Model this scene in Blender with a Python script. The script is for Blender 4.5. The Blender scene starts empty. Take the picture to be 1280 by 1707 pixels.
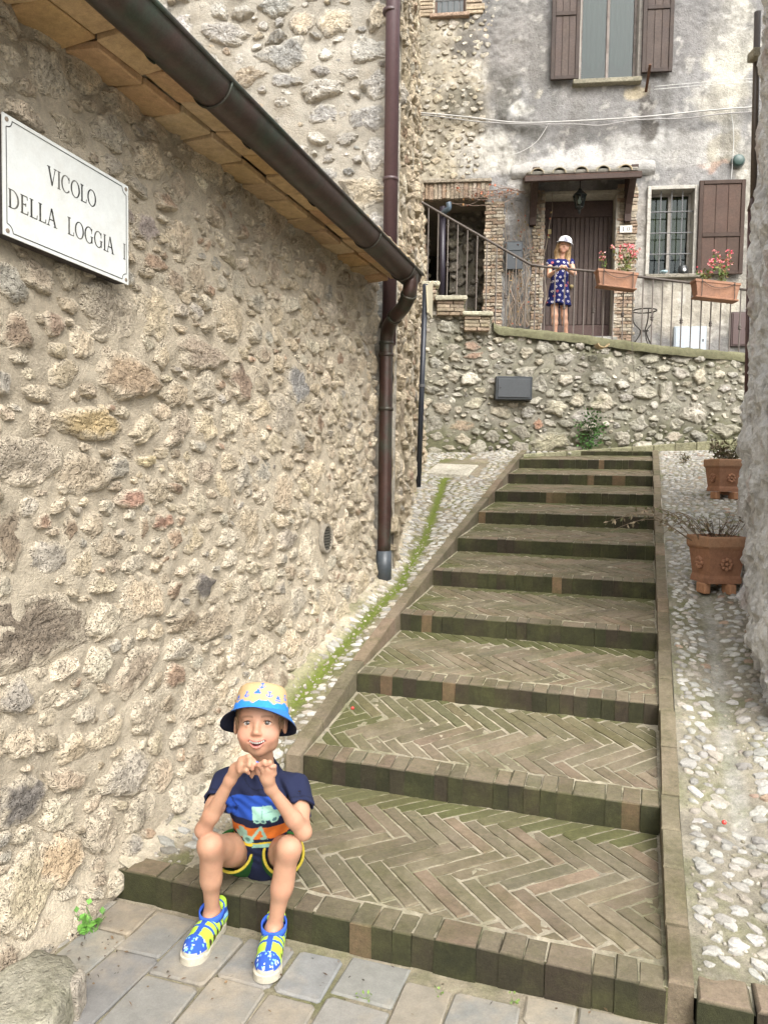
import bpy, bmesh, math, random
import numpy as np
from mathutils import Vector, Matrix

# ------------------------------------------------------------------ camera, sky, sun, exposure
SC = bpy.context.scene
COL = SC.collection
RX = np.array([0.99987906, 0.00082972, 0.01553018])
UP = np.array([-0.01555233, 0.05334401, 0.99845508])
FW = np.array([0.0, 0.99857585, -0.05335046])
FPX = 1276.4
CAM = np.array([0.0, 0.0, 1.5])
cd = bpy.data.cameras.new('camera')
cd.sensor_fit = 'VERTICAL'; cd.sensor_height = 36.0; cd.sensor_width = 27.0
cd.lens = FPX / 1707 * 36.0
cd.clip_start = 0.05; cd.clip_end = 400
camo = bpy.data.objects.new('camera', cd); COL.objects.link(camo)
camo.matrix_world = Matrix(((RX[0], UP[0], -FW[0], 0), (RX[1], UP[1], -FW[1], 0), (RX[2], UP[2], -FW[2], 1.5), (0, 0, 0, 1)))
SC.camera = camo

SUN_EL, SUN_AZ = math.radians(48), math.radians(160)      # azimuth clockwise from +Y: behind the camera, to the right
w = bpy.data.worlds.new('World'); SC.world = w; w.use_nodes = True
nt = w.node_tree; nt.nodes.clear()
sky = nt.nodes.new('ShaderNodeTexSky'); sky.sky_type = 'NISHITA'; sky.sun_disc = False
sky.sun_elevation = SUN_EL; sky.sun_rotation = SUN_AZ
sky.air_density = 1.0; sky.dust_density = 5.0; sky.ozone_density = 0.6
hs = nt.nodes.new('ShaderNodeHueSaturation'); hs.inputs['Saturation'].default_value = 0.22
bg = nt.nodes.new('ShaderNodeBackground'); bg.inputs['Strength'].default_value = 0.15
wo = nt.nodes.new('ShaderNodeOutputWorld')
nt.links.new(sky.outputs[0], hs.inputs['Color']); nt.links.new(hs.outputs[0], bg.inputs[0]); nt.links.new(bg.outputs[0], wo.inputs[0])
sl = bpy.data.lights.new('sun', 'SUN'); sl.energy = 0.9; sl.angle = math.radians(60); sl.color = (1.0, 0.95, 0.87)
so = bpy.data.objects.new('sun', sl); COL.objects.link(so)
sd = Vector((math.sin(SUN_AZ) * math.cos(SUN_EL), math.cos(SUN_AZ) * math.cos(SUN_EL), math.sin(SUN_EL)))
so.rotation_euler = sd.to_track_quat('Z', 'Y').to_euler(); so.location = sd * 30
vs = SC.view_settings; SC.display_settings.display_device = 'sRGB'
vs.view_transform = 'Standard'; vs.look = 'None'; vs.gamma = 1.0; vs.use_curve_mapping = False
vs.exposure = 1.42
SC.cycles.max_bounces = 6; SC.cycles.diffuse_bounces = 4; SC.cycles.glossy_bounces = 3; SC.cycles.transmission_bounces = 4
SC.cycles.use_denoising = True; SC.cycles.use_adaptive_sampling = True; SC.cycles.adaptive_threshold = .02

# ------------------------------------------------------------------ helpers
rng = np.random.default_rng(7)
random.seed(7)
def V3(*a): return np.array(a, float)
def U(u, v, Y):                       # a point of the place seen at photo pixel (u, v), Y metres ahead
    d = RX * (u - 640) / FPX + UP * (853.5 - v) / FPX + FW
    return CAM + d * (Y / d[1])
def onplane(u, v, P, n):
    d = RX * (u - 640) / FPX + UP * (853.5 - v) / FPX + FW
    return CAM + d * (((P - CAM) @ n) / (d @ n))
def unit(a):
    a = np.asarray(a, float); return a / np.linalg.norm(a)
def sstep(a, b, x):
    t = np.clip((np.asarray(x, float) - a) / (b - a), 0, 1); return t * t * (3 - 2 * t)

def _h(ix, iy, iz, seed):
    n = (ix.astype(np.int64) * 374761393 + iy.astype(np.int64) * 668265263 + iz.astype(np.int64) * 2147483647 + seed * 974634777) & 0xffffffff
    n = ((n ^ (n >> 13)) * 1274126177) & 0xffffffff
    n = ((n ^ (n >> 16)) * 2246822519) & 0xffffffff
    return ((n ^ (n >> 15)) & 0xffff) / 65535.0
def noise(P, scale=1.0, seed=0):      # value noise in 0..1, P (...,2 or 3)
    P = np.asarray(P, float) * scale
    if P.shape[-1] == 2: P = np.concatenate([P, np.zeros(P.shape[:-1] + (1,))], -1)
    i = np.floor(P).astype(np.int64); f = P - i; f = f * f * (3 - 2 * f)
    x, y, z = i[..., 0], i[..., 1], i[..., 2]; a, b, c = f[..., 0], f[..., 1], f[..., 2]
    L = lambda p, q, t: p + (q - p) * t
    return L(L(L(_h(x, y, z, seed), _h(x + 1, y, z, seed), a), L(_h(x, y + 1, z, seed), _h(x + 1, y + 1, z, seed), a), b),
             L(L(_h(x, y, z + 1, seed), _h(x + 1, y, z + 1, seed), a), L(_h(x, y + 1, z + 1, seed), _h(x + 1, y + 1, z + 1, seed), a), b), c)
def fbm(P, scale=1.0, seed=0, o=4):
    s = 0; a = 0.5; t = 0
    for k in range(o):
        s = s + a * noise(P, scale * 2.03 ** k, seed + k * 17); t += a; a *= 0.5
    return s / t

def mk(name, V, F, mat, parent=None, col=None, smooth=False, kind=None):
    me = bpy.data.meshes.new(name)
    V = np.asarray(V, float)
    me.from_pydata(V.tolist(), [], F if isinstance(F, list) else F.tolist())
    if col is not None:
        ca = me.color_attributes.new('Col', 'FLOAT_COLOR', 'POINT')
        c = np.ones((len(V), 4), np.float32); c[:, :3] = np.asarray(col)
        ca.data.foreach_set('color', c.ravel())
    if smooth: me.polygons.foreach_set('use_smooth', np.ones(len(me.polygons), bool))
    me.materials.append(mat)
    o = bpy.data.objects.new(name, me); COL.objects.link(o)
    if parent is not None: o.parent = parent
    if kind: o['kind'] = kind
    return o
def empty(name, label=None, cat=None, group=None, kind=None):
    o = bpy.data.objects.new(name, None); COL.objects.link(o); o.empty_display_size = 0.1
    return tag(o, label, cat, group, kind)
def tag(o, label=None, cat=None, group=None, kind=None):
    if label: o['label'] = label
    if cat: o['category'] = cat
    if group: o['group'] = group
    if kind: o['kind'] = kind
    return o
class MB:                              # gathers shapes into ONE mesh
    def __init__(s): s.V = []; s.F = []; s.C = []; s.n = 0
    def add(s, V, F, c=None):
        V = np.asarray(V, float)
        for f in F: s.F.append([i + s.n for i in f])
        s.V.append(V); s.n += len(V)
        s.C.append(np.broadcast_to(np.asarray((0.5, 0.5, 0.5) if c is None else c, float), (len(V), 3)))
        return s
    def build(s, name, mat, parent=None, smooth=False, kind=None):
        return mk(name, np.concatenate(s.V), s.F, mat, parent, np.concatenate(s.C), smooth, kind)

def box(c, ax, ay, az, bev=0.0):       # centre and three half-axis vectors; bevelled edges
    c, ax, ay, az = [np.asarray(q, float) for q in (c, ax, ay, az)]
    if bev <= 0:
        V = [c + sx * ax + sy * ay + sz * az for sz in (-1, 1) for sy in (-1, 1) for sx in (-1, 1)]
        return np.array(V), [[0, 2, 3, 1], [4, 5, 7, 6], [0, 1, 5, 4], [2, 6, 7, 3], [0, 4, 6, 2], [1, 3, 7, 5]]
    lx, ly, lz = [np.linalg.norm(q) for q in (ax, ay, az)]
    bx, by, bz = 1 - min(bev / lx, .49), 1 - min(bev / ly, .49), 1 - min(bev / lz, .49)
    V = []; idx = {}
    for sx in (-1, 1):
        for sy in (-1, 1):
            for sz in (-1, 1):
                for k, (x, y, z) in enumerate(((1, by, bz), (bx, 1, bz), (bx, by, 1))):
                    idx[(sx, sy, sz, k)] = len(V); V.append(c + sx * x * ax + sy * y * ay + sz * z * az)
    F = []
    for s in (-1, 1):
        o = s
        q = lambda l: l if o > 0 else l[::-1]
        F.append(q([idx[(s, -1, -1, 0)], idx[(s, 1, -1, 0)], idx[(s, 1, 1, 0)], idx[(s, -1, 1, 0)]]))
        F.append(q([idx[(-1, s, -1, 1)], idx[(-1, s, 1, 1)], idx[(1, s, 1, 1)], idx[(1, s, -1, 1)]]))
        F.append(q([idx[(-1, -1, s, 2)], idx[(1, -1, s, 2)], idx[(1, 1, s, 2)], idx[(-1, 1, s, 2)]]))
    for a in (-1, 1):
        for b in (-1, 1):
            p = a * b > 0
            q = lambda l, p=p: l if p else l[::-1]
            F.append(q([idx[(a, b, -1, 1)], idx[(a, b, 1, 1)], idx[(a, b, 1, 0)], idx[(a, b, -1, 0)]]))
            F.append(q([idx[(a, -1, b, 0)], idx[(a, 1, b, 0)], idx[(a, 1, b, 2)], idx[(a, -1, b, 2)]]))
            F.append(q([idx[(-1, a, b, 2)], idx[(1, a, b, 2)], idx[(1, a, b, 1)], idx[(-1, a, b, 1)]]))
    for sx in (-1, 1):
        for sy in (-1, 1):
            for sz in (-1, 1):
                f = [idx[(sx, sy, sz, k)] for k in (0, 1, 2)]
                F.append(f if sx * sy * sz > 0 else f[::-1])
    return np.array(V), F
def abox(x0, x1, y0, y1, z0, z1, bev=0.0):
    return box(((x0 + x1) / 2, (y0 + y1) / 2, (z0 + z1) / 2), (abs(x1 - x0) / 2, 0, 0), (0, abs(y1 - y0) / 2, 0), (0, 0, abs(z1 - z0) / 2), bev)
def frame_of(d):
    d = unit(d); a = np.array([0, 0, 1.0]) if abs(d[2]) < .9 else np.array([1.0, 0, 0])
    x = unit(np.cross(a, d)); return x, np.cross(d, x)
def tube(P, r, n=8, caps=True, closed=False):
    P = np.asarray(P, float); r = np.broadcast_to(np.asarray(r, float), (len(P),))
    V = []; F = []
    T = np.gradient(P, axis=0)
    if closed: T = np.roll(P, -1, 0) - np.roll(P, 1, 0)
    x, y = frame_of(T[0])
    for i in range(len(P)):
        t = unit(T[i]); x = unit(x - t * (x @ t)); y = np.cross(t, x)
        for k in range(n):
            a = 2 * math.pi * k / n; V.append(P[i] + r[i] * (math.cos(a) * x + math.sin(a) * y))
    m = len(P)
    for i in range(m if closed else m - 1):
        j = (i + 1) % m
        for k in range(n):
            F.append([i * n + k, i * n + (k + 1) % n, j * n + (k + 1) % n, j * n + k])
    if caps and not closed:
        F.append([k for k in range(n)][::-1]); F.append([(m - 1) * n + k for k in range(n)])
    return np.array(V), F
def lathe(prof, c, axis=(0, 0, 1), n=16, wob=None):   # prof [(r, h)]
    x, y = frame_of(axis); z = unit(axis); V = []; F = []
    for r, h in prof:
        for k in range(n):
            a = 2 * math.pi * k / n; V.append(np.asarray(c) + r * (math.cos(a) * x + math.sin(a) * y) + h * z)
    for i in range(len(prof) - 1):
        for k in range(n): F.append([i * n + k, i * n + (k + 1) % n, (i + 1) * n + (k + 1) % n, (i + 1) * n + k])
    if prof[0][0] > 1e-4: F.append([k for k in range(n)][::-1])
    if prof[-1][0] > 1e-4: F.append([(len(prof) - 1) * n + k for k in range(n)])
    return np.array(V), F
def gridfaces(nu, nv):
    i = np.arange(nu - 1)[:, None] * nv + np.arange(nv - 1)[None]
    return np.stack([i, i + nv, i + nv + 1, i + 1], -1).reshape(-1, 4)
def prism(poly, z0, z1, fr, ins=0.004):   # polygon (n,2) -> bevelled slab; fr maps (x, y, z) arrays to the world
    poly = np.asarray(poly, float); n = len(poly); c = poly.mean(0)
    a = 0.5 * np.sum(poly[:, 0] * np.roll(poly[:, 1], -1) - np.roll(poly[:, 0], -1) * poly[:, 1])
    if a < 0: poly = poly[::-1]
    r = np.linalg.norm(poly - c, axis=1, keepdims=True) + 1e-6
    top = poly + (c - poly) / r * np.minimum(ins * 1.4, r * .4)
    L = []
    for q, z in ((poly, z0), (poly, z1 - ins * .8), (top, z1)):
        L.append(fr(q[:, 0], q[:, 1], np.full(n, z)))
    V = np.concatenate(L); F = [list(range(2 * n, 3 * n))]
    for k in range(n):
        j = (k + 1) % n
        F.append([k, j, n + j, n + k]); F.append([n + k, n + j, 2 * n + j, 2 * n + k])
    return V, F
def clip_poly(poly, x0, x1, y0, y1):
    P = [tuple(p) for p in poly]
    for ax, lim, sg in ((0, x0, 1), (0, x1, -1), (1, y0, 1), (1, y1, -1)):
        Q = []
        for i in range(len(P)):
            a, b = P[i], P[(i + 1) % len(P)]
            da, db = sg * (a[ax] - lim), sg * (b[ax] - lim)
            if da >= 0: Q.append(a)
            if da * db < 0:
                t = da / (da - db); Q.append((a[0] + (b[0] - a[0]) * t, a[1] + (b[1] - a[1]) * t))
        P = Q
        if len(P) < 3: return None
    return np.array(P)
def area(p): return abs(0.5 * np.sum(p[:, 0] * np.roll(p[:, 1], -1) - np.roll(p[:, 0], -1) * p[:, 1]))

# ------------------------------------------------------------------ materials
MATS = {}
def amat(name, rough=0.9, var=0.25, vs=(6, 40, 220), bump=0.3, bscale=60, bdist=0.01, pits=0.0, pscale=60, moss=None, spec=0.3, metal=0.0, tint2=None, sss=0.0, coat=0.0, wave=None):
    """Base colour from the mesh's own colour attribute, broken up by world-space grain; bump for fine relief."""
    if name in MATS: return MATS[name]
    m = bpy.data.materials.new(name); m.use_nodes = True; t = m.node_tree; N = t.nodes; Lk = t.links.new
    N.clear()
    out = N.new('ShaderNodeOutputMaterial'); b = N.new('ShaderNodeBsdfPrincipled'); Lk(b.outputs[0], out.inputs[0])
    b.inputs['Roughness'].default_value = rough; b.inputs['Metallic'].default_value = metal
    b.inputs['Specular IOR Level'].default_value = spec
    if sss:
        b.inputs['Subsurface Weight'].default_value = sss; b.inputs['Subsurface Radius'].default_value = (0.012, 0.005, 0.003); b.inputs['Subsurface Scale'].default_value = 1.0
    if coat: b.inputs['Coat Weight'].default_value = coat; b.inputs['Coat Roughness'].default_value = .25
    at = N.new('ShaderNodeAttribute'); at.attribute_name = 'Col'
    g = N.new('ShaderNodeNewGeometry')
    cur = at.outputs['Color']
    def nz(scale, detail=4, r=0.6):
        n = N.new('ShaderNodeTexNoise'); n.inputs['Scale'].default_value = scale; n.inputs['Detail'].default_value = detail; n.inputs['Roughness'].default_value = r
        Lk(g.outputs['Position'], n.inputs['Vector']); return n
    def remap(sock, a, c, lo, hi):
        q = N.new('ShaderNodeMapRange'); q.inputs[1].default_value = a; q.inputs[2].default_value = c; q.inputs[3].default_value = lo; q.inputs[4].default_value = hi
        Lk(sock, q.inputs[0]); return q.outputs[0]
    def mul(c1, fac):
        v = N.new('ShaderNodeVectorMath'); v.operation = 'SCALE'; Lk(c1, v.inputs[0]); Lk(fac, v.inputs['Scale']); return v.outputs[0]
    if tint2:                            # a second tone in patches: (rgb, amount, scale)
        n = nz(tint2[2], 5, .65); f = remap(n.outputs[0], .45, .68, 0, tint2[1])
        mx = N.new('ShaderNodeMix'); mx.data_type = 'RGBA'; Lk(f, mx.inputs[0]); Lk(cur, mx.inputs[6]); mx.inputs[7].default_value = (*tint2[0], 1); cur = mx.outputs[2]
    if moss:                             # (rgb, amount, scale, lo, hi): moss and lichen in patches
        n = nz(moss[2], 6, .7); f = remap(n.outputs[0], moss[3], moss[4], 0, moss[1])
        mx = N.new('ShaderNodeMix'); mx.data_type = 'RGBA'; Lk(f, mx.inputs[0]); Lk(cur, mx.inputs[6]); mx.inputs[7].default_value = (*moss[0], 1); cur = mx.outputs[2]
    n0 = None
    if var:
        n0 = nz(vs[0], 5); n1 = nz(vs[1], 5, .7); n2 = nz(vs[2], 3, .7)
        cur = mul(cur, remap(n0.outputs[0], .3, .7, 1 - var * .6, 1 + var * .6))
        cur = mul(cur, remap(n1.outputs[0], .3, .7, 1 - var, 1 + var))
        cur = mul(cur, remap(n2.outputs[0], .3, .7, 1 - var * .7, 1 + var * .7))
    Lk(cur, b.inputs['Base Color'])
    if bump:
        nb = nz(bscale, 8, .72); h = nb.outputs[0]
        if pits:
            vo = N.new('ShaderNodeTexVoronoi'); vo.inputs['Scale'].default_value = pscale; vo.inputs['Randomness'].default_value = 1
            wn = nz(pscale * .7, 2); ad = N.new('ShaderNodeVectorMath'); ad.operation = 'MULTIPLY_ADD'; Lk(wn.outputs['Color'], ad.inputs[0]); ad.inputs[1].default_value = (.03, .03, .03); Lk(g.outputs['Position'], ad.inputs[2])
            Lk(ad.outputs[0], vo.inputs['Vector'])
            pq = remap(vo.outputs['Distance'], 0.05, .45, -pits, 0)
            am = N.new('ShaderNodeMath'); am.operation = 'ADD'; Lk(h, am.inputs[0]); Lk(pq, am.inputs[1]); h = am.outputs[0]
        bp = N.new('ShaderNodeBump'); bp.inputs['Strength'].default_value = bump; bp.inputs['Distance'].default_value = bdist
        Lk(h, bp.inputs['Height']); Lk(bp.outputs[0], b.inputs['Normal'])
    MATS[name] = m; return m
M_STONE = amat('rubble_stone', .92, .26, (5, 38, 170), 1.0, 48, .03, pits=.8, pscale=85)
M_STONE2 = amat('mossy_rubble_stone', .92, .32, (5, 30, 150), .9, 36, .02, pits=.4, pscale=60, moss=((.085, .09, .035), .55, 3.0, .5, .72))
M_MORTAR = amat('mortar', .95, .17, (3, 26, 260), 1.0, 95, .035, tint2=((.42, .35, .255), .40, 2.2))
M_MORTAR2 = amat('grey_mortar', .95, .24, (3, 26, 200), 1.0, 110, .012, moss=((.10, .10, .05), .6, 2.4, .45, .7))
M_BRICK = amat('worn_brick', .9, .22, (7, 55, 240), .7, 120, .006, moss=((.062, .062, .022), .62, 4.5, .44, .68))
M_RISER = amat('mossy_riser_brick', .92, .30, (5, 40, 200), .8, 100, .008, moss=((.055, .062, .018), .8, 6.0, .38, .6))
M_COBBLE = amat('white_cobble', .85, .20, (9, 60, 260), .6, 70, .006)
M_BED = amat('cobble_bed', .96, .28, (4, 35, 220), 1.0, 100, .012, moss=((.105, .12, .03), .6, 3.2, .47, .66))
M_SLAB = amat('paving_slab', .85, .14, (2.2, 22, 200), .5, 90, .005, tint2=((.36, .29, .19), .55, 2.6))
M_PLASTER = amat('old_plaster', .95, .20, (2.5, 16, 120), .9, 28, .03, tint2=((.30, .28, .26), .3, 1.4))
M_WHITE = amat('whitewash', .9, .14, (6, 30, 130), 1.0, 26, .05, pits=.35, pscale=22)
M_TERRA = amat('terracotta', .85, .16, (8, 45, 220), .35, 90, .004, tint2=((.44, .22, .12), .4, 7))
M_TILE = amat('eave_tile', .9, .18, (6, 35, 220), .5, 80, .006, tint2=((.42, .30, .14), .55, 4))
M_WOOD = amat('dark_wood', .7, .22, (5, 40, 180), .4, 70, .004, tint2=((.07, .048, .036), .5, 6))
M_IRON = amat('painted_iron', .55, .15, (8, 50, 200), .2, 90, .002, metal=.2)
M_COPPER = amat('copper_gutter', .42, .22, (4, 26, 160), .12, 40, .003, metal=.35, spec=.5, tint2=((.035, .060, .042), .75, 5))
M_PAINTM = amat('painted_metal', .4, .10, (5, 40, 200), .08, 40, .002, spec=.5)
M_ENAMEL = amat('enamel', .35, .06, (4, 30, 200), .03, 30, .002, spec=.5, tint2=((.42, .40, .34), .30, 8))
M_LEAF = amat('leaf', .6, .25, (20, 90, 300), .15, 60, .002)
M_SKIN = amat('skin', .55, .05, (14, 70, 300), .05, 200, .001, sss=.12, spec=.35)
M_CLOTH = amat('cloth', .92, .06, (20, 120, 500), .25, 700, .001)
M_STRAW = amat('straw', .85, .10, (30, 200, 600), .5, 320, .002)
M_HAIR = amat('hair', .5, .25, (40, 120, 400), .5, 220, .003)
M_RUBBER = amat('rubber', .7, .12, (20, 80, 300), .2, 150, .001)
M_GLOSS = amat('gloss', .15, 0, bump=0, spec=.6)
M_DIRT = amat('soil', .98, .3, (5, 40, 200), 1, 60, .02)
def glassmat(name, colr, rough=.12):
    m = bpy.data.materials.new(name); m.use_nodes = True; b = m.node_tree.nodes['Principled BSDF']
    b.inputs['Base Color'].default_value = (*colr, 1); b.inputs['Roughness'].default_value = rough; b.inputs['Specular IOR Level'].default_value = .6
    return m
M_GLASS = glassmat('window_glass', (.045, .06, .062), .2)
# ------------------------------------------------------------------ rubble stones
def jit(c, a=.12): return np.clip(np.asarray(c) * (1 + rng.uniform(-a, a) + rng.uniform(-a * .12, a * .12, 3)), 0.01, .95)
class Stone:
    def __init__(s, x, y, rx, ry, rot=0., col=(.5, .45, .38), H=.02, k=None, rnd=.35, bigness=None):
        s.x, s.y, s.rx, s.ry, s.rot, s.col, s.H, s.rnd = x, y, rx, ry, rot, np.asarray(col), H, rnd
        k = k or rng.integers(4, 8)
        a = np.sort(rng.uniform(0, 2 * math.pi, 1) + np.arange(k) * 2 * math.pi / k + rng.uniform(-.35, .35, k))
        s.n = np.stack([np.cos(a), np.sin(a)], -1) / rng.uniform(.78, 1.0, k)[:, None]
        s.c, s.s = math.cos(rot), math.sin(rot)
    def gauge(s, X, Y):                # <1 inside
        dx, dy = X - s.x, Y - s.y
        p = np.stack([(dx * s.c + dy * s.s) / s.rx, (-dx * s.s + dy * s.c) / s.ry], -1)
        return (1 - s.rnd) * np.max(p @ s.n.T, -1) + s.rnd * np.linalg.norm(p, axis=-1)
    def pts(s, seed, fine):
        M = 34 if fine else 18
        fr = (1.10, 1.0, .95, .86, .72, .54, .34, .15) if fine else (1.10, .99, .90, .70, .40)
        th = np.arange(M) * 2 * math.pi / M
        d = np.stack([np.cos(th), np.sin(th)], -1)
        g = (1 - s.rnd) * np.max(d @ s.n.T, -1) + s.rnd
        a = rng.uniform(0, 6, 4)
        wob = 1 + .07 * np.sin(3 * th + a[0]) + .055 * np.sin(5 * th + a[1]) + .045 * np.sin(8 * th + a[2]) + rng.uniform(-.05, .05, M)
        B = d / g[:, None] * wob[:, None]
        uv = np.concatenate([B * f for f in fr] + [np.zeros((1, 2))])
        rho = np.concatenate([np.full(M, f) for f in fr] + [np.zeros(1)])
        uv = uv + rng.uniform(-.03, .03, uv.shape) * ((rho < .97) & (rho > 0))[:, None]
        X = s.x + s.rx * uv[:, 0] * s.c - s.ry * uv[:, 1] * s.s
        Y = s.y + s.rx * uv[:, 0] * s.s + s.ry * uv[:, 1] * s.c
        t = rng.uniform(-.6, .6, 2)
        h = s.H * (1 - np.clip(rho, 0, 1) ** 7) * (1 + t[0] * uv[:, 0] + t[1] * uv[:, 1])
        F = []; L = len(fr)
        for i in range(L - 1):
            for j in range(M): F.append([i * M + j, i * M + (j + 1) % M, (i + 1) * M + (j + 1) % M, (i + 1) * M + j])
        for j in range(M): F.append([(L - 1) * M + j, (L - 1) * M + (j + 1) % M, L * M])
        return X, Y, rho, h, F
def layout(W, H, classes, forced=(), inside=None, gap=.010, res=.012, seed=1):
    """classes: (tries, rmin, rmax, aspect_max, palette, H). Darts from large to small on an occupancy raster."""
    global rng
    keep = rng; rng = np.random.default_rng(seed)
    nx, ny = int(W / res) + 1, int(H / res) + 1
    occ = np.zeros((nx, ny), bool); out = []
    def put(s, force=False):
        R = max(s.rx, s.ry) * 1.35 + gap
        i0, i1 = max(0, int((s.x - R) / res)), min(nx, int((s.x + R) / res) + 2)
        j0, j1 = max(0, int((s.y - R) / res)), min(ny, int((s.y + R) / res) + 2)
        if i1 <= i0 or j1 <= j0: return False
        X, Y = np.meshgrid(np.arange(i0, i1) * res, np.arange(j0, j1) * res, indexing='ij')
        m = s.gauge(X, Y) < 1 + gap / min(s.rx, s.ry)
        if not force and (occ[i0:i1, j0:j1] & m).any(): return False
        occ[i0:i1, j0:j1] |= m; out.append(s); return True
    for s in forced: put(s, True)
    for tries, r0, r1, asp, pal, Hh in classes:
        for _ in range(tries):
            x, y = rng.uniform(0, W), rng.uniform(0, H)
            if inside is not None and not inside(x, y): continue
            if occ[min(nx - 1, int(x / res)), min(ny - 1, int(y / res))]: continue
            r = rng.uniform(r0, r1); a = math.sqrt(rng.uniform(1.0, asp))
            put(Stone(x, y, r * a, r / a, rng.normal(0, .22), jit(pal[rng.integers(len(pal))]), Hh * rng.uniform(.5, 1.4), rnd=rng.uniform(.05, .4)))
    rng = keep
    return out
def build_stones(stones, mapf, mat, parent, mcol, nmax=290, name='stone', restname='small_stones', fine_r=.055):
    ds = []
    for s in stones:
        P = mapf(np.array([s.x]), np.array([s.y]), np.array([0.]))[0]
        inv = P[1] > .2
        q = P - CAM; u = 640 + FPX * (q @ RX) / max(q @ FW, .05); v = 853.5 - FPX * (q @ UP) / max(q @ FW, .05)
        seen = q @ FW > .1 and -60 < u < 1340 and -60 < v < 1767
        ds.append((s.rx * s.ry / (P - CAM).dot(P - CAM)) * (1 if seen else .001))
    order = np.argsort(ds)[::-1]
    st = [stones[i] for i in order]
    D = [x.pts(k, max(x.rx, x.ry) > fine_r and k < 170) for k, x in enumerate(st)]
    n = np.array([len(d[0]) for d in D])
    X, Y, rho, h = [np.concatenate([d[j] for d in D]) for j in range(4)]
    rep = lambda v: np.repeat(np.array(v), n, axis=0)
    r = rep([min(x.rx, x.ry) for x in st]); H = rep([x.H for x in st]); col = rep([x.col for x in st]); sd = rep(np.arange(len(st)) * 1.37)
    q = np.stack([X, Y, sd], -1)
    edge = np.clip(1.12 - rho ** 4, 0, 1)
    n1 = fbm(q, 11, 5, 4) - .5; n2 = np.abs(fbm(q, 19, 55, 3) - .5) * 2; n3 = noise(q, 60, 7) - .5
    h = h + edge * (n1 * (.7 * H + .15 * r) - n2 * (.5 * H + .09 * r) + n3 * (.004 + .02 * r))
    h = np.where(rho > 1.02, -.02, h)
    c = col * (1 + (fbm(q, 20, 31, 3) - .5) * .8 + (noise(q, 70, 33) - .5) * .25)[:, None]
    k = (sstep(.60, 1.0, rho + (fbm(q, 26, 8, 2) - .5) * .8) * .85)[:, None]
    c = np.clip(c * (1 - k) + np.asarray(mcol)[None] * k, .01, .95)
    V = mapf(X, Y, h); e = np.concatenate([[0], np.cumsum(n)]); rest = MB()
    for k, d in enumerate(D):
        v, cc = V[e[k]:e[k + 1]], c[e[k]:e[k + 1]]
        if k < nmax: mk(name, v, d[4], mat, parent, cc)
        else: rest.add(v, d[4], cc)
    if rest.n: rest.build(restname, mat, parent, False, 'stuff')

# ------------------------------------------------------------------ the stepped lane
PHI = 0.3235
SO = V3(.112, 0, 0); SD = V3(math.sin(PHI), math.cos(PHI), 0); SX = V3(math.cos(PHI), -math.sin(PHI), 0)
def SP(s, w, z): return SO + np.multiply.outer(np.asarray(s, float), SD) + np.multiply.outer(np.asarray(w, float), SX) + np.multiply.outer(np.asarray(z, float), V3(0, 0, 1))
def tosw(P): q = np.asarray(P) - SO; return q @ SD, q @ SX
S = [2.1315, 3.058, 3.736, 4.494, 5.262, 6.03, 6.85, 7.637, 8.42, 9.196, 9.86]
ZT = [.0986, .2186, .4270, .6154, .7957, .9703, 1.1448, 1.3171, 1.4922, 1.6693, 1.79]
ZB = [0., .1106, .3291, .5126, .6882, .8645, 1.0414, 1.2110, 1.3861, 1.5630, 1.735]
WS = 1.5                                # clear width of the steps
def zramp(s): return np.interp(s, [-5, 2.13, 2.55] + S[1:] + [14], [.1, .105, .145] + ZT[1:] + [1.85])
def ztread(s):
    s = np.asarray(s, float); z = np.full(s.shape, 0.)
    for i in range(11):
        s1 = S[i + 1] if i < 10 else 30.; zb = ZB[i + 1] if i < 10 else ZT[10] + .02
        z = np.where(s >= S[i], ZT[i] + (s - S[i]) / (s1 - S[i]) * (zb - ZT[i]) if i < 10 else ZT[i], z)
    return z
PAL_BR = [(.152, .128, .086), (.158, .129, .088), (.146, .126, .084), (.164, .133, .092), (.155, .129, .088), (.176, .134, .092)]
PAL_RI = [(.026, .025, .012), (.029, .025, .014), (.025, .026, .011), (.033, .026, .016), (.027, .027, .012)]

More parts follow.
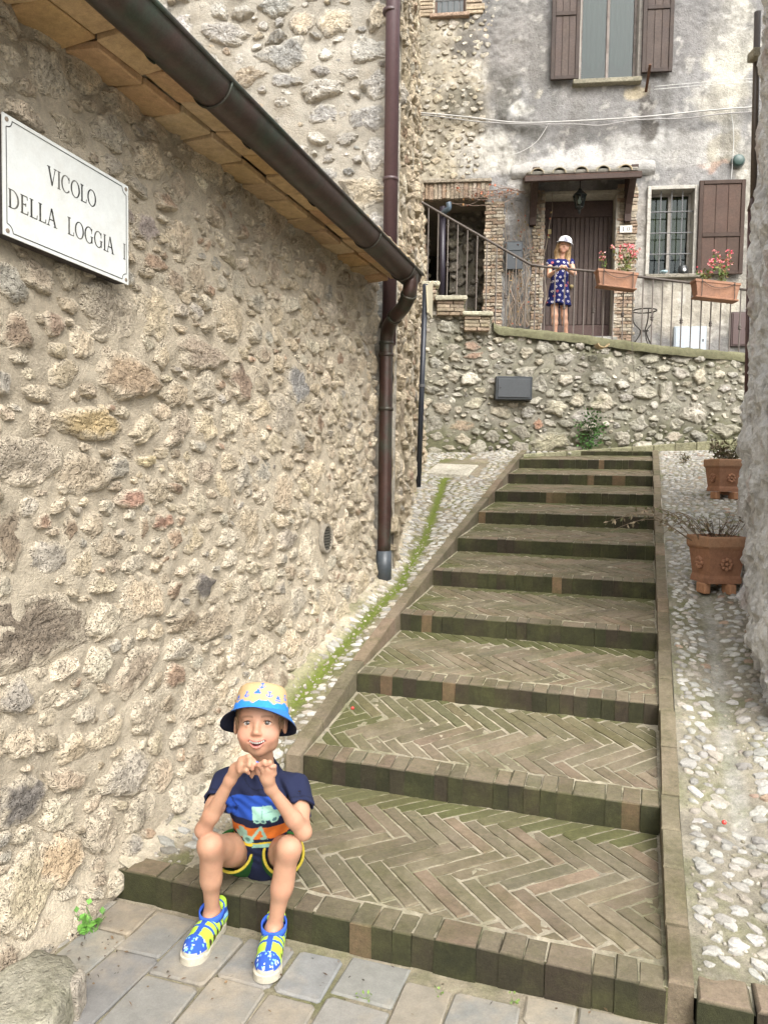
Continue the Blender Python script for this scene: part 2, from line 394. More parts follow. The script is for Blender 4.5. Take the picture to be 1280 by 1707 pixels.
steps = empty('stepped_path', 'mossy brick steps climbing the lane between cobbled ramps', kind='structure')
NBRICK = 0
far = MB()
nb_obj = 0
for i in range(11):
    s0, z0 = S[i], ZT[i]
    s1 = S[i + 1] if i < 10 else S[i] + .35
    z1 = ZB[i + 1] if i < 10 else ZT[i] + .02
    wl, wr = (-1.90, 1.05) if i == 0 else (-WS - .005, .0)
    if i == 0: wr = .0
    # mortar core of the step with a wavy worn top
    ns, nw = 44, 90
    ss = np.linspace(s0 + .012, s1 + .06, ns); ww = np.linspace(-WS - .03 if i else -1.62, .03, nw)
    A, B = np.meshgrid(ss, ww, indexing='ij')
    zz = z0 + (A - s0) / (s1 - s0) * (z1 - z0) - .0046 + (fbm(np.stack([A, B], -1), 26, 4, 4) - .5) * .011
    Vt = SP(A.ravel(), B.ravel(), zz.ravel())
    Fm = gridfaces(ns, nw)[:, ::-1].tolist()
    # front skirt of the core
    Vf = np.concatenate([SP(np.full(nw, s0 + .012), ww, zz[0]), SP(np.full(nw, s0 + .012), ww, np.full(nw, z0 - .22))])
    core = MB(); mc = np.array((.33, .295, .22)) * (.62 + .75 * fbm(np.stack([A.ravel(), B.ravel()], -1), 7, 9, 4))[:, None]
    core.add(Vt, Fm, mc); core.add(Vf, [[k, k + nw, k + nw + 1, k + 1] for k in range(nw - 1)], (.16, .14, .085))
    step = core.build('step', M_BED, steps, True)
    near = i < 3
    def place(poly, zlo, ztop, colr, mat, par, flat):
        fr = lambda x, y, z, c=poly.mean(0), t=rng.uniform(-.012, .012, 2), dz=rng.uniform(-.0025, .002): SP(x, y, z + dz + (0 if flat is None else flat(x)) + (x - c[0]) * t[0] + (y - c[1]) * t[1])
        V, F = prism(poly, zlo, ztop, fr, .005)
        cm_ = poly.mean(0); ms = float(np.clip(max(sstep(.22, .03, s1 - cm_[0]), sstep(.35, .0, cm_[1] + WS) * .8) * (.25 + 1.1 * noise(cm_, 3.5, 77)), 0, .8)); colr = jit(colr, .14) * (1 - ms) + np.array((.070, .078, .022)) * ms
        if near:
            mk('brick', V, F, mat, par, colr); return 1
        far.add(V, F, colr); return 0
    tz = lambda x: (x - s0) / (s1 - s0) * (z1 - z0)
    # nosing bricks: header bricks whose front is the mossy riser
    w = wl; dep = .112
    while w < wr - .02:
        bw = rng.choice([.062, .066, .07, .13], p=[.35, .3, .2, .15]); bw = min(bw, wr - w)
        if wr - (w + bw) < .03: bw = wr - w
        j = rng.uniform(-.003, .003); d2 = dep + rng.uniform(-.012, .012)
        cur = .02 * max(0, (-1.2 - w)) if i == 0 else 0
        poly = np.array([(s0 + j + cur, w + .0002), (s0 + d2, w + .0022), (s0 + d2, w + bw - .0022), (s0 + j + cur, w + bw - .0002)])
        V, F = prism(poly, z0 - max(.10, z0 - ZB[i]) - .012, z0, lambda x, y, z, dz=rng.uniform(-.0015, .0015): SP(x, y, z + dz + tz(x)), .006)
        n = 4; cr = jit(PAL_RI[rng.integers(5)], .12); ct = jit(PAL_BR[rng.integers(6)], .15)
        if rng.random() < .07: cr = jit((.12, .08, .045), .2)
        c = np.array([cr] * 8 + [ct * .9] * 4); V = V + rng.uniform(-.002, .002, V.shape)
        if near: mk('brick', V, F, M_RISER if False else M_BRICK, step, c); nb_obj += 1
        else: far.add(V, F, c)
        w += bw
    # herringbone field
    bL, bB, nn = .30, .06, 5
    x0, x1, y0, y1 = s0 + dep + .012, s1 - .004, -WS + .006, -.006
    ca = math.cos(math.pi / 4); offs = rng.uniform(0, .3, 2)
    R = int(3.4 / bB)
    for gx in range(-R, R):
        for gy in range(-R, R):
            m = (gx - gy) % (2 * nn)
            if m == 0: q = (gx, gy, nn, 1)
            elif m == 2 * nn - 1: q = (gx, gy, 1, nn)
            else: continue
            cx, cy = (q[0] + q[2] / 2) * bB, (q[1] + q[3] / 2) * bB
            X, Y = (cx - cy) * ca + (x0 + x1) / 2 + offs[0], (cx + cy) * ca - .75 + offs[1]
            if X < x0 - .18 or X > x1 + .18 or Y < y0 - .18 or Y > y1 + .18: continue
            g = .0045
            hx, hy = q[2] * bB / 2 - g, q[3] * bB / 2 - g
            pl = []
            for a, b in ((-hx, -hy), (hx, -hy), (hx, hy), (-hx, hy)):
                a += rng.uniform(-.002, .002); b += rng.uniform(-.002, .002)
                pl.append((X + (a - b) * ca, Y + (a + b) * ca))
            pc = clip_poly(pl, x0, x1, y0, y1)
            if pc is None or area(pc) < .0010: continue
            nb_obj += place(pc, z0 - .03, z0, PAL_BR[rng.integers(6)], M_BRICK, step, tz)
far.build('far_bricks', M_BRICK, steps, False, 'stuff')

# kerbs of brick along both sides of the steps
def kerb(w0, w1, sa, sb, top=.012):
    s = sa
    while s < sb - .05:
        L = min(rng.uniform(.22, .30), sb - s); j = rng.uniform(-.003, .003)
        pl = np.array([(s + .003, w0 + j), (s + L - .003, w0 + j), (s + L - .003, w1 + j), (s + .003, w1 + j)])
        V, F = prism(pl, -.25, 0, lambda x, y, z, dz=rng.uniform(-.003, .003): SP(x, y, zramp(x) + top + z + dz), .007)
        mk('kerb_brick', V, F, M_BRICK, steps, jit(PAL_BR[rng.integers(6)], .14)); s += L
kerb(.004, .07, 2.14, 9.86)
kerb(-WS - .078, -WS - .008, 3.03, 9.86)

# ------------------------------------------------------------------ the low stone house on the left: frame of its lane wall
HD = math.radians(19.0)
WA = V3(-.075, 5.35, 0); WE = V3(math.sin(HD), math.cos(HD), 0); WN = V3(WE[1], -WE[0], 0)
def zfoot(t): return np.interp(t, [-6, -3.2, -2.95, -2.6, 0, 1], [0, 0, .06, .14, .72, .95])
def wbulge(t, z):
    t = np.asarray(t, float); z = np.asarray(z, float)
    f = (fbm(np.stack([t, z], -1), .9, 71, 3) - .5) * .06
    fl = np.exp(-np.clip(z - zfoot(t), 0, 9) / .20)
    return f + fl * np.interp(t, [-3.6, -2.7, -1.5, 0], [.09, .11, .05, .03])
def WP(t, z, h): return WA + np.multiply.outer(np.asarray(t, float), WE) + np.multiply.outer(np.asarray(h, float) + wbulge(t, z), WN) + np.multiply.outer(np.asarray(z, float), V3(0, 0, 1))
def wpx(u, v, o=0.):
    P = onplane(u, v, WA + WN * o, WN); return (P - WA) @ WE, P[2]
def zsoff(t): return 2.762 - .0224 * (np.asarray(t, float) + .16)
house = empty('stone_house', 'low rubble stone house with tiled eave and copper gutter on the lane', 'house')
T0, T1, ZL, ZH = -5.3, .03, -.15, 2.95
MC = np.array((.66, .575, .44))
nt_, nz_ = 270, 156
tt, zz = np.meshgrid(np.linspace(T0, T1, nt_), np.linspace(ZL, ZH, nz_), indexing='ij')
hh = (fbm(np.stack([tt, zz], -1), 5, 3, 5) - .5) * .035 + (fbm(np.stack([tt, zz], -1), 20, 13, 4) - .5) * .034 - .004
cm = MC[None] * (.80 + .4 * fbm(np.stack([tt.ravel(), zz.ravel()], -1), 2.2, 23, 4))[:, None]
wall = mk('wall', WP(tt.ravel(), zz.ravel(), hh.ravel()), gridfaces(nt_, nz_)[:, ::-1].copy(), M_MORTAR, house, cm, True)
PAL_A = [(.63, .54, .405), (.60, .505, .37), (.56, .47, .335), (.67, .59, .46), (.52, .43, .31), (.61, .515, .37), (.52, .465, .37), (.48, .40, .295), (.63, .525, .37)]
PAL_A2 = PAL_A + [(.47, .34, .24), (.44, .40, .335), (.68, .60, .46), (.42, .345, .25)]
forced = []
for u, v, ru, rv, c, H in ((45, 1052, 92, 66, (.25, .205, .155), .035), (150, 706, 58, 30, (.56, .43, .24), .05), (14, 905, 26, 50, (.29, .23, .165), .03),
        (212, 628, 52, 42, (.46, .35, .24), .06), (212, 830, 24, 18, (.48, .30, .22), .05), (330, 977, 20, 20, (.20, .18, .16), .04), (494, 642, 18, 34, (.36, .345, .32), .02),
        (238, 769, 16, 10, (.62, .52, .32), .05), (182, 522, 44, 46, (.47, .40, .31), .04), (410, 880, 20, 38, (.47, .39, .28), .03), (531, 706, 7, 18, (.26, .19, .13), .025),
        (20, 555, 26, 34, (.38, .29, .21), .05), (30, 1332, 42, 44, (.22, .20, .175), .03), (85, 540, 17, 22, (.36, .27, .20), .04), (400, 640, 18, 32, (.36, .27, .20), .05),
        (130, 790, 42, 40, (.49, .41, .30), .05), (40, 770, 60, 46, (.50, .43, .33), .04), (60, 705, 20, 30, (.55, .46, .34), .05), (300, 1035, 26, 18, (.42, .34, .24), .05),
        (345, 1040, 34, 28, (.46, .38, .28), .05), (115, 1245, 30, 24, (.50, .41, .29), .05), (165, 1225, 34, 22, (.57, .48, .35), .05), (235, 1190, 25, 34, (.58, .50, .38), .05),
        (195, 1290, 44, 30, (.55, .49, .40), .06), (80, 1430, 38, 40, (.52, .40, .26), .07), (25, 1480, 48, 50, (.55, .47, .33), .06), (150, 1380, 24, 42, (.60, .52, .40), .07),
        (265, 870, 18, 14, (.38, .24, .17), .04), (112, 880, 8, 20, (.30, .23, .16), .04), (232, 880, 6, 20, (.34, .26, .18), .03), (70, 870, 14, 14, (.35, .24, .17), .03),
        (60, 1000, 0, 0, 0, 0), (330, 590, 44, 30, (.50, .41, .31), .05), (470, 690, 22, 36, (.50, .44, .35), .04), (285, 470, 14, 18, (.46, .37, .27), .04), (322, 520, 12, 14, (.50, .45, .38), .035), (200, 355, 22, 16, (.42, .35, .30), .03), (240, 380, 22, 24, (.40, .34, .30), .03)):
    if not ru: continue
    t, z = wpx(u, v); t2, _ = wpx(u + ru, v); _, z2 = wpx(u, v - rv)
    forced.append(Stone(t - T0, z - ZL, abs(t2 - t), abs(z2 - z), 0, jit(c, .05), H * .42, rnd=.25))
VT_, VZ_ = wpx(546, 898, .03)
def in_wall(x, y):
    t, z = x + T0, y + ZL
    if math.hypot(t - VT_, z - VZ_) < .13: return False
    return z > zfoot(t) - .05 and z < zsoff(t) + .02
wst = layout(T1 - T0, ZH - ZL, [(260, .075, .12, 2.0, PAL_A, .018), (6000, .045, .078, 2.2, PAL_A2, .020), (12000, .026, .046, 2.3, PAL_A2, .017), (9000, .016, .027, 2.6, PAL_A2, .012)], forced, in_wall, gap=.003, seed=11)
build_stones(wst, lambda x, y, h: WP(x + T0, y + ZL, h), M_STONE, wall, MC)
# solid body behind the wall face, so the house has depth
mb = MB()
for dz in (0,):
    P = [WA + WE * T0 - WN * .10, WA + WE * T1 - WN * .10, WA + WE * T1 - WN * 3.6, WA + WE * T0 - WN * 3.6]
    V = np.array([p + V3(0, 0, z) for z in (-.2, 2.75) for p in P]); mb.add(V, [[0, 1, 2, 3], [4, 7, 6, 5], [0, 4, 5, 1], [1, 5, 6, 2], [2, 6, 7, 3], [3, 7, 4, 0]], MC)
mb.build('wall_core', M_MORTAR, house)
# eave: two courses of flat terracotta tiles seen from below
EO = .25
for row in range(2):
    o0, o1 = (-.06, EO * .52) if row == 0 else (EO * .52 + .006, EO + .045)
    t = T0
    while t < -.13:
        L = rng.uniform(.20, .25); L = min(L, -.12 - t)
        if L < .06: break
        c = np.array([(.43, .29, .15), (.39, .235, .125), (.46, .32, .17), (.36, .20, .11), (.45, .33, .20), (.34, .23, .13), (.42, .26, .11)][rng.integers(7)]) * 1.0 + np.array((.10, .075, .05))
        tl = rng.uniform(-.010, .010)
        P0 = WA + WE * (t + L / 2) + WN * ((o0 + o1) / 2) + V3(0, 0, zsoff(t + L / 2) + .018 + row * .012 + rng.uniform(-.006, .004))
        V, F = box(P0, WE * (L / 2 - .005) + V3(0, 0, tl * .3), WN * ((o1 - o0) / 2 - .003) + V3(0, 0, tl), V3(0, 0, .016), .005)
        mk('eave_tile', V, F, M_TILE, house, jit(c, .1)); t += L
# bed above the tiles and the roof slab
P = []
for o, dz in ((-3.6, 1.35), (EO + .05, .065)):
    for t in (T0, -.12): P.append(WA + WE * t + WN * o + V3(0, 0, zsoff(t) + dz))
P = np.array(P); V = np.concatenate([P, P + V3(0, 0, .06)])
mb = MB().add(V, [[0, 1, 3, 2], [4, 6, 7, 5], [0, 4, 5, 1], [2, 3, 7, 6], [0, 2, 6, 4], [1, 5, 7, 3]], (.30, .24, .17)); roof = mb.build('roof', M_TILE, house)
# barrel tiles, their rounded ends over the gutter
t = T0 + .05
up_ = unit(V3(*( -WN * 3.85)) + V3(0, 0, 1.285))
kk = 0
while t < -.2:
    for r_ in range(3):
        n = 9; V = []; L = .44
        base = WA + WE * t + WN * (EO + .08) + V3(0, 0, zsoff(t) + .03) + up_ * (.36 * r_) + V3(0, 0, .012 * r_)
        for q in (0, 1):
            for rr in (.075 - .012 * q, .060 - .012 * q):
                for k in range(n):
                    a = math.pi * k / (n - 1); V.append(base + up_ * L * q + WE * rr * math.cos(a) + V3(0, 0, rr * math.sin(a)))
        F = []
        for k in range(n - 1):
            F += [[k, k + 1, 2 * n + k + 1, 2 * n + k], [n + k, 3 * n + k, 3 * n + k + 1, n + k + 1], [k, n + k, n + k + 1, k + 1], [2 * n + k, 2 * n + k + 1, 3 * n + k + 1, 3 * n + k]]
        mk('roof_tile', V, F, M_TILE, roof, jit([(.36, .29, .20), (.30, .26, .19), (.40, .30, .20)][kk % 3], .12), True); kk += 1
    t += .19

# ------------------------------------------------------------------ tall stone house behind it
tall = empty('tall_stone_house', 'tall grey rubble stone house rising behind the low tiled house', 'house')
TC = V3(.045, 5.60, 0)
TE2 = unit(V3(.445, 4.30, 0)); TN2 = V3(TE2[1], -TE2[0], 0)      # face on the lane
TF = unit(V3(-1, .10, 0)); TFN = V3(-.0995, -.995, 0)            # face towards the viewer
MG = np.array((.50, .465, .395))
def tallf(x, z, h): return TC + np.multiply.outer(np.asarray(x, float), TF) + np.multiply.outer(np.asarray(h, float) + (fbm(np.stack([x, z], -1), 1.3, 44, 3) - .5) * .06, TFN) + np.multiply.outer(np.asarray(z, float), V3(0, 0, 1))
def talls(x, z, h):
    x = np.asarray(x, float); z = np.asarray(z, float)
    return TC + np.multiply.outer(x, TE2) + np.multiply.outer(np.asarray(h, float) + (fbm(np.stack([x, z], -1), 1.1, 45, 3) - .5) * .08 - .030 * np.clip(z - 1.5, 0, 9) * np.clip(x / 4, 0, 1.4) + .05 * np.exp(-np.clip(z - .75 - x * .2, 0, 9) / .3), TN2) + np.multiply.outer(z, V3(0, 0, 1))
def wallgrid(name, mapf, x0, x1, z0, z1, res, mat, parent, col, amp=.03, flip=False, seed=0, colf=None):
    nx, nz = int((x1 - x0) / res) + 2, int((z1 - z0) / res) + 2
    X, Z = np.meshgrid(np.linspace(x0, x1, nx), np.linspace(z0, z1, nz), indexing='ij'); X = X.ravel(); Z = Z.ravel()
    q = np.stack([X, Z], -1)
    h = (fbm(q, 5, 3 + seed, 5) - .5) * amp + (fbm(q, 24, 13 + seed, 3) - .5) * amp * .4
    c = np.asarray(col)[None] * (.78 + .44 * fbm(q, 2.2, 23 + seed, 4))[:, None] if colf is None else colf(X, Z)
    F = gridfaces(nx, nz)
    return mk(name, mapf(X, Z, h), F if flip else F[:, ::-1].copy(), mat, parent, c, True)
PAL_G = [(.54, .51, .46), (.47, .45, .41), (.60, .57, .51), (.43, .42, .395), (.57, .49, .37), (.37, .36, .335), (.64, .61, .555), (.50, .42, .32)]
wf = wallgrid('wall', tallf, -.03, 3.2, .3, 8.2, .03, M_MORTAR, tall, MG, .08, seed=5, flip=True)
fq = []
k = 0; z = .15
while z < 5.5:                           # quoins down the corner
    L = .17 if k % 2 else .10; H = rng.uniform(.07, .12)
    fq.append(Stone(.03 + L, z + H, L, H, 0, jit(PAL_G[rng.integers(7)], .1), .03, rnd=.15)); z += 2 * H + .035; k += 1
st = layout(3.2, 5.6, [(700, .09, .15, 2.2, PAL_G, .035), (4000, .05, .09, 2.4, PAL_G, .030), (6000, .028, .05, 2.2, PAL_G, .024), (5000, .017, .028, 2.2, PAL_G, .015)], fq, None, .006, seed=21)
build_stones(st, lambda x, y, h: tallf(x - 0.0, y + 2.6, h), M_STONE, wf, MG, 150)
ws_ = wallgrid('wall', talls, -.03, 7.2, .2, 8.2, .03, M_MORTAR, tall, (.48, .40, .28), .04, seed=6)
st = layout(7.2, 8.0, [(400, .09, .15, 2.0, PAL_A, .04), (2500, .05, .09, 2.2, PAL_A2, .04), (5000, .03, .05, 2.2, PAL_A2, .03)], (), lambda x, y: y > .3, .012, seed=22)
build_stones(st, lambda x, y, h: talls(x, y + .2, h), M_STONE, ws_, (.48, .40, .28), 140)

# ------------------------------------------------------------------ cobbled strips on both sides of the steps
def wline(s):                            # left strip: w of the wall foot at distance s
    P = WP(np.linspace(-3.4, .05, 40), zfoot(np.linspace(-3.4, .05, 40)), np.zeros(40)); a, b = tosw(P)
    Q = TC + np.multiply.outer(np.linspace(0.05, 4.6, 20), TE2); a2, b2 = tosw(Q)
    return np.interp(s, np.concatenate([a, a2]), np.concatenate([b, b2]))
_s = np.linspace(2.0, 10.6, 400); _wl = wline(_s)
def lw(s): return np.interp(s, _s, _wl)
MOSS_PX = [(743, 793), (739, 800), (727, 838), (709, 891), (685, 937), (666, 972), (639, 998), (600, 1040), (562, 1083), (525, 1128), (496, 1162)]
def on_ramp(u, v):
    d = RX * (u - 640) / FPX + UP * (853.5 - v) / FPX + FW
    lo, hi = .5, 14.
    for _ in range(50):
        m = (lo + hi) / 2; P = CAM + d * m; s, _w = tosw(P)
        if P[2] > zramp(s): lo = m
        else: hi = m
    return CAM + d * lo
mossl = np.array([tosw(on_ramp(u, v)) for u, v in MOSS_PX]); mossl = mossl[np.argsort(mossl[:, 0])]
def mossw(s): return np.interp(s, mossl[:, 0], mossl[:, 1])
def zleft(s, w):
    s = np.asarray(s, float); w = np.asarray(w, float)
    ws = lw(s); f = np.clip((w - ws) / (-WS - .08 - ws + 1e-6), 0, 1)
    z = zramp(s) - .012 - .022 * np.exp(-((w - mossw(s)) / .10) ** 2) + .03 * np.exp(-(w - ws) / .10)
    zt = ztread(np.clip(s, 2.14, 3.05)) - .004
    k = sstep(3.12, 3.0, s) * sstep(-1.85, -1.56, w)
    return z * (1 - k) + zt * k
lp = empty('cobbled_ramp', 'narrow white cobbled ramp with a mossy channel beside the stone wall', kind='structure')
ns, nw = 420, 46
sg = np.linspace(2.16, 10.35, ns); V = []; Cc = []
fw_ = np.linspace(0, 1, nw)
SS = np.repeat(sg[:, None], nw, 1); WW = (lw(sg) - .06)[:, None] * (1 - fw_) + np.where(sg < 3.03, -1.52, np.where(sg > 9.86, -.9, -WS - .076))[:, None] * fw_
q = np.stack([SS, WW], -1)
ZZ = zleft(SS, WW) + (fbm(q, 24, 5, 3) - .5) * .012
dist = np.abs(WW - mossw(SS)); mo = np.exp(-(dist / (.042 + .02 * fbm(q, 6, 2, 2))) ** 2) * sstep(3.2, 3.5, SS) * sstep(9.1, 8.9, SS)
sk = sstep(.16, .05, WW - lw(SS) + (fbm(q, 7, 12, 3) - .5) * .12)
c = np.array((.235, .20, .145))[None, None] * (.7 + .6 * fbm(q, 5, 7, 4))[..., None]
c = c * (1 - sk[..., None]) + np.array((.50, .44, .34)) * sk[..., None]
gm = (sstep(.45, .7, fbm(q, 4.5, 61, 4)) * .6)[..., None]
c = c * (1 - gm) + np.array((.13, .14, .045)) * gm
c = c * (1 - mo[..., None]) + np.array((.12, .155, .022)) * mo[..., None]
bedl = mk('mortar_bed', SP(SS.ravel(), WW.ravel(), ZZ.ravel()), gridfaces(ns, nw)[:, ::-1].copy(), M_BED, lp, c.reshape(-1, 3), True)
def pebble(s, w, ls, lw_, rot, zf, H, col, seed, far_=False):
    M = 8 if far_ else 11
    th = np.arange(M) * 2 * math.pi / M + rng.uniform(0, 1)
    rr = 1 + rng.uniform(-.26, .22, M)
    V = []; fr = (1.08, .86, .45)
    hs = (-.02, H * .62, H)
    for f, h in zip(fr, hs):
        a = ls * rr * f * np.cos(th); b = lw_ * rr * f * np.sin(th)
        X, Y = s + a * math.cos(rot) - b * math.sin(rot), w + a * math.sin(rot) + b * math.cos(rot)
        V.append(SP(X, Y, zf(X, Y) + h + rng.uniform(-.0015, .0015, M)))
    V.append(SP(np.array([s]), np.array([w]), zf(np.array([s]), np.array([w])) + H * 1.05))
    V = np.concatenate(V); F = []
    for i in range(2):
        for k in range(M): F.append([i * M + k, i * M + (k + 1) % M, (i + 1) * M + (k + 1) % M, (i + 1) * M + k][::-1])
    for k in range(M): F.append([2 * M + k, 2 * M + (k + 1) % M, 3 * M][::-1])
    c = np.repeat(np.asarray(col)[None], len(V), 0) * (1 + rng.uniform(-.08, .08, (len(V), 1)))
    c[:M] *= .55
    return V, F, c
PAL_C = [(.50, .485, .435), (.43, .415, .37), (.56, .545, .50), (.36, .35, .315), (.44, .40, .335), (.32, .30, .25)]
def strew(name, parent, region, zf, n_obj=298, zone=None):
    items = []
    for (s, w, a, b, r, H, c) in region:
        P = SP(np.array([s]), np.array([w]), np.array([0.]))[0]; P[2] = zf(np.array([s]), np.array([w]))[0]
        items.append((a * b / ((P - CAM) @ (P - CAM)), s, w, a, b, r, H, c))
    items.sort(key=lambda i: -i[0]); rest = MB()
    for k, (_, s, w, a, b, r, H, c) in enumerate(items):
        V, F, cc = pebble(s, w, a, b, r, zf, H, c, k, k >= n_obj)
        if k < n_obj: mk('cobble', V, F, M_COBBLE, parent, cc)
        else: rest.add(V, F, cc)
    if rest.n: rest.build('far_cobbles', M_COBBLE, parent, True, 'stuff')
reg = []
s = 2.30
while s < 10.2:
    st_ = .038 if s > 3.3 else .066
    a0 = lw(np.array(s)) + (.07 if s > 3.3 else .05); a1 = (-1.62 if s < 3.05 else -WS - .10) if s < 9.8 else -.95
    w = a0 + rng.uniform(0, .05)
    while w < a1:
        big = s < 3.15
        b = rng.uniform(.022, .038) * (1.25 if big else 1); a = b * rng.uniform(.36, .58) * (1.35 if big else 1)
        if abs(w - mossw(s)) > .045 or s < 3.35:
            keep = .95 if not big else .62
            pc = not (8.35 < s < 9.25 and abs(w - (mossw(8.9) + .02)) < .30)
            if rng.random() < keep and pc:
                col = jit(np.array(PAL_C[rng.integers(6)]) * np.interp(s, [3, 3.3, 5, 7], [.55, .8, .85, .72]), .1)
                if rng.random() < .12: col = jit((.36, .33, .26), .2)
                reg.append((s + rng.uniform(-.014, .014), w, a, b, rng.uniform(-.25, .25), rng.uniform(.006, .012), col))
        w += b * 2 + rng.uniform(.006, .020)
    s += st_
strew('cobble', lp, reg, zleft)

# right strip
rp = empty('cobbled_path', 'white cobbled strip with concrete drain line beside the whitewashed house', kind='structure')
CH = np.array([tosw(on_ramp(u, v)) for u, v in ((1178, 1000), (1188, 1060), (1198, 1130), (1206, 1200), (1222, 1290), (1236, 1360))]); CH = CH[np.argsort(CH[:, 0])]
def chw(s): return np.interp(s, CH[:, 0], CH[:, 1])
def zright(s, w):
    s = np.asarray(s, float); w = np.asarray(w, float)
    return np.interp(s, [-5, 2.10, 3.06] + S[2:] + [14], [.085, .09, .215] + ZT[2:] + [1.9]) - .004 + .03 * np.clip(w - .3, 0, 3) - .02 * np.exp(-((w - chw(s)) / .08) ** 2) * sstep(5.7, 5.3, s)
ns, nw = 380, 60
sg = np.linspace(2.13, 10.4, ns); WR = np.interp(sg, [2, 5.6, 6.2, 10.4], [1.2, 1.2, 2.4, 2.4])
SS = np.repeat(sg[:, None], nw, 1); WW = .072 + (WR - .072)[:, None] * np.linspace(0, 1, nw)[None]
q = np.stack([SS, WW], -1)
ZZ = zright(SS, WW) + (fbm(q, 22, 6, 3) - .5) * .014
c = np.array((.27, .245, .19))[None, None] * (.6 + .8 * fbm(q, 6, 17, 4))[..., None]
ch = np.exp(-((WW - chw(SS)) / (.024 + .02 * fbm(q, 8, 3, 2))) ** 4) * sstep(5.75, 5.5, SS) * sstep(2.9, 3.2, SS + .4 * fbm(q, 4, 9, 2))
c = c * (1 - ch[..., None]) + np.array((.34, .325, .285)) * ch[..., None]
rk = sstep(.5, .7, WW + (fbm(q, 5, 77, 3) - .5) * .3) * .5
c = c * (1 - rk[..., None]) + np.array((.22, .185, .13)) * rk[..., None]
bedr = mk('mortar_bed', SP(SS.ravel(), WW.ravel(), ZZ.ravel()), gridfaces(ns, nw)[:, ::-1].copy(), M_BED, rp, c.reshape(-1, 3), True)
reg = []
s = 2.28
while s < 10.2:
    w = .10 + rng.uniform(0, .05); wm = np.interp(s, [2, 5.6, 6.2, 10.4], [.95, .95, 2.0, 2.0])
    while w < wm:
        b = rng.uniform(.022, .046) * np.interp(s, [2, 3.4, 4.5], [.8, .85, .72]); a = b * rng.uniform(.5, .85)
        if (abs(w - chw(s)) > .045 or s > 5.7 or s < 3.0) and rng.random() < (.96 if w < chw(s) + .3 else .8):
            col = jit(np.array(PAL_C[rng.integers(5)]) * np.interp(s, [3, 5, 7], [.60, .78, .76]), .12)  # nearer cobbles dimmed in colour to offset the stronger light on them
            if rng.random() < .03: col = jit((.30, .22, .16), .2)
            reg.append((s + rng.uniform(-.018, .018), w, a, b, rng.uniform(-.7, .7), rng.uniform(.005, .012), col))
        w += b * 2 + rng.uniform(.002, .016)
    s += np.interp(s, [2, 3.4, 4.6], [.056, .050, .040])
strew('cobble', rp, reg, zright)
def grit(parent, n, sw, zf):
    mb = MB()
    for _ in range(n):
        s_, w_ = sw(); r = rng.uniform(.004, .012); V, F, cc = pebble(s_, w_, r, r * rng.uniform(.6, 1), rng.uniform(0, 3), zf, r * .5, jit([(.33, .31, .26), (.25, .225, .18), (.20, .18, .13), (.27, .25, .21)][rng.integers(4)], .15), 0, True); mb.add(V, F, cc)
    mb.build('grit', M_COBBLE, parent, False, 'stuff')
def _r(): s_ = rng.uniform(2.2, 5.6) ** 1.0; return s_, rng.uniform(.09, 1.0)
def _l(): s_ = rng.uniform(2.25, 6.5); return s_, rng.uniform(float(lw(np.array(s_))) + .04, -1.6)
grit(rp, 1300, _r, zright); grit(lp, 800, _l, zleft)
w = .075                                # edging stones at the foot of the right strip
while w < 1.1:
    L = rng.uniform(.13, .24)
    pl = np.array([(2.11, w + .004), (2.24, w + .004), (2.24, w + L - .004), (2.11, w + L - .004)])
    V, F = prism(pl, -.05, .105, lambda x, y, z, dz=rng.uniform(-.004, .004): SP(x, y, z + dz + .03 * np.clip(y - .3, 0, 2)), .010)
    mk('kerb_brick', V, F, M_BRICK, rp, np.array([jit(PAL_RI[rng.integers(5)])] * 8 + [jit((.20, .155, .11))] * 4)); w += L

# landing at the head of the steps, up to the retaining wall
ns, nw = 30, 90
A, B = np.meshgrid(np.linspace(9.86, 11.9, ns), np.linspace(-2.6, 2.9, nw), indexing='ij')
zl = 1.775 + .045 * np.clip(B + .2, 0, 3) * 1.0 + .006 * (A - 9.8) - .012
c = np.array((.24, .22, .16))[None] * (.7 + .6 * fbm(np.stack([A.ravel(), B.ravel()], -1), 7, 3, 4))[:, None]
mk('landing', SP(A.ravel(), B.ravel(), zl.ravel() + (fbm(np.stack([A.ravel(), B.ravel()], -1), 20, 3, 3) - .5) * .02), gridfaces(ns, nw)[:, ::-1].copy(), M_BED, None, c, True, 'structure')

# ------------------------------------------------------------------ the street in front, paved with worn slabs
street = empty('street', 'street of worn grey and tan stone slabs at the foot of the steps', kind='structure')
X, Y = np.meshgrid(np.linspace(-2.2, 2.4, 120), np.linspace(.6, 2.9, 70), indexing='ij'); q = np.stack([X.ravel(), Y.ravel()], -1)
c = np.array((.31, .27, .20))[None] * (.7 + .6 * fbm(q, 6, 41, 4))[:, None]
gr = sstep(.5, .7, fbm(q, 3.2, 43, 4))[:, None] * .5; c = c * (1 - gr) + np.array((.15, .15, .07)) * gr
mk('mortar_bed', np.stack([X.ravel(), Y.ravel(), (fbm(q, 22, 42, 3) - .5) * .010 - .006], -1), gridfaces(120, 70)[:, ::-1].copy(), M_BED, street, c, True)
PAL_S = [(.175, .175, .164), (.19, .188, .173), (.165, .168, .162), (.196, .187, .165), (.195, .182, .153), (.20, .178, .143), (.185, .183, .166), (.162, .165, .158)]
ca_, sa_ = math.cos(PHI - .05), math.sin(PHI - .05)
w = -2.6
restm = MB()
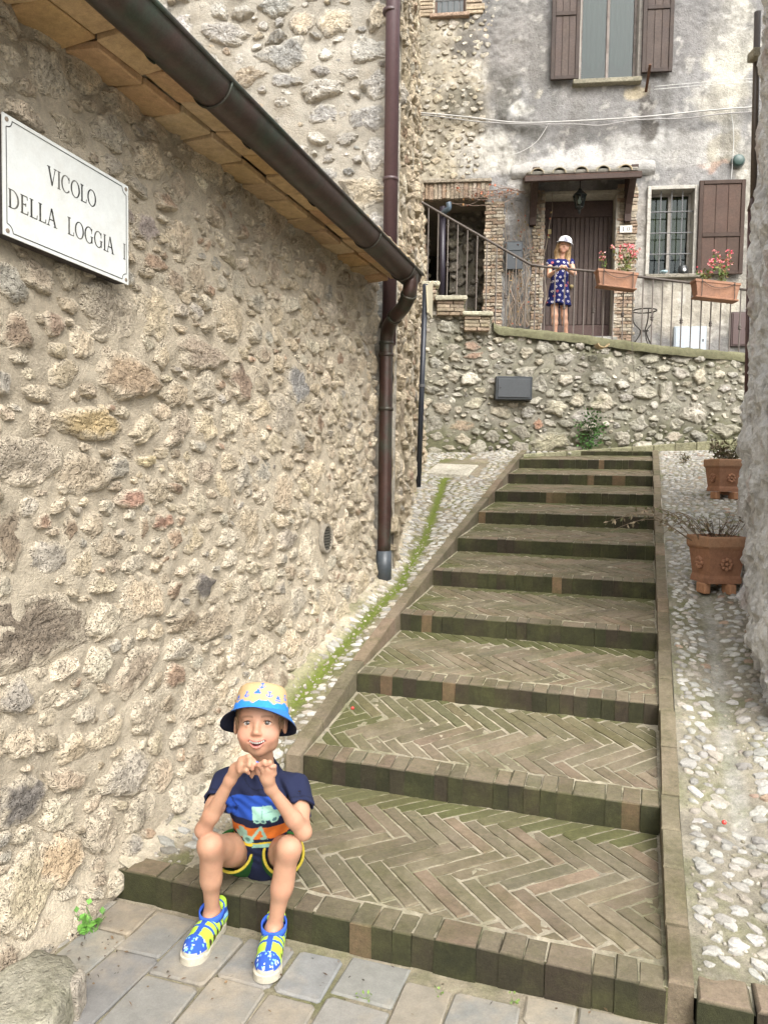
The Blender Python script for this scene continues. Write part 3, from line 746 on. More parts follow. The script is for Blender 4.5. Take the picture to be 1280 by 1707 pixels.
while w < 2.2:
    bw = rng.uniform(.14, .20); s = -.3 + rng.uniform(0, .3)
    while s < 2.2:
        L = rng.uniform(.20, .38)
        g = rng.uniform(.002, .006)
        pl = np.array([(s + g, w + g), (s + L - g, w + g), (s + L - g, w + bw - g), (s + g, w + bw - g)]) + rng.uniform(-.008, .008, (4, 2))
        # cut corners: worn outline
        pl2 = []
        for k in range(4):
            a, b, d = pl[k], pl[(k + 1) % 4], pl[k - 1]
            e = rng.uniform(.004, .016); pl2 += [a + unit(d - a) * e, a + unit(b - a) * e]
        pl2 = np.array(pl2)
        cw = SP(*[np.array([v]) for v in (*pl.mean(0), 0)])[0]
        lim = pl[:, 0].max()
        if lim < 2.125 or pl[:, 0].min() < 2.0:
            pl2[:, 0] = np.minimum(pl2[:, 0], 2.118)
            zt = rng.uniform(-.005, .003); tx, ty = rng.uniform(-.012, .012, 2); cen = pl.mean(0)
            V, F = prism(pl2, -.04, .004, lambda x, y, z: SP(x, y, z + zt + (x - cen[0]) * tx + (y - cen[1]) * ty), .006)
            colr = jit(PAL_S[rng.integers(8)], .1)
            if 1.55 < cen[0] and -2.2 < cen[1] < 1.4: mk('paving_slab', V, F, M_SLAB, street, colr)
            else: restm.add(V, F, colr)
        s += L
    w += bw
restm.build('worn_slabs', M_SLAB, street, False, 'stuff')
# ground sheet under everything
q = 120.
mk('ground', [(-q, -q, -.35), (q, -q, -.35), (q, 11.5, -.35), (-q, 11.5, -.35), (-q, q, -.34), (q, q, -.34)], [[0, 1, 2, 3], [3, 2, 5, 4]], M_DIRT, None, (.20, .18, .14), False, 'structure')
mk('near_street', [(-6, -12, -.02), (6, -12, -.02), (6, .62, -.02), (-6, .62, -.02)], [[0, 1, 2, 3]], M_SLAB, None, (.18, .185, .18), False, 'structure')
# ------------------------------------------------------------------ retaining wall below the terrace
YR = 10.0
def rx_(u, v): P = U(u, v, YR); return P[0], P[2]
ret = empty('retaining_wall', 'mossy rubble retaining wall with stepped stone caps below the iron railing', 'wall')
RT = [rx_(u, v) for u, v in ((640, 470), (729, 470), (729.2, 494), (776, 496), (776.2, 521), (822, 523), (822.2, 545), (960, 559), (1090, 577), (1232, 590), (1320, 600))]
RTx, RTz = np.array([p[0] for p in RT]), np.array([p[1] for p in RT])
def rtop(x): return np.interp(x, RTx, RTz)
def RW(x, z, h):
    x = np.asarray(x, float); z = np.asarray(z, float)
    y = YR - np.asarray(h, float) - (fbm(np.stack([x, z], -1), 1.2, 91, 3) - .5) * .10 + .03 * (z - 1.8)
    return np.stack([x, y, z], -1)
x0, x1 = .10, 5.5
MR = np.array((.245, .23, .185))
nx, nz = 200, 70
xx = np.linspace(x0, x1, nx); ff = np.linspace(0, 1, nz)
XX = np.repeat(xx[:, None], nz, 1); ZZ = 1.55 + (rtop(xx) - 1.55)[:, None] * ff[None]
q = np.stack([XX.ravel(), ZZ.ravel()], -1)
c = MR[None] * (.7 + .6 * fbm(q, 2.0, 3, 4))[:, None]
bm = (sstep(.42, .12, ZZ.ravel() - 1.78 - .04 * np.clip(XX.ravel() - 2, 0, 9) + (fbm(q, 4, 14, 3) - .5) * .4))[:, None] * .7
c = c * (1 - bm) + np.array((.10, .105, .045)) * bm
tp = (sstep(.30, .05, (rtop(XX) - ZZ).ravel() + (fbm(q, 5, 4, 3) - .5) * .25))[:, None] * .75
c = c * (1 - tp) + np.array((.20, .195, .13)) * tp
hh = (fbm(q, 5, 8, 5) - .5) * .07 + (fbm(q, 24, 9, 3) - .5) * .02
face = mk('wall', RW(XX.ravel(), ZZ.ravel(), hh), gridfaces(nx, nz), M_MORTAR2, ret, c, True)
PAL_R = [(.38, .355, .29), (.43, .405, .345), (.33, .315, .265), (.47, .43, .35), (.29, .27, .22), (.40, .36, .28), (.36, .34, .30)]
fr = []
def fst(u, v, ru, rv, c, H=.05):
    x, z = rx_(u, v); fr.append(Stone(x - x0, z - 1.55, ru / 127.6, rv / 127.6, rng.normal(0, .1), jit(c, .06), H, rnd=.2))
for a in ((783, 632, 18, 12, (.58, .54, .45)), (757, 627, 12, 10, (.52, .48, .40)), (897, 706, 9, 10, (.36, .22, .15), .02), (770, 710, 20, 10, (.38, .30, .22), .02), (788, 576, 14, 9, (.33, .24, .18), .02), (792, 592, 16, 6, (.33, .23, .17), .02),
          (1000, 632, 20, 13, (.40, .38, .33)), (1075, 655, 21, 12, (.42, .39, .32)), (925, 680, 19, 12, (.42, .385, .30)), (1155, 690, 22, 20, (.44, .41, .34)), (1210, 715, 26, 13, (.30, .28, .22)), (1005, 672, 22, 15, (.42, .38, .30)), (942, 634, 15, 10, (.43, .39, .32)), (1037, 640, 12, 9, (.45, .42, .36)), (920, 735, 34, 16, (.36, .33, .24)), (805, 605, 12, 8, (.42, .39, .33)), (758, 595, 11, 9, (.40, .36, .29)), (1110, 655, 14, 20, (.40, .37, .31))): fst(*a)
hx, hz = rx_(856, 647)
st = layout(x1 - x0, 2.0, [(500, .08, .12, 2.0, PAL_R, .034), (5000, .045, .08, 2.2, PAL_R, .034), (8000, .028, .046, 2.2, PAL_R, .028), (7000, .017, .028, 2.2, PAL_R, .02)], fr,
            lambda x, y: y + 1.55 > 1.72 and y + 1.55 < rtop(x + x0) - .10 and not (abs(x + x0 - hx) < .28 and abs(y + 1.55 - hz) < .20), .005, seed=31)
build_stones(st, lambda x, y, h: RW(x + x0, y + 1.55, h), M_STONE2, face, MR, 290, fine_r=.07)
# coping along the top, stepped stone caps on the left
mb = MB(); n = 60; xs = np.linspace(rx_(822, 545)[0], 5.5, n); V = []
for x in xs:
    z = rtop(x) + .006
    for dy, dz in ((-.05, -.10), (-.065, -.03), (-.045, .012), (.30, .03), (.30, -.10)):
        V.append((x, YR + .04 + dy + rng.uniform(-.006, .006), z + dz + rng.uniform(-.007, .007)))
F = [[i * 5 + k, i * 5 + k + 1, (i + 1) * 5 + k + 1, (i + 1) * 5 + k] for i in range(n - 1) for k in range(4)]
mb.add(V, F, (.165, .160, .095)); mb.build('coping', M_MORTAR2, ret, True)
for (ua, ub, vt) in ((694, 733, 468), (725, 779, 492), (771, 822, 518)):
    P, Q = U(ua, vt, YR - .1), U(ub, vt + 8, YR - .1)
    V, F = abox(P[0], Q[0], YR - .11, YR + .30, Q[2], P[2], .012); mk('cap_stone', V + rng.uniform(-.004, .004, V.shape), F, M_STONE2, ret, (.50, .47, .36))
    for r in range(4):                  # thin brick courses under each cap
        xa = P[0] + .03
        while xa < Q[0] - .05:
            L = rng.uniform(.14, .24); L = min(L, Q[0] - .03 - xa); zt = Q[2] - .004 - r * .047
            V, F = abox(xa, xa + L - .008, YR - .075 + rng.uniform(-.01, .01), YR + .1, zt - .042, zt, .005); mk('brick', V, F, M_STONE2, ret, jit([(.28, .215, .155), (.33, .27, .20), (.27, .225, .16)][r % 3], .2)); xa += L
# low kerb at the foot of the wall, rising to the right
P0, P1 = U(870, 757, 9.55), U(1300, 727, 9.9)
nseg = 12
for k in range(nseg):
    a, b = P0 + (P1 - P0) * (k / nseg), P0 + (P1 - P0) * ((k + 1) / nseg)
    V, F = box((a + b) / 2 + V3(0, .06, -.07), (b - a) / 2 * .985, V3(0, .07, 0), V3(0, 0, .07), .012); mk('kerb_stone', V, F, M_STONE2, ret, jit((.25, .24, .15), .12))
# terrace floor and fill
mb = MB(); xs = np.linspace(.0, 6.0, 30); V = []
for x in xs:
    z = rtop(max(x, rx_(823, 545)[0])) - .03
    V += [(x, YR + .08, 1.6), (x, YR + .08, z), (x, 11.6, z + .14), (x, 11.6, 1.6)]
mb.add(V, [[i * 4 + k, i * 4 + 4 + k, i * 4 + 5 + k, i * 4 + 1 + k] for i in range(29) for k in range(3)], (.33, .31, .27)); o = mb.build('terrace', M_BED); o['kind'] = 'structure'
# ------------------------------------------------------------------ plastered house behind the terrace
FA = math.radians(7.)
F0 = U(965, 445, 11.2); FD = V3(math.cos(FA), -math.sin(FA), 0); FN = V3(-math.sin(FA), -math.cos(FA), 0)
def fpx(u, v, o=0.): P = onplane(u, v, F0 + FN * o, FN); return (P - F0) @ FD, P[2]
def FPt(x, z, h):
    x = np.asarray(x, float)
    return F0 * V3(1, 1, 0) + np.multiply.outer(x, FD) + np.multiply.outer(np.asarray(h, float), FN) + np.multiply.outer(np.asarray(z, float), V3(0, 0, 1))
def frect(u0, v0, u1, v1):
    a, b = fpx(u0, (v0 + v1) / 2), fpx(u1, (v0 + v1) / 2); c, d = fpx((u0 + u1) / 2, v0), fpx((u0 + u1) / 2, v1)
    return a[0], b[0], d[1], c[1]
def fbox(x0, x1, z0, z1, h0, h1, bev=.004): return box(FPt((x0 + x1) / 2, (z0 + z1) / 2, (h0 + h1) / 2), FD * abs(x1 - x0) / 2, FN * abs(h1 - h0) / 2, V3(0, 0, abs(z1 - z0) / 2), bev)
R_DOOR = frect(905, 325, 1023, 562); R_WIN = frect(1082, 317, 1154, 458); R_UP = frect(969, -110, 1065, 134); R_SM = frect(724, -50, 776, 24); R_PAS = frect(600, 335, 806, 620)
plast = empty('plastered_house', 'weathered grey plastered house with canopied door above the terrace', 'house')
blobs = [(720, 150, 95, 190, (.50, .445, .34), 1.0), (700, 330, 60, 60, (.48, .43, .33), .8), (785, 85, 34, 22, (.13, .115, .09), .85), (775, 165, 45, 26, (.14, .13, .10), .8), (845, 160, 14, 60, (.12, .115, .10), .75), (880, 222, 30, 18, (.13, .125, .11), .7), (835, 110, 16, 60, (.17, .16, .14), .6),
         (870, 186, 16, 16, (.66, .65, .60), .9), (815, 255, 34, 46, (.60, .58, .52), .85), (780, 255, 36, 28, (.55, .52, .46), .7), (890, 142, 8, 8, (.66, .62, .52), .9), (980, 268, 118, 26, (.56, .55, .53), 1.0), (870, 285, 26, 30, (.62, .60, .56), .8), (1120, 245, 110, 32, (.52, .51, .48), .7), (1215, 90, 34, 120, (.56, .54, .46), .9), (1200, 165, 44, 34, (.56, .53, .45), .8),
         (1057, 155, 24, 18, (.56, .48, .33), .9), (1078, 190, 10, 40, (.10, .09, .08), .9), (1000, 60, 260, 60, (.27, .255, .245), .5), (1150, 40, 70, 60, (.20, .195, .19), .45), (880, 60, 40, 80, (.27, .255, .23), .5), (1150, 500, 90, 60, (.50, .46, .38), .9), (1075, 430, 22, 120, (.42, .39, .34), .7), (1205, 250, 34, 26, (.42, .38, .27), .6), (1190, 275, 30, 7, (.48, .30, .22), .6), (950, 215, 10, 50, (.16, .15, .14), .5), (1240, 400, 20, 150, (.50, .47, .38), .6)]
BL = [(*fpx(u, v), ru / 114., rv / 114., c, s) for u, v, ru, rv, c, s in blobs]
def fcol(X, Z):
    q = np.stack([X, Z], -1)
    c = np.array((.225, .221, .215))[None] * (.55 + .85 * fbm(q, 1.9, 101, 5))[:, None]
    wv = (fbm(q, 3.0, 111, 4) - .5); wv2 = (fbm(q, 3.0, 112, 4) - .5)
    for bx, bz, rx, rz, cc, s in BL:
        d = np.sqrt(((X - bx + wv * .5) / rx) ** 2 + ((Z - bz + wv2 * .5) / rz) ** 2)
        k = (sstep(1.2, .72, d) * s)[:, None]; c = c * (1 - k) + np.array(cc) * .82 * (.75 + .5 * fbm(q, 6, 105, 3))[:, None] * k
    st2 = sstep(.56, .72, fbm(q * np.array([5., .35]), 1.6, 171, 3))[:, None] * .30; c = c * (1 - st2) + np.array((.11, .105, .095)) * st2
    fl = sstep(.66, .72, fbm(q, 7, 131, 3))[:, None] * .45; c = c * (1 - fl) + np.array((.55, .53, .48)) * fl
    dk = sstep(.52, .74, fbm(q * np.array([1.6, .5]), 2.2, 141, 4))[:, None] * .38; c = c * (1 - dk) + np.array((.13, .125, .11)) * dk
    return c
fx0, fx1, fz0, fz1 = -3.0, 3.6, 3.2, 9.6
nx, nz = 240, 220
X, Z = np.meshgrid(np.linspace(fx0, fx1, nx), np.linspace(fz0, fz1, nz), indexing='ij'); X = X.ravel(); Z = Z.ravel(); q = np.stack([X, Z], -1)
rough = .05 + .06 * sstep(.5, .9, (fx0 + 1.9 - X) + 1.0) + .05 * sstep(.45, .65, fbm(q, 1.1, 151, 3))
h = (fbm(q, 4.5, 121, 5) - .5) * rough * .6 + (fbm(q, 18, 122, 3) - .5) * rough * .4
F = gridfaces(nx, nz)
cx, cz = X[F].mean(1), Z[F].mean(1); ok = np.ones(len(F), bool)
for (a, b, c_, d) in (R_DOOR, R_WIN, R_UP, R_SM, R_PAS): ok &= ~((cx > a) & (cx < b) & (cz > c_) & (cz < d))
pw = mk('wall', FPt(X, Z, h), F[ok], M_PLASTER, plast, fcol(X, Z), True)
PAL_F = [(.56, .51, .42), (.50, .45, .35), (.60, .56, .48), (.46, .41, .32), (.53, .46, .34)]
bx0, bz0 = fpx(688, 0)[0], 3.3
def inr(x, y):
    u = x + bx0; z = y + bz0
    if any(a - .06 < u < b + .06 and c_ - .06 < z < d + .06 for a, b, c_, d in (R_DOOR, R_WIN, R_UP, R_SM, R_PAS)): return False
    lim = .95 + .35 * noise(np.array([z * 1.3, 3.]), 1, 5)
    return x < lim
st = layout(1.5, 5.6, [(60, .05, .08, 1.9, PAL_F, .008), (700, .032, .055, 2.0, PAL_F, .008), (2500, .018, .032, 2.0, PAL_F, .007)], (), inr, .010, seed=41)
build_stones(st, lambda x, y, h: FPt(x + bx0, y + bz0, h + .006), M_STONE, pw, (.50, .445, .34), 150, fine_r=.2)
# reveals: jambs of every opening
def reveal(R, dep, col, par, mat=M_PLASTER, sides='lrtb', th=.05, proud=.0):
    a, b, c_, d = R; m = MB()
    if 'l' in sides: m.add(*fbox(a - th, a, c_ - th, d + th, -dep, proud), col)
    if 'r' in sides: m.add(*fbox(b, b + th, c_ - th, d + th, -dep, proud), col)
    if 't' in sides: m.add(*fbox(a, b, d, d + th, -dep, proud + .003), col)
    if 'b' in sides: m.add(*fbox(a, b, c_ - th, c_, -dep, proud + .003), col)
    return m.build('jamb', mat, par)
reveal(R_DOOR, .28, (.40, .37, .31), plast, sides='lrt', proud=.03); reveal(R_WIN, .22, (.46, .44, .39), plast, proud=.045); reveal(R_UP, .22, (.38, .35, .31), plast, proud=.02); reveal(R_SM, .22, (.46, .40, .32), plast)
# door of vertical planks
a, b, c_, d = R_DOOR
door = mk('door', *fbox(a, b, c_ - .05, d, -.30, -.26), M_WOOD, plast, (.05, .032, .028))
npk = 15
for k in range(npk):
    xa = a + (b - a) * k / npk; xb = a + (b - a) * (k + 1) / npk
    V, F = fbox(xa + .004, xb - .004, c_ + .22, d - .24, -.26, -.235 + rng.uniform(-.003, .003), .004); mk('plank', V, F, M_WOOD, door, jit((.066, .048, .042), .14))
mk('bottom_board', *fbox(a + .005, b - .005, c_ - .02, c_ + .215, -.26, -.232, .006), M_WOOD, door, (.085, .055, .05))
mk('top_panel', *fbox(a + .005, b - .005, d - .235, d - .005, -.26, -.235, .006), M_WOOD, door, (.07, .048, .044))
for u, v in ((918, 378), ): x, z = fpx(u, v); mk('lock_plate', *fbox(x - .025, x + .025, z - .035, z + .035, -.24, -.222, .003), M_PAINTM, door, (.35, .27, .08))
x, z = fpx(955, 472); mk('handle', *lathe([(.0, 0), (.02, 0), (.018, .03), (.028, .04), (.022, .06), (.0, .065)], FPt(x, z, -.235), FN, 12), M_PAINTM, door, (.30, .24, .12), True)
mk('threshold', *fbox(a - .05, b + .06, c_ - .10, c_ - .01, -.28, .10, .008), M_STONE2, plast, (.34, .33, .30))
# brick piers beside the door, and beside the passage
def pier(u0, u1, v0, v1, cols):
    xa, xb, zb, zt = frect(u0, v0, u1, v1); z = zb; r = 0
    while z < zt:
        H = rng.uniform(.042, .054); x = xa + rng.uniform(-.02, .012); e = xb + rng.uniform(-.012, .02)
        if r % 2: parts = [(x, x + (e - x) * .62), (x + (e - x) * .64, e)]
        else: parts = [(x, x + (e - x) * .36), (x + (e - x) * .38, e)]
        for p, q_ in parts:
            V, F = fbox(p, q_ - .004, z, z + H - .007, -.05, .038 + rng.uniform(-.014, .008), .006); mk('brick', V + rng.uniform(-.003, .003, V.shape), F, M_STONE, pw, jit(cols[rng.integers(len(cols))], .12))
        z += H; r += 1
PAL_P = [(.47, .40, .30), (.42, .34, .25), (.50, .43, .33), (.45, .33, .24), (.52, .46, .36), (.38, .28, .20)]
pier(886, 905, 318, 566, PAL_P); pier(1025, 1058, 312, 575, PAL_P); pier(807, 838, 340, 545, PAL_P)
mb = MB(); xa, xb, zb, zt = frect(806, 335, 812, 560)
# brick lintel over the passage: soldier course
xa, xb, zb, zt = frect(640, 308, 812, 334); x = xa
while x < xb:
    L = rng.uniform(.055, .075); V, F = fbox(x, x + L - .008, zb + rng.uniform(-.01, .01), zt, -.05, .05 + rng.uniform(-.012, .01), .006); mk('brick', V, F, M_STONE, pw, jit(PAL_P[rng.integers(6)], .14)); x += L
mk('drip_course', *fbox(xa, xb + .06, zt, zt + .045, -.05, .085, .006), M_STONE, plast, (.36, .31, .24))
# recess of the passage: side wall of rubble, back and roof; shade painted into back and rubble
xa, xb, zb, zt = R_PAS
zb = 3.2
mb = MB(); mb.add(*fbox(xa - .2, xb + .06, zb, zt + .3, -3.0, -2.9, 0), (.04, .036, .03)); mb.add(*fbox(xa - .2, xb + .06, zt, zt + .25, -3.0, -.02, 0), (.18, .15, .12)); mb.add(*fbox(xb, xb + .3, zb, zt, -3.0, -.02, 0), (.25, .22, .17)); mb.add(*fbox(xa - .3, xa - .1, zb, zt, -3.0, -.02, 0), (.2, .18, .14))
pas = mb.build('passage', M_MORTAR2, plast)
u0 = fpx(748, 400)[0]
mkw = lambda x, y, h: FPt(x + u0, y + 3.4, h - .55)
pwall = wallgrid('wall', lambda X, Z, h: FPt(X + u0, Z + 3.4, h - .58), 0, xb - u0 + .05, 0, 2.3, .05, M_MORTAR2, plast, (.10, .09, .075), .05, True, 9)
st = layout(xb - u0, 2.2, [(100, .06, .10, 1.8, [(.15, .135, .11), (.18, .16, .13)], .04), (800, .03, .06, 2, [(.15, .135, .11), (.12, .11, .09)], .04)], (), None, .01, seed=43); build_stones(st, mkw, M_STONE2, pwall, (.10, .09, .075), 60)  # stone and mortar colours lowered to carry the shade of the passage
# windows
def window(name, R, nv, nh, frame_c, inner, bars=True, curtain=False, cc_=(.50, .44, .26)):
    a, b, c_, d = R
    w_ = mk(name, *fbox(a - .02, b + .02, c_ - .02, d + .02, -.30, -.25, 0), M_WOOD, plast, inner)
    t = .035
    for (x0_, x1_, z0_, z1_) in ((a, a + t, c_, d), (b - t, b, c_, d), (a + t, b - t, d - t, d), (a + t, b - t, c_, c_ + t), ((a + b) / 2 - .02, (a + b) / 2 + .02, c_ + t, d - t)):
        if x0_ == (a + b) / 2 - .02 and not curtain: continue
        mk('frame', *fbox(x0_, x1_, z0_, z1_, -.20, -.15, .004), M_WOOD, w_, frame_c)
    if curtain:                         # gathered lace curtain behind the panes
        n = 60; xs = np.linspace(a + .04, b - .04, n); V = []
        for k, x in enumerate(xs):
            f = abs(k / (n - 1) - .5) * 2; zl = c_ + .10 + .45 * (1 - f) * 0 + .38 * (f < 9) * (abs(f - .5) * 1.2)
            y = -.215 + .012 * math.sin(k * 1.15)
            V += [FPt(x, d - .03, y), FPt(x, zl + .12, y)]
        mk('curtain', np.array(V), [[2 * k, 2 * k + 1, 2 * k + 3, 2 * k + 2] for k in range(n - 1)], M_CURT, w_, cc_, True)
    mk('pane', *fbox(a + .03, b - .03, c_ + .03, d - .03, -.186, -.180, 0), M_PANE if curtain else M_GLASS, w_)
    if bars:
        for k in range(1, nv + 1): x = a + (b - a) * k / (nv + 1); mk('bar', *tube([FPt(x, c_ - .01, -.03), FPt(x, d + .01, -.03)], .008, 6), M_IRON, w_, (.16, .16, .16))
        for k in range(1, nh + 1): z = c_ + (d - c_) * k / (nh + 1); mk('bar', *tube([FPt(a - .01, z, -.018), FPt(b + .01, z, -.018)], .008, 6), M_IRON, w_, (.16, .16, .16))
    return w_
def pane_mat():
    m = bpy.data.materials.new('clear_pane'); m.use_nodes = True; t = m.node_tree; N = t.nodes; N.clear()
    o = N.new('ShaderNodeOutputMaterial'); g = N.new('ShaderNodeBsdfGlossy'); g.inputs['Roughness'].default_value = .05; g.inputs['Color'].default_value = (.8, .85, .85, 1)
    tr = N.new('ShaderNodeBsdfTransparent'); tr.inputs['Color'].default_value = (.45, .5, .48, 1); mx = N.new('ShaderNodeMixShader'); mx.inputs[0].default_value = .035
    t.links.new(tr.outputs[0], mx.inputs[1]); t.links.new(g.outputs[0], mx.inputs[2]); t.links.new(mx.outputs[0], o.inputs[0]); return m
M_PANE = pane_mat(); M_CURT = amat('curtain', .9, .08, (4, 20, 60), 0)
window('window', R_WIN, 3, 3, (.30, .28, .25), (.03, .035, .035), True, True)
window('window', R_UP, 0, 0, (.22, .19, .17), (.03, .03, .03), False, True, (.085, .11, .11))
window('window', R_SM, 4, 2, (.16, .11, .09), (.03, .03, .035), True)
a, b, c_, d = R_WIN; mk('sill', *fbox(a - .06, b + .10, c_ - .06, c_ - .005, -.2, .09, .008), M_STONE2, plast, (.24, .22, .18))
a, b, c_, d = R_UP; V, F = fbox(a - .10, b + .05, c_ - .075, c_ - .01, -.2, .11, .008); mk('sill', V, F, M_STONE2, plast, (.26, .24, .18))
a, b, c_, d = R_SM; mk('sill', *fbox(a - .06, b + .06, c_ - .06, c_ - .005, -.2, .07, .008), M_STONE, plast, (.42, .30, .22))
for sgn in (0, 1):                       # brick surround of the small window
    z = c_ - .02
    while z < d:
        xa = a - .30 if sgn == 0 else b + .012; V, F = fbox(xa + rng.uniform(-.03, .03) * (sgn == 0), xa + .285 + rng.uniform(-.08, .0) * sgn, z, z + .042, -.05, .035 + rng.uniform(-.01, .01), .005); mk('brick', V, F, M_STONE, pw, jit((.52, .42, .30), .14)); z += .05
# shutters
def shutter(R, xa, xb, zb, zt, open_h, colr, side):
    s_ = mk('shutter', *fbox(xa, xb, zb, zt, open_h, open_h + .015, .003), M_WOOD, plast, np.array(colr) * .8)
    t = .055
    for (x0_, x1_, z0_, z1_) in ((xa, xa + t, zb, zt), (xb - t, xb, zb, zt), (xa + t, xb - t, zt - t, zt), (xa + t, xb - t, zb, zb + t), (xa + t, xb - t, (zb + zt) / 2 - .13, (zb + zt) / 2 - .07)):
        mk('rail', *fbox(x0_, x1_, z0_, z1_, open_h + .0155, open_h + .040, .005), M_WOOD, s_, jit(np.array(colr) * .9, .06))
    n = 3
    for k in range(n):
        w0, w1 = xa + t + (xb - xa - 2 * t) * k / n, xa + t + (xb - xa - 2 * t) * (k + 1) / n
        for z0_, z1_ in ((zb + t, (zb + zt) / 2 - .13), ((zb + zt) / 2 - .07, zt - t)):
            mk('plank', *fbox(w0 + .003, w1 - .003, z0_ + .002, z1_ - .002, open_h + .0155, open_h + .026, .003), M_WOOD, s_, jit(np.array(colr) * 1.35, .12))
    return s_
x0_, x1_, z0_, z1_ = frect(1160, 304, 1236, 460); shutter(R_WIN, x0_, x1_, z0_, z1_, .06, (.050, .030, .022), 1)
x0_, x1_, z0_, z1_ = frect(919, -105, 966, 138); shutter(R_UP, x0_, x1_, z0_, z1_, .07, (.054, .040, .034), 0)
x0_, x1_, z0_, z1_ = frect(1070, -115, 1121, 126); shutter(R_UP, x0_, x1_, z0_, z1_, .07, (.054, .040, .034), 1)
# canopy over the door
can = empty('canopy'); can.parent = plast
A_, B_ = U(874, 300, 10.62), U(1069, 292, 10.50); dirc = unit(B_ - A_)
ax = dirc; Lc = np.linalg.norm(B_ - A_)
back = FN * -1
mk('front_beam', *box((A_ + B_) / 2, ax * Lc / 2, -FN * .03, V3(0, 0, .033), .006), M_WOOD, can, (.050, .032, .026))
slope = unit(-FN * .62 + V3(0, 0, .20))
mid = (A_ + B_) / 2 + slope * .33 + V3(0, 0, .05)
for k in range(7):
    w0 = -Lc / 2 + Lc * k / 7; mk('board', *box((A_ + B_) / 2 + ax * (w0 + Lc / 14) + slope * .33 + V3(0, 0, .042), ax * (Lc / 14 - .003), slope * .36, unit(np.cross(ax, slope)) * .012, .003), M_WOOD, can, jit((.085, .05, .04), .1))
mk('mortar', *box((A_ + B_) / 2 + slope * .34 + V3(0, 0, .085), ax * (Lc / 2 - .04), slope * .34, unit(np.cross(ax, slope)) * .028, .02), M_PLASTER, can, (.22, .21, .175))
for k in range(5):
    w0 = -Lc / 2 + .17 + (Lc - .30) * k / 4.3; n = 9; V = []
    for qd in (0, 1):
        for rr in (.095, .078):
            for j in range(n):
                an = math.pi * j / (n - 1); V.append((A_ + B_) / 2 + ax * (w0 + rr * math.cos(an)) + slope * (-.02 + .62 * qd) + V3(0, 0, .075 + rr * .85 * math.sin(an)))
    F = []
    for j in range(n - 1): F += [[j, j + 1, 2 * n + j + 1, 2 * n + j][::-1], [n + j, 3 * n + j, 3 * n + j + 1, n + j + 1][::-1], [j, n + j, n + j + 1, j + 1][::-1]]
    mk('roof_tile', V, F, M_TILE, can, jit((.24, .22, .17), .12), True)
    # pan between the barrel tiles
# mortar flashing where the canopy meets the wall
n = 40; V = []
for k in range(n):
    f = k / (n - 1); x = -1.0 + 2.0 * f; zt = fpx(965, 278)[1] + .03 * math.sin(f * 9) + .02 * rng.uniform(-1, 1) + .07 * math.sin(math.pi * f)
    zb = fpx(965, 290)[1]
    V += [FPt(x, zt + .04, -.02), FPt(x, zt, .03 + .015 * rng.random()), FPt(x, zb, .08 + .05 * math.sin(math.pi * f) + .02 * rng.random()), FPt(x, zb - .05, .02)]
mk('flashing', np.array(V), [[k * 4 + j, k * 4 + 4 + j, k * 4 + 5 + j, k * 4 + 1 + j] for k in range(n - 1) for j in range(3)], M_PLASTER, can, (.36, .35, .33), True)
for (u, v0, v1) in ((889, 302, 378), (1046, 298, 372)):
    x, zt = fpx(u, v0); zb = fpx(u, v1)[1]
    prof = [(0.0, zb), (.10, zb), (.10, zb + .10), (.16, zb + .22), (.52, zt - .06), (.52, zt), (0., zt)]
    V = [FPt(x + s_ * .045, z, h) for s_ in (-1, 1) for h, z in prof]; m_ = len(prof)
    F = [list(range(m_)), list(range(2 * m_ - 1, m_ - 1, -1))] + [[k, m_ + k, m_ + (k + 1) % m_, (k + 1) % m_] for k in range(m_)]
    mk('bracket', np.array(V), F, M_WOOD, can, (.048, .030, .025))

# ------------------------------------------------------------------ whitewashed house on the right
whh = empty('whitewashed_house', 'rough whitewashed stone house with peeling paint at the lane edge', 'house')
CNR = U(1237, 800, 5.2) * V3(1, 1, 0)
WH = math.radians(19.5); H1 = V3(math.sin(WH), math.cos(WH), 0); H1N = V3(-H1[1], H1[0], 0)
nl = 190; dd = np.concatenate([np.linspace(-3.6, -2.08, 30), np.linspace(-2.05, 0, 120), np.linspace(.03, 1.6, 40)])
zz = np.linspace(.0, 5.2, 200)
D_, Z_ = np.meshgrid(dd, zz, indexing='ij'); D_ = D_.ravel(); Z_ = Z_.ravel(); q = np.stack([D_, Z_], -1)
base = np.where((D_ <= 0)[:, None], CNR + np.multiply.outer(np.maximum(D_, -2.05), H1) + np.multiply.outer(np.clip(-2.05 - D_, 0, 9), V3(1, .02, 0)), CNR + np.multiply.outer(np.clip(D_, 0, 9), unit(V3(1, .05, 0))))
nn_ = unit(V3(-.05, 1, 0)); kf = sstep(-.12, .12, D_)[:, None]
k2 = sstep(-1.93, -2.17, D_)[:, None]; nrm = H1N * (1 - kf) + nn_ * kf; nrm = nrm * (1 - k2) + V3(.02, -1, 0) * k2; nrm /= np.linalg.norm(nrm, axis=1, keepdims=True)
rd = np.abs(fbm(q, 7, 204, 5) - .5) * 2 + .5 * np.abs(fbm(q, 16, 206, 3) - .5) * 2
h = (fbm(q, 2.2, 201, 3) - .5) * .10 + (fbm(q, 7, 202, 4) - .5) * .11 - rd * .05 + (noise(q, 30, 203) - .5) * .02 + .012 + .07 * np.exp(-np.clip(Z_ - .75, 0, 9) / .25)
f1 = fbm(q, 5, 211, 4); f2 = fbm(q, 14, 212, 3)
c = np.array((.88, .87, .84))[None] * (.88 + .22 * f1)[:, None]
pk = (sstep(.56, .64, fbm(q, 7, 214, 5) * .5 + f2 * .5) * .5)[:, None]; c = c * (1 - pk) + np.array((.36, .34, .31)) * (.7 + .6 * f1)[:, None] * pk
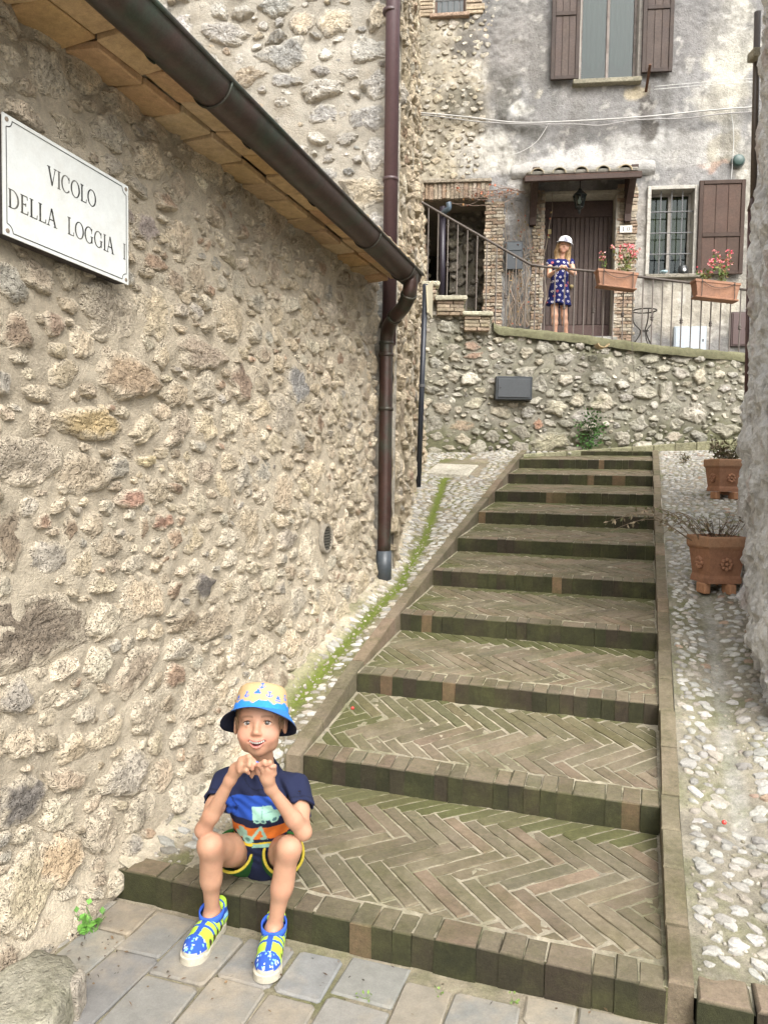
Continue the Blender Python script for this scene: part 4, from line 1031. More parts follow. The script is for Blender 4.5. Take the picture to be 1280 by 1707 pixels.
pk = (sstep(.60, .70, fbm(q, 3, 218, 4)) * .4)[:, None]; c = c * (1 - pk) + np.array((.50, .36, .30)) * pk
V = base + nrm * h[:, None]; V[:, 2] = Z_
mk('wall', V, gridfaces(nl, 200)[:, ::-1].copy(), M_WHITE, whh, c, False)
mb = MB(); Pq = [CNR - H1 * 1.9 - H1N * .30, CNR - H1N * .35 - H1 * .2, CNR + V3(4.2, -.3, 0), CNR + V3(4.2, -1.75, 0)]
mb.add([p + V3(0, 0, z) for z in (0, 5.22) for p in Pq], [[0, 1, 2, 3], [4, 7, 6, 5], [0, 4, 5, 1], [1, 5, 6, 2], [2, 6, 7, 3], [3, 7, 4, 0]], (.6, .6, .58)); mb.build('wall_core', M_WHITE, whh)
# ------------------------------------------------------------------ gutter and pipes
def gz(t): return 2.765 - .036 * (np.asarray(t, float) + .27)
GE = -.24
gut = empty('copper_gutter', 'green brown copper gutter and bent downpipe under the tiled eave', 'gutter')
n = 13; ts = np.linspace(T0, GE, 40); V = []; r = .077
for t in ts:
    for rr in (r, r - .006):
        for k in range(n):
            a = math.pi + math.pi * k / (n - 1); V.append(WA + WE * t + WN * (.318 + rr * math.cos(a)) + V3(0, 0, gz(t) + rr * math.sin(a)))
F = []; m = 2 * n
for i in range(len(ts) - 1):
    for k in range(n - 1):
        F.append([i * m + k, (i + 1) * m + k, (i + 1) * m + k + 1, i * m + k + 1]); F.append([i * m + n + k, i * m + n + k + 1, (i + 1) * m + n + k + 1, (i + 1) * m + n + k])
    for k in (0, n - 1): F.append([i * m + k, i * m + n + k, (i + 1) * m + n + k, (i + 1) * m + k])
F.append([(len(ts) - 1) * m + k for k in range(n)])
CU = (.060, .040, .034)
mk('trough', np.array(V), F, M_COPPER, gut, CU, True)
mk('bead', *tube([WA + WE * t + WN * .398 + V3(0, 0, gz(t) + .002) for t in (T0, -2, GE + .01)], .009, 8), M_COPPER, gut, (.055, .045, .042), True)
for t in (-2.62, -1.05, -.42):
    mk('joint', *tube([WA + WE * t + WN * (.318 + .0795 * math.cos(a)) + V3(0, 0, gz(t) + .0795 * math.sin(a)) for a in np.linspace(math.pi * 1.02, math.pi * 1.98, 16)], .0055, 6), M_COPPER, gut, (.05, .045, .035), True)
for t in np.arange(-2.9, -.4, .62):
    mk('strap', *tube([WA + WE * t + WN * (.318 + .080 * math.cos(a)) + V3(0, 0, gz(t) + .080 * math.sin(a)) for a in np.linspace(math.pi * 1.0, math.pi * 1.35, 6)], .004, 5), M_COPPER, gut, (.06, .05, .04))
PP = [U(685, 458, 4.93), U(684, 474, 4.93), U(681, 492, 4.95), U(672, 512, 5.05), U(658, 528, 5.20), U(648, 545, 5.31), U(644.5, 565, 5.36), U(643.5, 600, 5.37), U(642, 760, 5.37), U(640, 925, 5.37)]
def spline(P, k=6):
    P = np.asarray(P); Q = []
    for i in range(len(P) - 1):
        p0, p1, p2, p3 = P[max(i - 1, 0)], P[i], P[i + 1], P[min(i + 2, len(P) - 1)]
        for t in np.linspace(0, 1, k, endpoint=False): Q.append(.5 * (2 * p1 + (p2 - p0) * t + (2 * p0 - 5 * p1 + 4 * p2 - p3) * t * t + (3 * p1 - p0 - 3 * p2 + p3) * t ** 3))
    return np.array(Q + [P[-1]])
mk('downpipe', *tube(spline(PP), .047, 16), M_COPPER, gut, (.050, .026, .020), True)
for u, v, Y in ((665, 520, 5.13), (652, 538, 5.27)):
    pass
for v in (572, 592, 682):
    P = U(644 - (v - 560) * .008, v, 5.37); mk('collar', *lathe([(.049, -.012), (.053, -.010), (.053, .010), (.049, .012)], P, (0, 0, 1), 18), M_COPPER, gut, (.05, .032, .024), True)
for i in (2, 4):
    mk('collar', *lathe([(.049, -.012), (.052, -.010), (.052, .010), (.049, .012)], PP[i], PP[i + 1] - PP[i - 1], 18), M_COPPER, gut, (.045, .034, .024), True)
P = U(640, 960, 5.37); Q = U(640, 918, 5.37)
mk('shoe', *tube([P - V3(0, 0, .03), Q], .053, 16), M_PAINTM, gut, (.055, .065, .075), True)
up = empty('brown_downspout', 'straight brown painted downspout on the tall house corner', 'downspout')
mk('pipe', *tube([U(648, 575, 5.47), V3(U(651, 100, 5.47)[0], 5.47, 8.1)], .050, 18), M_PAINTM, up, (.075, .042, .045), True)
for v in (20, 300): mk('clip', *lathe([(.051, -.012), (.056, -.011), (.056, .011), (.051, .012)], U(651, v, 5.47), (0, 0, 1), 18), M_PAINTM, up, (.06, .036, .036), True)
# ------------------------------------------------------------------ street sign
sg_ = empty('street_sign', 'white enamel plaque lettered VICOLO DELLA LOGGIA I on the stone wall', 'sign')
co = [wpx(u, v, .075) for u, v in ((4.5, 186), (215, 311.5), (6.75, 390), (214, 475))]
sx0, sx1 = (co[0][0] + co[2][0]) / 2, (co[1][0] + co[3][0]) / 2
zt0, zt1, zb0, zb1 = co[0][1], co[1][1], co[2][1], co[3][1]
slp = ((zt1 - zt0) + (zb1 - zb0)) / 2 / (sx1 - sx0)
SW, SH = sx1 - sx0, ((zt0 - zb0) + (zt1 - zb1)) / 2; SZ0 = (zb0 + zb1) / 2 - slp * SW / 2
def sgp(x, y, h): return WA + np.multiply.outer(np.asarray(x, float) + sx0, WE) + np.multiply.outer(.075 + np.asarray(h, float), WN) + np.multiply.outer(SZ0 + slp * np.asarray(x, float) + np.asarray(y, float), V3(0, 0, 1))
V = [sgp(x, y, h) for h in (-.022, 0) for x, y in ((0, 0), (SW, 0), (SW, SH), (0, SH))]
cc = np.array([(.05, .05, .05)] * 4 + [(.60, .62, .60)] * 4)
mk('plate', np.array([sgp(x, y, h) for h in (-.004, 0) for x, y in ((0, 0), (SW, 0), (SW, SH), (0, SH))]), [[4, 5, 6, 7], [0, 1, 5, 4], [1, 2, 6, 5], [2, 3, 7, 6], [3, 0, 4, 7]], M_ENAMEL, sg_, (.60, .62, .60))
mk('backing', np.array([sgp(x, y, h) for h in (-.05, -.0045) for x, y in ((.004, .004), (SW - .004, .004), (SW - .004, SH - .004), (.004, SH - .004))]), [[4, 5, 6, 7], [0, 1, 5, 4], [1, 2, 6, 5], [2, 3, 7, 6], [3, 0, 4, 7]], M_WOOD, sg_, (.05, .045, .045))
def flat(name, polys, colr, h=.0008, mat=M_ENAMEL):
    mb = MB()
    for p in polys:
        p = np.asarray(p, float); k = len(p); mb.add(sgp(p[:, 0], p[:, 1], np.full(k, h)), [list(range(k))], colr)
    return mb.build(name, mat, sg_)
def seg(x0, y0, x1, y1, w):
    d = unit((x1 - x0, y1 - y0)); nn = np.array([-d[1], d[0]]) * w / 2; a, b = np.array([x0, y0]), np.array([x1, y1]); return [a - nn, b - nn, b + nn, a + nn]
def arc(cx, cy, rx, ry, a0, a1, wx, wy, k=26):  # stroke thick on the sides (wx), thin above and below (wy)
    out = []; A = np.linspace(a0, a1, k)
    for i in range(k - 1):
        P = []
        for a, sgn in ((A[i], 1), (A[i + 1], 1), (A[i + 1], -1), (A[i], -1)):
            P.append((cx + (rx + sgn * wx / 2) * math.cos(a), cy + (ry + sgn * wy / 2) * math.sin(a)))
        out.append(P)
    return out
TH, TN = .17, .06                       # thick and thin strokes for cap height 1
def sf(x, y, w=.30): return seg(x - w / 2, y, x + w / 2, y, .045)
def letter(ch):
    pi = math.pi
    if ch == 'I': return [seg(.15, 0, .15, 1, TH * .8), sf(.15, .02), sf(.15, .98)], .30
    if ch == 'V': return [seg(.12, 1, .42, 0, TH * .8), seg(.42, 0, .70, 1, TN), sf(.12, .98), sf(.70, .98, .26)], .84
    if ch == 'A': return [seg(.10, 0, .38, 1, TN), seg(.38, 1, .70, 0, TH * .8), seg(.2, .36, .6, .36, TN), sf(.10, .02, .26), sf(.70, .02)], .84
    if ch == 'L': return [seg(.15, 0, .15, 1, TH * .8), sf(.15, .98), seg(.02, .025, .56, .025, .05), seg(.56, .0, .60, .24, TN)], .64
    if ch == 'E': return [seg(.15, 0, .15, 1, TH * .8), seg(.02, .025, .56, .025, .05), seg(.02, .975, .52, .975, .05), seg(.15, .52, .42, .52, TN), seg(.56, 0, .60, .22, TN), seg(.52, 1, .54, .80, TN), seg(.42, .43, .42, .61, TN)], .66
    if ch == 'D': return [seg(.15, 0, .15, 1, TH * .8), seg(.02, .025, .34, .025, .05), seg(.02, .975, .34, .975, .05)] + arc(.32, .5, .42, .475, -pi / 2, pi / 2, TH * .8, .05), .84
    if ch == 'O': return arc(.45, .5, .38, .48, 0, 2 * pi, TH * .8, .05, 40), .90
    if ch == 'C': return arc(.45, .5, .38, .48, pi * .22, pi * 1.78, TH * .8, .05, 34) + [seg(.74, .62, .76, .96, TN)], .84
    if ch == 'G': return arc(.45, .5, .38, .48, pi * .22, pi * 1.80, TH * .8, .05, 34) + [seg(.74, .64, .76, .96, TN), seg(.75, .08, .75, .44, TH * .8), sf(.75, .45, .26)], .92
    return [], .45
def write(txt, xa, xb, base, hcap):
    adv = 0; items = []
    for ch in txt:
        g, w_ = letter(ch); items.append((g, adv)); adv += w_ + .05
    k = (xb - xa) / (adv - .05); out = []
    for g, o in items: out.append([[((q_[0] + o) * k + xa, base + q_[1] * hcap) for q_ in p] for p in g])
    return out
def sloc(u, v): t, z = wpx(u, v, .076); x = t - sx0; return x, z - SZ0 - slp * x
INK = (.012, .012, .013)
xa, ba = sloc(80, 306); xb, _ = sloc(161, 344); _, b1 = sloc(88, 309.5); _, t1 = sloc(80, 278.5)
for g_l in write('VICOLO', xa, xb, b1, .053): flat('letter', g_l, INK)
xa, ba = sloc(14.5, 344.5); xb, _ = sloc(96, 378); xc, _ = sloc(113.5, 390); xd, _ = sloc(191, 421); xe, _ = sloc(206.2, 428); xf, _ = sloc(209.6, 430)
for g_l in write('DELLA', xa, xb, ba, .053) + write('LOGGIA', xc, xd, ba, .053) + write('I', xe, xf, ba, .053): flat('letter', g_l, INK)
m_ = .012; r_ = .022; bl = []; w_ = .0028
for (x0_, y0_, x1_, y1_) in ((m_ + r_, m_, SW - m_ - r_, m_), (m_ + r_, SH - m_, SW - m_ - r_, SH - m_), (m_, m_ + r_, m_, SH - m_ - r_), (SW - m_, m_ + r_, SW - m_, SH - m_ - r_)): bl.append(seg(x0_, y0_, x1_, y1_, w_))
for cx, cy, a0 in ((m_, m_, 0), (SW - m_, m_, math.pi / 2), (SW - m_, SH - m_, math.pi), (m_, SH - m_, 1.5 * math.pi)): bl += arc(cx, cy, r_, r_, a0, a0 + math.pi / 2, w_, w_, 10)
flat('border_line', bl, INK)
for cx, cy in ((.014, .014), (SW - .014, .014), (SW - .014, SH - .014), (.014, SH - .014)): mk('screw', *lathe([(.0065, 0), (.0065, .002), (.003, .003), (0, .003)], sgp(cx, cy, .0), WN, 12), M_PAINTM, sg_, (.20, .16, .12))
# oval vent in the wall
t, z = wpx(546, 898, .03)
vent = empty('wall_vent', 'small dark oval vent grille set in the low stone wall', 'vent')
def vp(x, y, h): return WP(np.array([t]), np.array([z]), np.array([0.012]))[0] + WE * x + V3(0, 0, y) + WN * h
mb = MB(); n = 28; V = [vp(a_ * .062 * math.cos(k), a_ * .072 * math.sin(k), h) for a_, h in ((1.25, -.01), (1.22, .016), (1.0, .016), (1.0, -.01)) for k in np.linspace(0, 2 * math.pi, n, endpoint=False)]
mk('rim', np.array(V), [[i * n + k, i * n + (k + 1) % n, (i + 1) * n + (k + 1) % n, (i + 1) * n + k] for i in range(3) for k in range(n)], M_MORTAR, vent, (.46, .41, .33), True)
V = [vp(.062 * math.cos(k), .072 * math.sin(k), .001) for k in np.linspace(0, 2 * math.pi, n, endpoint=False)]; mk('back', np.array(V), [list(range(n))], M_IRON, vent, (.015, .014, .013))
for y in np.linspace(-.058, .058, 8):
    w_ = .060 * math.sqrt(max(0, 1 - (y / .072) ** 2)); mk('slat', *box(vp(0, y, .007), WE * w_, WN * .005 + V3(0, 0, -.003), V3(0, 0, .003)), M_IRON, vent, (.09, .085, .07))
# black sign post with a board seen almost edge-on
po = empty('sign_post', 'thin black pole with a pale board seen edge on beside the stone corner', 'post')
mk('pole', *tube([U(697, 815, 8.05), U(709, 474, 8.05)], .028, 12), M_PAINTM, po, (.022, .026, .035), True)
P, Q = U(711, 476, 8.0), U(720.5, 468, 8.35); R_, T_ = U(713, 521, 8.0), U(719.5, 531, 8.35)
nb = unit(np.cross(Q - P, R_ - P)) * .008; mk('board', np.array([P + nb, Q + nb, T_ + nb, R_ + nb, P - nb, Q - nb, T_ - nb, R_ - nb]), [[0, 1, 2, 3], [7, 6, 5, 4], [0, 4, 5, 1], [1, 5, 6, 2], [2, 6, 7, 3], [3, 7, 4, 0]], M_ENAMEL, po, (.55, .50, .36))
mk('clamp', *lathe([(.029, -.015), (.036, -.014), (.036, .014), (.029, .015)], U(703, 643, 8.05), (0, 0, 1), 12), M_PAINTM, po, (.10, .10, .10))
# drain cover on the ramp
dc = empty('drain_cover', 'square pale stone drain cover with three curved slots on the cobbled ramp', 'drain cover')
q4 = [tosw(on_ramp(u, v)) for u, v in ((709, 790), (779, 793), (797, 776), (729, 774))]
V, F = prism(np.array(q4), -.05, .022, lambda x, y, z: SP(x, y, zleft(x, y) + z), .01); mk('slab', V, F, M_STONE2, dc, (.48, .45, .37))
for k, (f0, f1) in enumerate(((.22, .75), (.22, .78), (.26, .72))):
    A0 = np.array(q4[0]) + (np.array(q4[3]) - q4[0]) * (.18 + .24 * k); A1 = np.array(q4[1]) + (np.array(q4[2]) - q4[1]) * (.18 + .24 * k); P = []
    for s_ in (-1, 1):
        for f in (np.linspace(f0, f1, 12) if s_ < 0 else np.linspace(f1, f0, 12)):
            b = A0 + (A1 - A0) * f + unit(np.array(q4[3]) - q4[0]) * (s_ * .012 * math.sin(math.pi * (f - f0) / (f1 - f0)) - .05 * math.sin(math.pi * (f - f0) / (f1 - f0))); P.append(b)
    P = np.array(P); mk('slot', SP(P[:, 0], P[:, 1], zleft(P[:, 0], P[:, 1]) + .0245), [list(range(len(P)))[::-1]], M_DIRT, dc, (.02, .018, .015))
# ------------------------------------------------------------------ iron railing on the terrace
rail = empty('iron_railing', 'wrought iron railing along the terrace, rising beside the stair on the left', 'railing')
HP = [U(u, v, YR) for u, v in ((672, 318), (690, 330), (812, 400), (884, 441), (905, 444.5), (995, 453), (1070, 462), (1160, 473), (1250, 484))]
HP = np.array(HP)
mk('handrail', *tube(np.concatenate([HP[:4], HP[4:]]), .017, 8), M_IRON, rail, (.085, .07, .06), True)
def hz_(x): return np.interp(x, HP[:, 0], HP[:, 2])
for k, u in enumerate(np.arange(695, 1246, 16.3)):
    x = U(u, 520, YR)[0]; zt = hz_(x); zb = rtop(x) - .01
    if u < 822: zb = rtop(x) - .01
    b = mk('baluster', *tube([(x, YR, zb), (x, YR, zt)], .0085, 6), M_IRON, rail, jit((.15, .13, .115), .1))
    if k % 3 == 0:
        zc = zb + (zt - zb) * .42
        mk('collar', *lathe([(.008, -.035), (.020, -.026), (.020, -.012), (.012, -.004), (.022, .004), (.022, .014), (.012, .022), (.018, .030), (.008, .036)], (x, YR, zc), (0, 0, 1), 10), M_IRON, b, (.10, .085, .075), True)
# ------------------------------------------------------------------ plants
def leaf_quad(P, d, n_, L, W):
    d = unit(d); s_ = unit(np.cross(d, n_)); n2 = np.cross(s_, d)
    return np.array([P, P + d * L * .5 + s_ * W / 2 + n2 * L * .06, P + d * L, P + d * L * .5 - s_ * W / 2 + n2 * L * .06]), [[0, 1, 2, 3]]
def rv(a=1.): v = rng.normal(0, 1, 3); return v / np.linalg.norm(v) * a
def leafy(name, root, H, R, nst, nlf, L, lcols, fl=None, nfl=0, stemc=(.14, .16, .06), mat=M_LEAF, lean=(0, 0, 0), label=None, cat='plant', group=None, curl=.6, stem_r=.003):
    root = np.asarray(root); o = empty(name, label, cat, group)
    st_, lf, flm = MB(), MB(), MB()
    for _ in range(nst):
        top = root + V3(rng.uniform(-1, 1) * R, rng.uniform(-1, 1) * R * .7, H * rng.uniform(.55, 1.0)) + np.asarray(lean) * H
        mid = (root + top) / 2 + rv(.12 * H); b0 = root + V3(rng.uniform(-.4, .4) * R, rng.uniform(-.3, .3) * R, 0)
        pts = spline([b0, mid, top], 5); st_.add(*tube(pts, np.linspace(stem_r, stem_r * .4, len(pts)), 5), stemc)
        for _k in range(nlf):
            f = rng.uniform(.25, 1); P = pts[min(int(f * (len(pts) - 1)), len(pts) - 1)]
            d = unit(rv() + V3(0, -.2, .25)); lf.add(*leaf_quad(P + d * .01, d, rv(), L * rng.uniform(.6, 1.2), L * rng.uniform(.4, .65) * curl / .6), jit(lcols[rng.integers(len(lcols))], .2))
        if fl is not None:
            flm = MB()
            for _k in range(nfl):
                P = top + rv(.03)
                for _p in range(4): flm.add(*leaf_quad(P, unit(rv() + V3(0, -.4, .2)), rv(), .026, .024), jit(fl[rng.integers(len(fl))], .12))
            if flm.n: flm.build('flower', M_LEAF, o)
    st_.build('stems', MATS['dark_wood'] if mat is None else M_LEAF, o); lf.build('leaves', M_LEAF, o)
    return o
GRN = [(.10, .17, .04), (.14, .20, .05), (.20, .22, .06), (.17, .12, .06)]
PNK = [(.72, .16, .20), (.78, .30, .30), (.70, .12, .18), (.75, .42, .38)]
def flower_box(u0, u1, vt, vb, lab):
    P, Q = U(u0, vt, 9.83), U(u1, vt + 8, 9.83); c = (P + Q) / 2; hw = abs(Q[0] - P[0]) / 2; h = (vb - vt) / 1276 * 9.83; tl = (Q[2] - P[2]) / (2 * hw)
    o = empty('flower_box', lab, 'flower box', 'flower boxes hung on the terrace railing')
    A = V3(1, 0, tl)
    ring = lambda w_, d_, z: [c + A * s1 * w_ + V3(0, s2 * d_, z) for s1, s2 in ((-1, -1), (1, -1), (1, 1), (-1, 1))]
    V = np.array(ring(hw * .86, .07, -h) + ring(hw * .97, .088, -.03) + ring(hw, .095, -.03) + ring(hw, .095, 0) + ring(hw * .95, .082, 0) + ring(hw * .93, .08, -.03))
    F = [[3, 2, 1, 0]] + [[i * 4 + k, i * 4 + (k + 1) % 4, i * 4 + 4 + (k + 1) % 4, i * 4 + 4 + k] for i in range(5) for k in range(4)] + [[20, 21, 22, 23]]
    mk('trough', V, F, M_TERRA, o, (.27, .15, .10))
    mk('saucer', *box(c + V3(0, 0, -h - .012), A * hw * .95, V3(0, .085, 0), V3(0, 0, .012), .006), M_TERRA, o, (.24, .13, .085))
    for s1 in (-.72, .72):
        x = c + A * hw * s1; mk('hook', *tube([x + V3(0, .17, .03), x + V3(0, .10, .035), x + V3(0, -.10, .0), x + V3(0, -.10, -h), x + V3(0, .12, -h - .02)], .005, 5), M_IRON, o, (.05, .045, .04))
    mk('hoop', *tube([c + A * hw * s1 + V3(0, -.102, -.02 - .07 * (1 - (s1 / .72) ** 2)) for s1 in np.linspace(-.72, .72, 9)], .004, 5), M_IRON, o, (.05, .045, .04))
    return c, hw
c1, w1 = flower_box(993, 1060, 450, 474, 'terracotta flower box on the railing in front of the door')
c2, w2 = flower_box(1154, 1229, 467, 493, 'terracotta flower box on the railing near the whitewashed house')
G_ = 'flowering plants in the railing boxes'
leafy('flowering_plant', c1 + V3(-w1 * .6, 0, -.03), .27, .05, 4, 9, .05, GRN, PNK, 2, label='small single pink flowering plant in the box before the door', group=G_)
leafy('flowering_plant', c1 + V3(w1 * .45, 0, -.03), .38, .17, 11, 8, .055, GRN + [(.24, .15, .07)], PNK, 5, label='bushy pink flowering plant with reddish leaves in the box before the door', group=G_)
leafy('flowering_plant', c2 + V3(-w2 * .5, 0, -.03), .27, .11, 6, 8, .055, GRN, PNK, 2, label='thin pale leaved flowering plant in the box near the whitewashed house', group=G_)
leafy('flowering_plant', c2 + V3(w2 * .3, 0, -.03), .40, .20, 13, 8, .055, GRN + [(.24, .15, .07)], PNK, 4, label='tall pink flowering plant in the box near the whitewashed house', group=G_)
# fern growing from the retaining wall
P = RW(np.array([rx_(980, 722)[0]]), np.array([rx_(980, 722)[1]]), np.array([.0]))[0]
fe = empty('wall_fern', 'bright green leafy plant growing out of the retaining wall foot', 'plant'); mb = MB()
for k in range(420):
    a = rng.normal(0, 1, 3) * V3(.075, .05, .10); p = P + V3(0, -.08, .02) + a; d = unit(a + V3(0, -.15, -.02)); mb.add(*leaf_quad(p, d, rv(), .045 * rng.uniform(.6, 1.2), .032), jit([(.06, .15, .035), (.09, .20, .05), (.05, .11, .03)][rng.integers(3)], .2))
mb.build('leaves', M_LEAF, fe)
mb = MB()
for k in range(14): d = rv(.1) * V3(1, .6, 1); mb.add(*tube([P, P + V3(0, -.06, .02) + d], .003, 4), (.07, .10, .03))
mb.build('stems', M_LEAF, fe)
# small clay spout, utility hatch
P = U(1000, 578, 9.93); V = []; n = 9
for yy in (0, .16):
    for rr in (.07, .055):
        for k in range(n): a = math.pi + math.pi * k / (n - 1); V.append(P + V3(rr * math.cos(a) * 1.15, -yy, rr * .8 * math.sin(a) + .02))
F = []
for k in range(n - 1): F += [[k, k + 1, 2 * n + k + 1, 2 * n + k], [n + k, 3 * n + k, 3 * n + k + 1, n + k + 1], [2 * n + k, 2 * n + k + 1, 3 * n + k + 1, 3 * n + k]]
tag(mk('clay_spout', np.array(V), F, M_TILE, None, (.33, .26, .17), True), 'curved clay tile spout jutting from the top of the retaining wall', 'spout')
ha = empty('utility_hatch', 'dark grey metal utility hatch set in the mossy retaining wall', 'hatch')
P, Q = U(826, 627, 9.9), U(886, 667, 9.9)
mk('frame', *abox(P[0], Q[0], 9.885, 10.1, Q[2], P[2], .008), M_PAINTM, ha, (.035, .04, .045)); mk('door', *abox(P[0] + .03, Q[0] - .03, 9.872, 9.8845, Q[2] + .03, P[2] - .03, .004), M_PAINTM, ha, (.060, .066, .072)); mk('lock', *lathe([(.010, 0), (.010, .006), (0, .006)], (P[0] + .06, 9.872, (P[2] + Q[2]) / 2), (0, -1, 0), 10), M_PAINTM, ha, (.02, .02, .02))
# ------------------------------------------------------------------ things on the facade
lm = empty('door_lantern', 'black iron lantern with glass panes hanging above the brown door', 'lantern')
P = U(966, 320, 10.85); s6 = 6
mk('chain', *tube([P, P + V3(0, 0, .16)], .006, 5), M_IRON, lm, (.02, .02, .02))
mk('cap', *lathe([(.0, .05), (.02, .045), (.03, .02), (.10, -.045), (.105, -.055), (.09, -.055)], P, (0, 0, 1), s6), M_IRON, lm, (.022, .024, .022))
mk('glass', *lathe([(.088, -.057), (.05, -.21)], P, (0, 0, 1), s6), M_PANE, lm)
for k in range(6):
    a = 2 * math.pi * k / 6; x, y = frame_of((0, 0, 1)); d = math.cos(a) * x + math.sin(a) * y; mk('rib', *tube([P + d * .09 - V3(0, 0, .055), P + d * .052 - V3(0, 0, .212)], .006, 4), M_IRON, lm, (.022, .024, .022))
mk('base', *lathe([(.055, -.205), (.058, -.215), (.03, -.235), (.012, -.25), (.014, -.275), (.004, -.30), (0, -.30)], P, (0, 0, 1), s6), M_IRON, lm, (.022, .024, .022))
mk('bulb', *lathe([(.0, -.17), (.025, -.15), (.028, -.12), (.012, -.09), (.012, -.06)], P, (0, 0, 1), 10), M_ENAMEL, lm, (.6, .6, .55), True)
hn = empty('house_number', 'small white tile reading 10 on the brick beside the door', 'number tile')
x, z = fpx(1041.5, 384); mk('tile', *fbox(x - .085, x + .085, z - .05, z + .05, .03, .062, .004), M_ENAMEL, hn, (.66, .65, .60))
mb = MB(); 
for s_ in (seg(-.035, -.028, -.035, .028, .011), seg(-.050, -.028, -.02, -.028, .007), seg(-.048, .018, -.035, .028, .007)) : s_ = np.array(s_); mb.add(FPt(x + s_[:, 0], z + s_[:, 1], np.full(4, .0632)), [[0, 1, 2, 3]], INK)
for s_ in arc(.032, 0, .017, .026, 0, 2 * math.pi, .012, .007, 20): s_ = np.array(s_); mb.add(FPt(x + s_[:, 0], z + s_[:, 1], np.full(4, .0632)), [[0, 1, 2, 3]], INK)
mb.build('digits', M_ENAMEL, hn)
lb = empty('letterbox', 'dark steel letterbox on the wall between the brick piers', 'letterbox')
x0_, x1_, z0_, z1_ = frect(842, 406, 870, 452); mk('body', *fbox(x0_, x1_, z0_, z1_, .0, .11, .006), M_PAINTM, lb, (.03, .036, .042)); mk('flap', *fbox(x0_ + .015, x1_ - .015, z1_ - .13, z1_ - .02, .1105, .12, .004), M_PAINTM, lb, (.045, .055, .062)); mk('knob', *lathe([(.012, 0), (.012, .012), (0, .014)], FPt((x0_ + x1_) / 2, (z0_ + z1_) / 2 - .03, .11), FN, 10), M_PAINTM, lb, (.3, .3, .3))
def ubox(name, R, colr, lab, dark):
    o = empty(name, lab, 'utility box'); a, b, c_, d = R
    mk('frame', *fbox(a, b, c_, d, -.02, .05, .005), M_PAINTM, o, np.array(colr) * .8); mk('door', *fbox(a + .02, b - .02, c_ + .02, d - .02, .0505, .062, .004), M_PAINTM, o, colr); mk('lock', *fbox(b - .06, b - .04, (c_ + d) / 2 - .02, (c_ + d) / 2 + .02, .0625, .068, .002), M_PAINTM, o, dark)
ubox('utility_box', frect(1121, 545, 1175, 592), (.42, .47, .52), 'pale grey metal utility box low on the plastered wall', (.1, .1, .1)); ubox('utility_box', frect(1216, 521, 1246, 578), (.075, .045, .042), 'brown metal utility box behind the railing near the whitewashed house', (.03, .02, .02))
x, z = fpx(1228, 270); rvn = empty('round_vent', 'round green vent cap high on the plastered wall', 'vent'); mk('cap', *lathe([(.075, 0), (.08, .02), (.075, .06), (.06, .07), (0, .072)], FPt(x, z, .02), FN, 20), M_PAINTM, rvn, (.04, .075, .065), True); mk('rim', *lathe([(.08, -.01), (.095, .0), (.095, .015), (.08, .022)], FPt(x, z, .02), FN, 20), M_PAINTM, rvn, (.10, .11, .10))
tag(mk('rusty_bar', *box((U(1083, 107, 10.75) + U(1076, 153, 11.1)) / 2, (U(1083, 107, 10.75) - U(1076, 153, 11.1)) / 2, FD * .018, unit(np.cross(U(1083, 107, 10.75) - U(1076, 153, 11.1), FD)) * .014, .004), M_IRON, None, (.10, .05, .03)), 'rusty iron bar jutting from the wall under the upper window', 'iron bar')
def cable(name, pts, r, c, lab, o=.06):
    P = [FPt(*fpx(u, v, o), o) for u, v in pts]; tag(mk(name, *tube(spline(P, 8), r, 5), M_PAINTM, None, c, True), lab, 'cable')
cable('cable', [(660, 186), (700, 188), (780, 195), (860, 204), (950, 202), (1080, 194), (1180, 184), (1262, 178)], .011, (.42, .41, .39), 'thicker upper grey cable strung across the plastered facade')
cable('cable', [(660, 189), (720, 193), (800, 203), (880, 207), (960, 207), (1000, 209), (1060, 200), (1140, 197), (1200, 190), (1262, 186)], .008, (.30, .29, .28), 'lower sagging grey cable crossing the plastered facade', .075)
cable('cable', [(1090, 144), (1170, 137), (1262, 130)], .004, (.55, .55, .52), 'upper of the two thin white wires right of the upper window', .08)
cable('cable', [(1090, 149), (1170, 142), (1262, 136)], .004, (.55, .55, .52), 'lower of the two thin white wires right of the upper window', .085)
cable('cable', [(1217, 183), (1221, 210), (1222, 240), (1218, 300)], .006, (.45, .45, .43), 'thin grey wire dropping from the cable towards the shutter', .05)
cable('cable', [(914, 206), (895, 235), (870, 252), (845, 260)], .005, (.45, .44, .42), 'thin pale wire looping down from the cable to the left of the canopy', .06)
